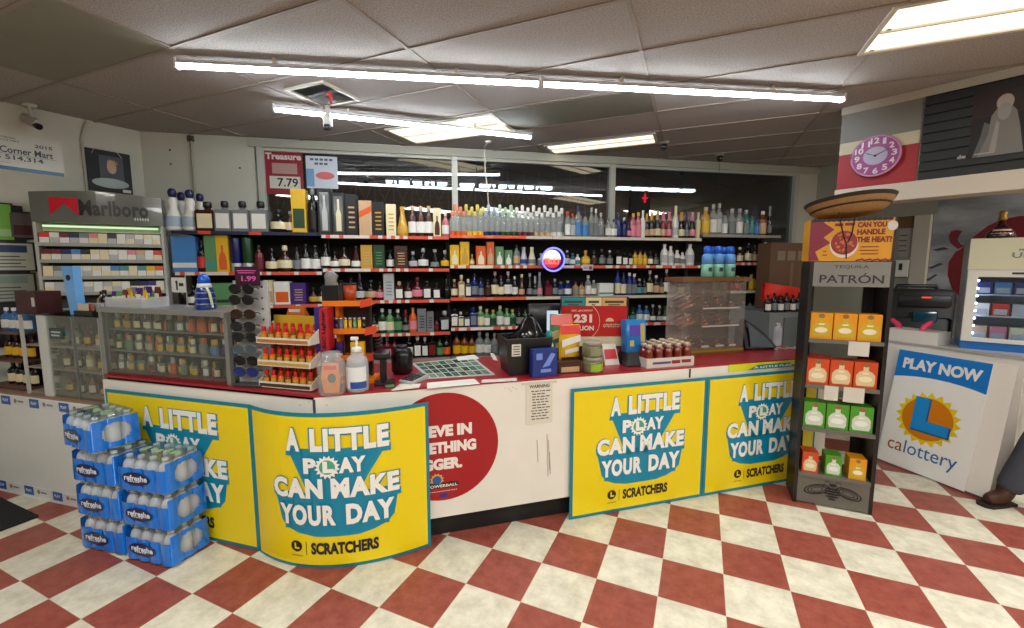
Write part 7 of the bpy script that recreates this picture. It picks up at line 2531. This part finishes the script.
# ================================================================== far end of the sales counter
# grey cabinet with bottles and banner, cardboard box
A_, B_ = shift(S_A, S_B, -.62)
p = on_line(770, 313, A_, B_)
p2 = on_line(806, 313, A_, B_)
GW = math.hypot(p2.x - p.x, p2.y - p.y) + .12
GZ = zat(313, (p.x, p.y))
t = thing('grey_cabinet', 'grey metal cabinet past the end of the red countertop', 'cabinet', (p.x, p.y, 0), TH_S)
obj('body', MB().box(0, GW, .0, .56, 0, GZ), M((120, 124, 122), .45), t)
obj('door', MB().box(.16, GW - .01, -.012, -.0005, .04, GZ - .05), M((100, 106, 106), .4), t)
obj('door_handle', MB().box(.2, .215, -.025, -.0125, .7, .82), M((60, 60, 60), .4), t)
A2, B2 = shift(S_A, S_B, -.27)
bq, bq2 = on_line(764, 300, A2, B2), on_line(807, 300, A2, B2)
bw_ = math.hypot(bq2.x - bq.x, bq2.y - bq.y)
bz = zat(243, (bq.x, bq.y))
t = thing('cardboard_box', 'big brown cardboard box with white stamps on the grey cabinet', 'box', off((bq.x, bq.y), TH_S, 0, -.05) + (GZ + .0006,), TH_S)
obj('carton', MB().box(0, bw_, 0, .18, 0, bz - GZ), M((92, 66, 42), .7, noise=.1, nscale=8), t)
m = MB()
for k in range(3):
    m.box(bw_ * (.16 + .23 * k), bw_ * (.33 + .23 * k), -.001, 0, (bz - GZ) * .74, (bz - GZ) * .88)
obj('white_stamp', m, M((120, 106, 84), .7), t)
obj('packing_tape', MB().box(bw_ * .47, bw_ * .53, -.0012, 0, 0, (bz - GZ) * .7), M((110, 82, 54), .35), t)
for i in range(6):
    q = off((p.x, p.y), TH_S, .03 + .072 * i, .07)
    bottle('std', (q[0], q[1], GZ + .0006), .06, .17 + .02 * (i % 2), 'dark', 'grey' if i % 2 else 'white', 'dark', 'dark bottle on the grey cabinet, %s from the counter side' % ordinal(i + 1), TH_S, 'bottles on the grey cabinet', 'liquor_bottle', 'bottle')
q = off((p.x, p.y), TH_S, .06, .17)
m = MB()
nx_ = 10
vs = []
for i in range(nx_ + 1):
    u = i / nx_
    for j in range(5):
        w_ = j / 4
        vs.append((.50 * u, -.02 + .05 * math.sin(u * 5) * .3 + .01 * math.sin(9 * u + 3 * w_), .32 - .07 * u - .19 * w_ * (1 - .2 * u) + .0 * w_))
fs = [[i * 5 + j, i * 5 + j + 1, (i + 1) * 5 + j + 1, (i + 1) * 5 + j] for i in range(nx_) for j in range(4)]
m.add(vs, fs, True)
# the lower hem rests on a folded back fold
vs2 = [(v[0], v[1] + .035, v[2] if j_ % 5 else v[2]) for j_, v in enumerate(vs)]
m.add(vs2, [f_[::-1] for f_ in fs], True)
m.add([vs[i * 5] for i in range(nx_ + 1)] + [vs2[i * 5] for i in range(nx_ + 1)], [[i, i + 1, i + nx_ + 2, i + nx_ + 1] for i in range(nx_)], True)
o = obj('red_banner', m, M((214, 40, 18), .5), None, (q[0], q[1], GZ - .03), TH_S)
tag(o, 'bright red cloth banner draped before the cardboard box', 'banner')
m = MB()
for k in range(5):
    m.box(.1 + .05 * k, .13 + .05 * k, -.035, -.03, .15 - .006 * k, .19 - .006 * k)
obj('dark_print', m, M((90, 14, 12), .5), o)

# ---- right-hand counter
RC0, RC1 = (3.236, 3.70), (3.55, 2.94)
TH_C2 = ang(RC0, RC1)
CL = math.hypot(RC1[0] - RC0[0], RC1[1] - RC0[1]) 
C2H = 1.0
t = thing('side_counter', 'white counter behind the blue and white lottery sign', 'counter', (RC0[0], RC0[1], 0), TH_C2)
obj('front_panel', MB().box(0, CL, 0, .02, 0.0, C2H - .02), M((228, 224, 216), .4), t)
obj('body', MB().box(0.001, CL, .02, .62, 0, C2H - .02), M((190, 186, 178), .5), t)
obj('top_board', MB().box(-.006, CL + .006, -.01, .62, C2H - .02, C2H), M((176, 172, 166), .35), t)
obj('raised_ledge', MB().box(0.0, .34, 0, .2, C2H, C2H + .10), M((224, 220, 212), .4), t)
# lottery sign leaning on it
b0, b1 = at_z(877, 458, .012), at_z(957, 489, .012)
TH_SG = ang(b0, b1)
sw = math.hypot(b1.x - b0.x, b1.y - b0.y) + .045
sh = .94
LEAN_D = .155
lean = math.atan2(LEAN_D, .93)
sg_x, sg_y = math.cos(TH_SG), math.sin(TH_SG)
O_ = Vector((b0.x - sg_x * .005, b0.y - sg_y * .005, .012))
t = thing('lottery_sign', 'blue and white PLAY NOW lottery sign leaning on the white counter', 'sign', O_, TH_SG)
t.rotation_euler = (-lean, 0, TH_SG)


obj('board', MB().box(0, sw, 0, .006, 0, sh), M((242, 242, 236), .4), t)
m = MB()
arc = [(sw * k / 16, sh * .80 - .07 * (k / 16 - .5) ** 2 * 4 * sh * .55) for k in range(17)]
poly = [(p_[0], p_[1]) for p_ in arc] + [(sw, sh), (0, sh)]
face(m, poly, -.001)
obj('blue_header', m, M((14, 122, 206), .4), t)
m = MB()
put_text(m, 'PLAY NOW', sw * .08, sw * .93, sh * .845, sh * .94, -.002, bold=.05)
obj('white_lettering', m, M((236, 238, 234), .4), t)
m = MB()
cx, cz = sw * .48, sh * .46
poly = []
for k in range(40):
    r = .30 * sw if k % 2 else .365 * sw
    poly.append((cx + r * math.cos(2 * math.pi * k / 40), cz + r * math.sin(2 * math.pi * k / 40)))
face(m, poly, -.001)
obj('sun_rays', m, M((238, 206, 20), .4), t)
m = MB()
face(m, ellipse(cx, cz, .285 * sw, .285 * sw, 36), -.002)
obj('sun_disc', m, M((214, 128, 16), .35), t)
m = MB()
L_ = [(-.16, -.17), (.25, -.17), (.25, -.03), (-.0, -.03), (-.0, .28), (-.16, .28)]
face(m, [(cx + (x) * sw, cz + z * sw) for x, z in L_], -.006)
lt_ = obj('letter_front', m, M((30, 142, 214), .4), t)
m = MB()
m.prism([(cx + (x + .012 + .012) * sw, cz + (z - .014) * sw) for x, z in [(-.185, -.175), (.245, -.175), (.245, -.02), (-.01, -.02), (-.01, .285), (-.185, .285)]], -.005, -.0025)
obj('letter_edge', m, M((16, 84, 140), .4), t)
m = MB()
put_text(m, 'ca', sw * .10, sw * .28, sh * .13, sh * .205, -.002, bold=.0)
obj('brown_lettering', m, M((160, 84, 44), .4), t)
m = MB()
put_text(m, 'lottery', sw * .30, sw * .88, sh * .095, sh * .24, -.002, bold=.0)
obj('blue_lettering', m, M((34, 108, 170), .4), t)
q = off((O_.x, O_.y), TH_SG, sw * .82, .012)
t = thing('blank_board', 'blank white board leaning beside the blue and white lottery sign', 'board', (q[0], q[1], .006), TH_SG)
t.rotation_euler = (-lean, 0, TH_SG)
obj('board_sheet', MB().box(0, .225, 0, .006, 0, sh + .02), M((232, 228, 220), .45), t)
obj('bottom_edge', MB().box(0, .225, -.002, -.0002, 0, .012), M((90, 84, 78), .6), t)
# speaker behind the counter
sp0 = Vector((3.18 * 1.0, 3.95))
px_s = on_line(914, 310, (0, 4.2), (5, 4.2))
t = thing('party_speaker', 'big black party speaker standing behind the white counter', 'speaker', (px_s.x, px_s.y, 0), -.35)
zs = zat(289, (px_s.x, px_s.y))
obj('cabinet', MB().rbox(-.25, .25, -.16, .18, 0.03, zs, .05), M((16, 16, 18), .6), t)
for x in (-.2, .2):
    obj('foot', MB().box(x - .03, x + .03, -.1, .1, 0, .03), M((12, 12, 12), .6), t)
obj('control_panel', MB().rbox(-.2, .2, -.185, -.15, zs - .16, zs - .05, .02), M((24, 24, 26), .5), t)
obj('red_light', MB().box(-.03, .04, -.188, -.1855, zs - .075, zs - .065), glow((255, 60, 40), 1.2, 'red_led'), t)
obj('grille', MB().rbox(-.21, .21, -.175, -.15, .12, zs - .26, .04), M((30, 32, 34), .6, noise=.4, nscale=200), t)
obj('teal_screen', MB().rbox(-.08, .1, -.182, -.174, zs - .3, zs - .2, .01), M((20, 70, 90), .2), t)
obj('handle', MB().tube([(-.16, 0, zs - .01), (-.15, 0, zs + .03), (.15, 0, zs + .03), (.16, 0, zs - .01)], .018, 8), M((22, 22, 24), .4), t)
# pink clips on the ledge
for n_, px in enumerate((897, 925)):
    A3, B3 = shift(RC0, RC1, .1)
    pq = on_line(px, 328, A3, B3)
    s_ = 1 if n_ else -1
    o = obj('pink_clip', MB().tube([(s_ * -.02, 0, 0), (s_ * -.005, 0, .03), (s_ * .035, 0, .055), (s_ * .05, .0, .075)], [.021, .023, .022, .014], 8), M((236, 70, 110), .35), None, (pq.x, pq.y, C2H + .101), TH_C2 + 1.2)
    tag(o, '%s bright pink curved clip on the white counter ledge' % ['near', 'far'][1 - n_], 'clip', 'pink clips')
    obj('clip_base', MB().lathe([(0, 0), (.022, 0), (.02, .006), (0, .006)], 12, X=Matrix.Translation((s_ * -.02, 0, 0))), M((216, 60, 100), .35), o)

# ---- glass door cooler
f0 = on_line(959, 350, (0, 3.30), (5, 3.30))
FW = .50
TH_FR = -.72
FH = zat(239, (f0.x, f0.y)) - C2H
t = thing('drinks_cooler', 'white glass door drinks cooler with blue base on the white counter', 'cooler', (f0.x, f0.y, C2H + .0006), TH_FR)
CRM = M((206, 206, 176), .35)
obj('base', MB().box(0, FW, 0, .42, 0, .06), M((24, 110, 190), .3), t)
sh_ = MB()
sh_.box(0, .012, .02, .42, .0605, FH).box(FW - .012, FW, .02, .42, .0605, FH).box(.012, FW - .012, .40, .42, .0605, FH - .012).box(.012, FW - .012, .02, .42, FH - .012, FH)
obj('body', sh_, M((150, 152, 150), .35), t)
hdr_z = FH - .23
obj('header', MB().box(-.004, FW + .004, -.02, .02, hdr_z, FH), CRM, t)
m = MB()
put_text(m, 'ULTRA', FW * .42, FW * .88, hdr_z + .085, hdr_z + .125, -.0215)
put_text(m, 'MICHELOB', FW * .48, FW * .8, hdr_z + .135, hdr_z + .152, -.0215)
obj('lettering', m, M((120, 124, 120), .4), t)
m = MB()
m.box(FW * .6, FW * .63, -.0215, -.0202, hdr_z + .045, hdr_z + .07)
obj('red_mark', m, M((190, 40, 36), .4), t)
dr = MB()
d0, d1 = .062, hdr_z - .003
dr.box(0, .055, -.02, .0, d0, d1).box(FW - .055, FW, -.02, .0, d0, d1).box(.055, FW - .055, -.02, .0, d0, d0 + .03).box(.055, FW - .055, -.02, .0, d1 - .05, d1)
dd = obj('door', dr, M((214, 214, 204), .35), t)
obj('door_glass', MB().box(.055, FW - .055, -.011, -.008, d0 + .03, d1 - .05), thin_glass((232, 238, 240), .04, .02, 'cooler_glass'), dd)
obj('door_badge', MB().box(FW * .44, FW * .6, -.022, -.0202, d1 - .03, d1 - .015), M((40, 40, 40), .4), dd)
for x in (.062, FW - .062):
    for k in range(8):
        z = d0 + .06 + k * (d1 - d0 - .14) / 7
        obj('led_dot', MB().box(x - .005, x + .005, .012, .02, z - .006, z + .006), glow((206, 214, 255), 28.0, 'cooler_led'), t)
FZ = [.0625, .0625 + (d1 - d0) * .36, .0625 + (d1 - d0) * .66]
for z in FZ[1:]:
    obj('wire_shelf', MB().box(.014, FW - .014, .05, .39, z - .008, z), M((196, 200, 206), .3), t)
fcol = [['tan', 'pink', 'cream', 'ltred'], ['white', 'ltred', 'silver', 'pink'], ['blue', 'lblue', 'blue', 'navy']]
for r in range(3):
    for i in range(4):
        q = off((f0.x, f0.y), TH_FR, .10 + .10 * i, .12)
        carton((q[0], q[1], C2H + .0006 + FZ[r] + .0005), .085, .07, .09 if r else .11, fcol[r][i], '%s carton, %s on the %s shelf of the drinks cooler' % ({'ltred': 'red', 'lblue': 'light blue'}.get(fcol[r][i], fcol[r][i]), ordinal(i + 1), rowwd[r]), TH_FR, 'cartons in the cooler', 'panel', 'drink_carton', 'box', 'silver')
q = off((f0.x, f0.y), TH_FR, .16, .13)
t = thing('cognac_bottle', 'dark bell shaped bottle with gold top and oval label on the cooler', 'bottle', (q[0], q[1], C2H + FH + .0012), TH_FR)
obj('glass', MB().lathe([(0, 0), (.075, 0), (.08, .02), (.07, .05), (.035, .09), (.02, .11), (.016, .14), (0, .14)], 20), M((50, 14, 16), .15, coat=.5), t)
obj('label', MB().lathe([(.0755, .035), (.0585, .068)], 14, a0=220, a1=320), M((206, 176, 160), .4), t)
obj('gold_neck', MB().lathe([(0, .135), (.019, .135), (.026, .15), (.02, .165), (.018, .175), (.025, .19), (.016, .205), (0, .208)], 16), M((170, 130, 60), .3, .5), t)

# ---- wall pieces behind the stand: door post, thermostat box, cork board, mural


def rwall(px, py):
    return on_line(px, py, RW0, RW0 + rdir)


def rw_x(px):
    p_ = rwall(px, 250)
    return (Vector((p_.x, p_.y)) - RW0).length


TB = rwall(900, 250)
structure('trim_5', MB().box(rw_x(914), rw_x(930), -.05, -.001, 0, 2.35), M((196, 190, 172), .5), loc=(RW0.x, RW0.y, 0), rotz=TH_RW)
structure('trim_6', MB().box(rw_x(842), rw_x(936), -.055, -.0505, 2.16, 2.32), M((150, 146, 132), .5), loc=(RW0.x, RW0.y, 0), rotz=TH_RW)


def wall_thing(nm, lab, cat, px0, px1, py0, py1, dep, mat_):
    x0_, x1_ = rw_x(px0), rw_x(px1)
    z0_, z1_ = rwall((px0 + px1) / 2, py1).z, rwall((px0 + px1) / 2, py0).z
    pq = off((RW0.x, RW0.y), TH_RW, x0_, -.002)
    t_ = thing(nm, lab, cat, (pq[0], pq[1], z0_), TH_RW)
    return t_, x1_ - x0_, z1_ - z0_


t, w_, h__ = wall_thing('cork_board', 'brown cork board on the pale wall behind the sombrero', 'board', 890, 910, 204, 228, .02, None)
obj('board', MB().box(0, w_, -.015, 0, 0, h__), M((126, 98, 62), .8, noise=.2, nscale=60), t)
obj('frame', MB().box(-.012, 0, -.02, 0, -.01, h__ + .01).box(w_, w_ + .012, -.02, 0, -.01, h__ + .01), M((90, 64, 40), .5), t)
t, w_, h__ = wall_thing('paper_sheaf', 'white curled paper sheaf pinned below the cork board', 'paper', 896, 911, 229, 257, .02, None)
obj('sheet', MB().lathe([(w_ / 2, 0), (w_ / 2, h__)], 10, sy=.35, a0=180, a1=360, X=Matrix.Translation((w_ / 2, 0, 0))), M((176, 172, 160), .6), t)
m = MB()
for k in range(4):
    m.box(w_ * .25, w_ * .75, -w_ * .19, -w_ * .178, h__ * (.2 + .18 * k), h__ * (.24 + .18 * k))
obj('print', m, M((90, 88, 84), .6), t)
t, w_, h__ = wall_thing('alarm_keypad', 'white wall alarm keypad box below the white papers', 'keypad', 899, 913, 260, 277, .05, None)
obj('case', MB().box(0, w_, -.05, 0, 0, h__), M((226, 224, 214), .4), t, bevel=.006)
obj('side_module', MB().box(-.07, -.003, -.03, 0, h__ * .25, h__ * .75), M((176, 172, 156), .4), t)
obj('dark_slot', MB().box(w_ * .3, w_ * .55, -.0515, -.0502, h__ * .4, h__ * .8), M((40, 38, 36), .4), t)
# mural
x0_ = rw_x(931)
x1_ = x0_ + 1.9
pq = off((RW0.x, RW0.y), TH_RW, x0_, -.004)
t = thing('wall_mural', 'grey icy wall mural with a big dark red bull behind the cooler', 'mural', (pq[0], pq[1], .9), TH_RW)
MW, MH = x1_ - x0_, 1.72


def mural_material():
    m = bpy.data.materials.new('mural_print')
    m.use_nodes = True
    nt = m.node_tree
    b = nt.nodes['Principled BSDF']
    tc = nt.nodes.new('ShaderNodeTexCoord')
    mp = nt.nodes.new('ShaderNodeMapping')
    mp.inputs['Rotation'].default_value = (0, .6, 0)
    mp.inputs['Scale'].default_value = (.9, 1, 2.6)
    nz = nt.nodes.new('ShaderNodeTexNoise')
    nz.inputs['Scale'].default_value = 2.2
    nz.inputs['Detail'].default_value = 7
    cr = nt.nodes.new('ShaderNodeValToRGB')
    cr.color_ramp.elements[0].position = .36
    cr.color_ramp.elements[1].position = .66
    cr.color_ramp.elements[0].color = tuple(lin(v) for v in (124, 129, 134)) + (1,)
    cr.color_ramp.elements[1].color = tuple(lin(v) for v in (182, 187, 190)) + (1,)
    nt.links.new(tc.outputs['Object'], mp.inputs[0])
    nt.links.new(mp.outputs[0], nz.inputs['Vector'])
    nt.links.new(nz.outputs['Fac'], cr.inputs[0])
    nt.links.new(cr.outputs[0], b.inputs['Base Color'])
    b.inputs['Roughness'].default_value = .5
    return m


obj('sheet', MB().box(0, MW, -.003, 0, 0, MH), mural_material(), t)


def mu(px, py):
    p_ = rwall(px, py)
    return ((Vector((p_.x, p_.y)) - RW0).length - x0_, p_.z - .9)


outline = [(949, 262), (956, 252), (966, 246), (975, 236), (988, 226), (1003, 219), (1020, 216), (1045, 216), (1075, 222), (1085, 250), (1080, 300), (1030, 330), (985, 318), (962, 300), (952, 288), (948, 275)]
m = MB()
pts = [mu(*p_) for p_ in outline]
area = sum(a_[0] * b_[1] - b_[0] * a_[1] for a_, b_ in zip(pts, pts[1:] + pts[:1]))
face(m, pts if area > 0 else pts[::-1], -.0045)
horn = [(958, 249), (951, 243), (949.5, 236), (952, 231), (957, 230), (963, 231), (960, 235), (958, 240), (961, 244), (966, 246)]
pts = [mu(*p_) for p_ in horn]
area = sum(a_[0] * b_[1] - b_[0] * a_[1] for a_, b_ in zip(pts, pts[1:] + pts[:1]))
face(m, pts if area > 0 else pts[::-1], -.0047)
obj('bull_print', m, M((126, 24, 34), .5), t)
m = MB()
for ln in ([(928, 268), (940, 263), (944, 264), (932, 269)], [(932, 250), (944, 247), (950, 249), (938, 251)], [(926, 280), (936, 274), (938, 275), (929, 281)]):
    pts = [mu(*p_) for p_ in ln]
    area = sum(a_[0] * b_[1] - b_[0] * a_[1] for a_, b_ in zip(pts, pts[1:] + pts[:1]))
    face(m, pts if area > 0 else pts[::-1], -.0042)
obj('dark_streak', m, M((60, 64, 70), .5), t)

# ---- header soffit with the clock
H0, H1 = (2.635, 3.605), (3.40, 2.6136)
TH_H = ang(H0, H1)
HL = math.hypot(H1[0] - H0[0], H1[1] - H0[1])
HB = 2.125
hdr_x = lambda px: (lambda p_: math.hypot(p_.x - H0[0], p_.y - H0[1]))(on_line(px, 150, H0, H1))
sx_ = hdr_x(921)
st = structure('soffit_beam', MB().box(0, HL + 1.2, .004, .3, HB, CEIL - .001), M((178, 172, 156), .6), loc=(H0[0], H0[1], 0), rotz=TH_H)
zz = [HB, 2.24, 2.51, 2.60, 2.82, CEIL - .002]
obj('lower_trim', MB().box(-.006, HL + 1.2, -.022, .003, zz[0] - .01, zz[1]), M((206, 198, 182), .5), st)
obj('red_band', MB().box(0, sx_ - .012, -.004, .003, zz[1], zz[2]), M((164, 34, 44), .5), st)
obj('cream_band', MB().box(0, sx_ - .012, -.004, .003, zz[2], zz[3]), M((206, 198, 168), .5), st)
obj('grey_band', MB().box(0, sx_ - .012, -.004, .003, zz[3], zz[4]), M((130, 130, 122), .5), st)
obj('upper_trim', MB().box(-.004, HL + 1.2, -.012, .003, zz[4], zz[5]), M((186, 180, 164), .5), st)
sl = MB()
sl.box(sx_, HL + 1.2, -.008, .003, zz[1], zz[4])
obj('slat_backing', sl, M((14, 16, 18), .4), st)
sl = MB()
n_ = 9
for k in range(n_):
    z0_ = zz[1] + (zz[4] - zz[1]) * k / n_
    z1_ = zz[1] + (zz[4] - zz[1]) * (k + .78) / n_
    sl.box(sx_, HL + 1.2, -.022, -.008, z0_, z1_)
obj('slat_panel', sl, M((34, 39, 42), .4), st)
# poster of a pale figure
px0_ = hdr_x(969)
t = thing('framed_poster', 'dark photo poster of a pale robed figure on the black slat panel', 'poster', off(H0, TH_H, px0_, -.026) + (2.345,), TH_H)
pw_, ph_ = .36, .415
obj('sheet', MB().box(0, pw_, -.004, 0, 0, ph_), M((24, 19, 20), .55), t)
m = MB()
m.box(.0, pw_, -.0046, -.004, ph_ * .6, ph_)
obj('upper_tone', m, M((44, 28, 30), .55), t)
m = MB()
cxp = pw_ * .40
face(m, [(cxp - .10, .0), (cxp + .1, .0), (cxp + .075, .16), (cxp + .055, .26), (cxp + .03, .30), (cxp - .03, .30), (cxp - .055, .25), (cxp - .06, .14)], -.0052)
o = obj('robe_print', m, M((120, 118, 116), .4), t)
m = MB()
face(m, ellipse(cxp, .325, .038, .05, 18), -.0058)
obj('head_print', m, M((170, 158, 146), .4), o)
m = MB()
face(m, ellipse(cxp, .27, .03, .055, 14), -.0062)
face(m, [(cxp - .05, .02), (cxp - .02, .02), (cxp - .015, .2), (cxp - .03, .22)], -.0056)
obj('beard_print', m, M((150, 146, 142), .4), o)
m = MB()
face(m, [(.02, .0), (.11, .0), (.08, .12), (.09, .2), (.06, .22), (.05, .13)], -.0051)
obj('mist_print', m, M((92, 92, 94), .4), t)
m = MB()
m.box(.03, .12, -.0056, -.0046, .018, .024)
obj('small_lettering', m, M((170, 170, 170), .4), t)
o = obj('slat_hook', MB().tube([(0, 0, 0), (0, -.04, -.004), (.0, -.05, .008)], .004, 6).box(-.02, .02, -.004, 0, -.008, .008), M((190, 190, 190), .3, .6), None, off(H0, TH_H, px0_ - .03, -.0225) + (2.36,), TH_H)
tag(o, 'small silver hook on the slat panel below the dark poster', 'hook')
# clock
pk_ = on_line(876.5, 156.5, H0, H1)
cxk = math.hypot(pk_.x - H0[0], pk_.y - H0[1])
RK = .147
t = thing('wall_clock', 'round purple wall clock with white numerals on the striped soffit', 'clock', off(H0, TH_H, cxk, -.006) + (pk_.z,), TH_H)
d = MB()
d.prism(ellipse(0, 0, RK, RK, 40), -.03, 0)
obj('clock_face', d, M((150, 64, 128), .4), t)
d = MB()
ring = ellipse(0, 0, RK, RK, 44)
d.tube([(p_[0], -.028, p_[1]) for p_ in ring] + [(ring[0][0], -.028, ring[0][1])], .007, 8, caps=False)
obj('rim', d, M((206, 150, 190), .4), t)
d = MB()
face(d, ellipse(0, 0, RK * .5, RK * .45, 26), -.031)
obj('centre_print', d, M((176, 170, 196), .4), t)
d = MB()
for n_ in range(1, 13):
    a_ = math.radians(90 - 30 * n_ + 4)
    x_, z_ = math.cos(a_) * RK * .76, math.sin(a_) * RK * .76
    d = MB()
    wd_ = .016 if n_ < 10 else .026
    if n_ in (1,):
        wd_ = .01
    put_text(d, str(n_), x_ - wd_, x_ + wd_, z_ - .022, z_ + .022, -.0312, bold=.03)
    obj('numeral', d, M((230, 214, 226), .4), t)
d = MB()
d.add([(-.003, -.034, 0), (.003, -.034, 0), (-.055, -.034, .03), (-.058, -.034, .024)], [(0, 1, 2, 3)])
obj('hour_hand', d, M((20, 18, 22), .4), t)
d = MB()
d.add([(-.002, -.0345, .003), (.002, -.0345, -.003), (.088, -.0345, .04), (.086, -.0345, .045)], [(0, 1, 2, 3)])
d.lathe([(0, .031), (.008, .031), (.008, .036), (0, .037)], 12, X=Matrix.Rotation(math.radians(90), 4, 'X'))
obj('minute_hand', d, M((20, 18, 22), .4), t)

# ================================================================== person at the white counter
def skinned(name, chain, mat_, parent, sub=2):
    """chain: list of (x, y, z, rx, ry, parent index)"""
    me = bpy.data.meshes.new(name)
    me.from_pydata([c[:3] for c in chain], [(i, c[5]) for i, c in enumerate(chain) if c[5] is not None], [])
    o = bpy.data.objects.new(name, me)
    COL.objects.link(o)
    o.parent = parent
    me.materials.append(mat_)
    md = o.modifiers.new('skin', 'SKIN')
    md.use_smooth_shade = True
    lay = me.skin_vertices[0] if me.skin_vertices else None
    if lay is None:
        bm = bmesh.new()
        bm.from_mesh(me)
        bm.verts.layers.skin.verify()
        bm.to_mesh(me)
        bm.free()
        lay = me.skin_vertices[0]
    for i, c in enumerate(chain):
        lay.data[i].radius = (c[3], c[4])
        lay.data[i].use_root = (c[5] is None)
    ss = o.modifiers.new('subdivision', 'SUBSURF')
    ss.levels = ss.render_levels = sub
    return o


# local frame: the person faces -x (toward the sales counter); +y is their own right hand... x forward is negative
PX, PY = 3.75, 2.545
t = thing('person', 'person in grey jeans and brown boots standing by the white counter', 'person', (PX, PY, 0), math.radians(10))
SKIN = M((176, 120, 92), .5)
JEANS = M((70, 74, 84), .85, noise=.18, nscale=30, bump=.3)
SHIRT = M((56, 60, 66), .8, noise=.1, nscale=40)
BOOT = M((70, 40, 26), .5, noise=.2, nscale=40)
# body: pelvis, spine, neck, head, arms, legs as one surface
body = [
    (0, 0, .95, .135, .15, None),            # 0 pelvis
    (.0, 0, 1.10, .12, .145, 0),             # 1 waist
    (.0, 0, 1.28, .125, .165, 1),            # 2 chest
    (.01, 0, 1.42, .10, .15, 2),             # 3 upper chest
    (.0, 0, 1.50, .055, .058, 3),            # 4 neck
    (-.012, 0, 1.57, .062, .058, 4),         # 5 jaw
    (-.012, 0, 1.66, .088, .076, 5),         # 6 head
    (-.002, 0, 1.72, .07, .066, 6),          # 7 crown
    (.01, .19, 1.42, .055, .055, 3), (.03, .225, 1.25, .045, .045, 8), (.02, .235, 1.12, .038, .038, 9), (-.05, .225, .96, .032, .032, 10), (-.065, .222, .91, .026, .03, 11),
    (.01, -.19, 1.42, .055, .055, 3), (.03, -.225, 1.25, .045, .045, 13), (.02, -.235, 1.12, .038, .038, 14), (-.05, -.225, .96, .032, .032, 15), (-.065, -.222, .91, .026, .03, 16),
    (-.01, .095, .86, .092, .09, 0), (-.2, .26, .49, .06, .062, 18), (-.235, .28, .28, .056, .058, 19), (-.303, .334, .09, .04, .042, 20), (-.335, .337, .045, .036, .034, 21), (-.42, .34, .035, .032, .028, 22),
    (.01, -.095, .86, .092, .09, 0), (.0, -.1, .50, .06, .062, 24), (.04, -.1, .28, .056, .058, 25), (.05, -.1, .09, .04, .042, 26), (.02, -.1, .045, .036, .034, 27), (-.07, -.1, .035, .032, .028, 28),
]
bd = skinned('body', body, SKIN, t)
trousers = [
    (0, 0, .965, .142, .157, None), (.0, 0, 1.05, .132, .15, 0),
    (-.01, .095, .86, .11, .11, 0), (-.2, .26, .49, .095, .097, 2), (-.225, .275, .36, .09, .092, 3), (-.255, .295, .245, .092, .094, 4), (-.303, .334, .09, .07, .072, 5),
    (.01, -.095, .86, .102, .10, 0), (.0, -.1, .50, .078, .08, 7), (.025, -.1, .36, .07, .072, 8), (.045, -.1, .24, .074, .076, 9), (.05, -.1, .09, .066, .068, 10),
]
skinned('jeans', trousers, JEANS, t)
shirt = [
    (0, 0, 1.03, .148, .165, None), (.0, 0, 1.12, .135, .16, 0), (.0, 0, 1.28, .14, .178, 1), (.01, 0, 1.42, .112, .16, 2), (.004, 0, 1.475, .068, .075, 3),
    (.01, .19, 1.42, .07, .07, 3), (.028, .22, 1.27, .062, .062, 5), (.025, .232, 1.17, .056, .056, 6),
    (.01, -.19, 1.42, .07, .07, 3), (.028, -.22, 1.27, .062, .062, 8), (.025, -.232, 1.17, .056, .056, 9),
]
skinned('shirt', shirt, SHIRT, t)
hair = [(.02, 0, 1.70, .085, .078, None), (-.02, 0, 1.738, .075, .066, 0), (.05, 0, 1.64, .055, .066, 0)]
skinned('hair', hair, M((34, 24, 18), .8), t)
for (ax, ay), nm in (((-.303, .334), 'boot'), ((.05, -.1), 'boot')):
    ch = [(ax, ay, .16, .056, .056, None), (ax, ay, .10, .052, .052, 0), (ax - .02, ay, .058, .056, .05, 1), (ax - .085, ay + .005, .05, .05, .045, 2), (ax - .13, ay + .008, .046, .046, .038, 3), (ax - .155, ay + .008, .04, .03, .028, 4)]
    b_ = skinned('boot', ch, BOOT, t)
    so = MB()
    so.slab([(ax - .195, ay - .02), (ax - .165, ay - .045), (ax - .07, ay - .046), (ax + .045, ay - .042), (ax + .052, ay), (ax + .045, ay + .046), (ax - .07, ay + .056), (ax - .165, ay + .056), (ax - .195, ay + .03)], 0.0, .016)
    obj('boot_sole', so, M((30, 22, 18), .7), b_)
# face
fa = MB()
fa.ball((-.108, .0, 1.648), .016, .012, .02, 8)
obj('nose', fa, SKIN, t)
for s_ in (-1, 1):
    obj('eye', MB().ball((-.088, s_ * .03, 1.67), .011, .012, .008, 8), M((230, 226, 220), .3), t)
    obj('ear', MB().ball((.0, s_ * .078, 1.655), .02, .01, .03, 8), SKIN, t)
obj('mouth', MB().ball((-.088, 0, 1.605), .012, .024, .006, 8), M((140, 76, 66), .5), t)
# hands: palm and five fingers each
for s_ in (-1, 1):
    hx, hy, hz = -.072, s_ * .222, .885
    obj('palm', MB().ball((hx, hy, hz - .02), .036, .017, .05, 10), SKIN, t)
    for k in range(4):
        x_ = hx - .03 + .02 * k
        ln = [.066, .078, .072, .056][k]
        obj('finger', MB().tube([(x_, hy, hz - .05), (x_ - .004, hy - s_ * .004, hz - .05 - ln * .5), (x_ + .0, hy - s_ * .018, hz - .05 - ln)], [.0095, .009, .0075], 8), SKIN, t)
    obj('thumb', MB().tube([(hx - .03, hy, hz), (hx - .05, hy - s_ * .01, hz - .03), (hx - .052, hy - s_ * .016, hz - .062)], [.012, .011, .008], 8), SKIN, t)
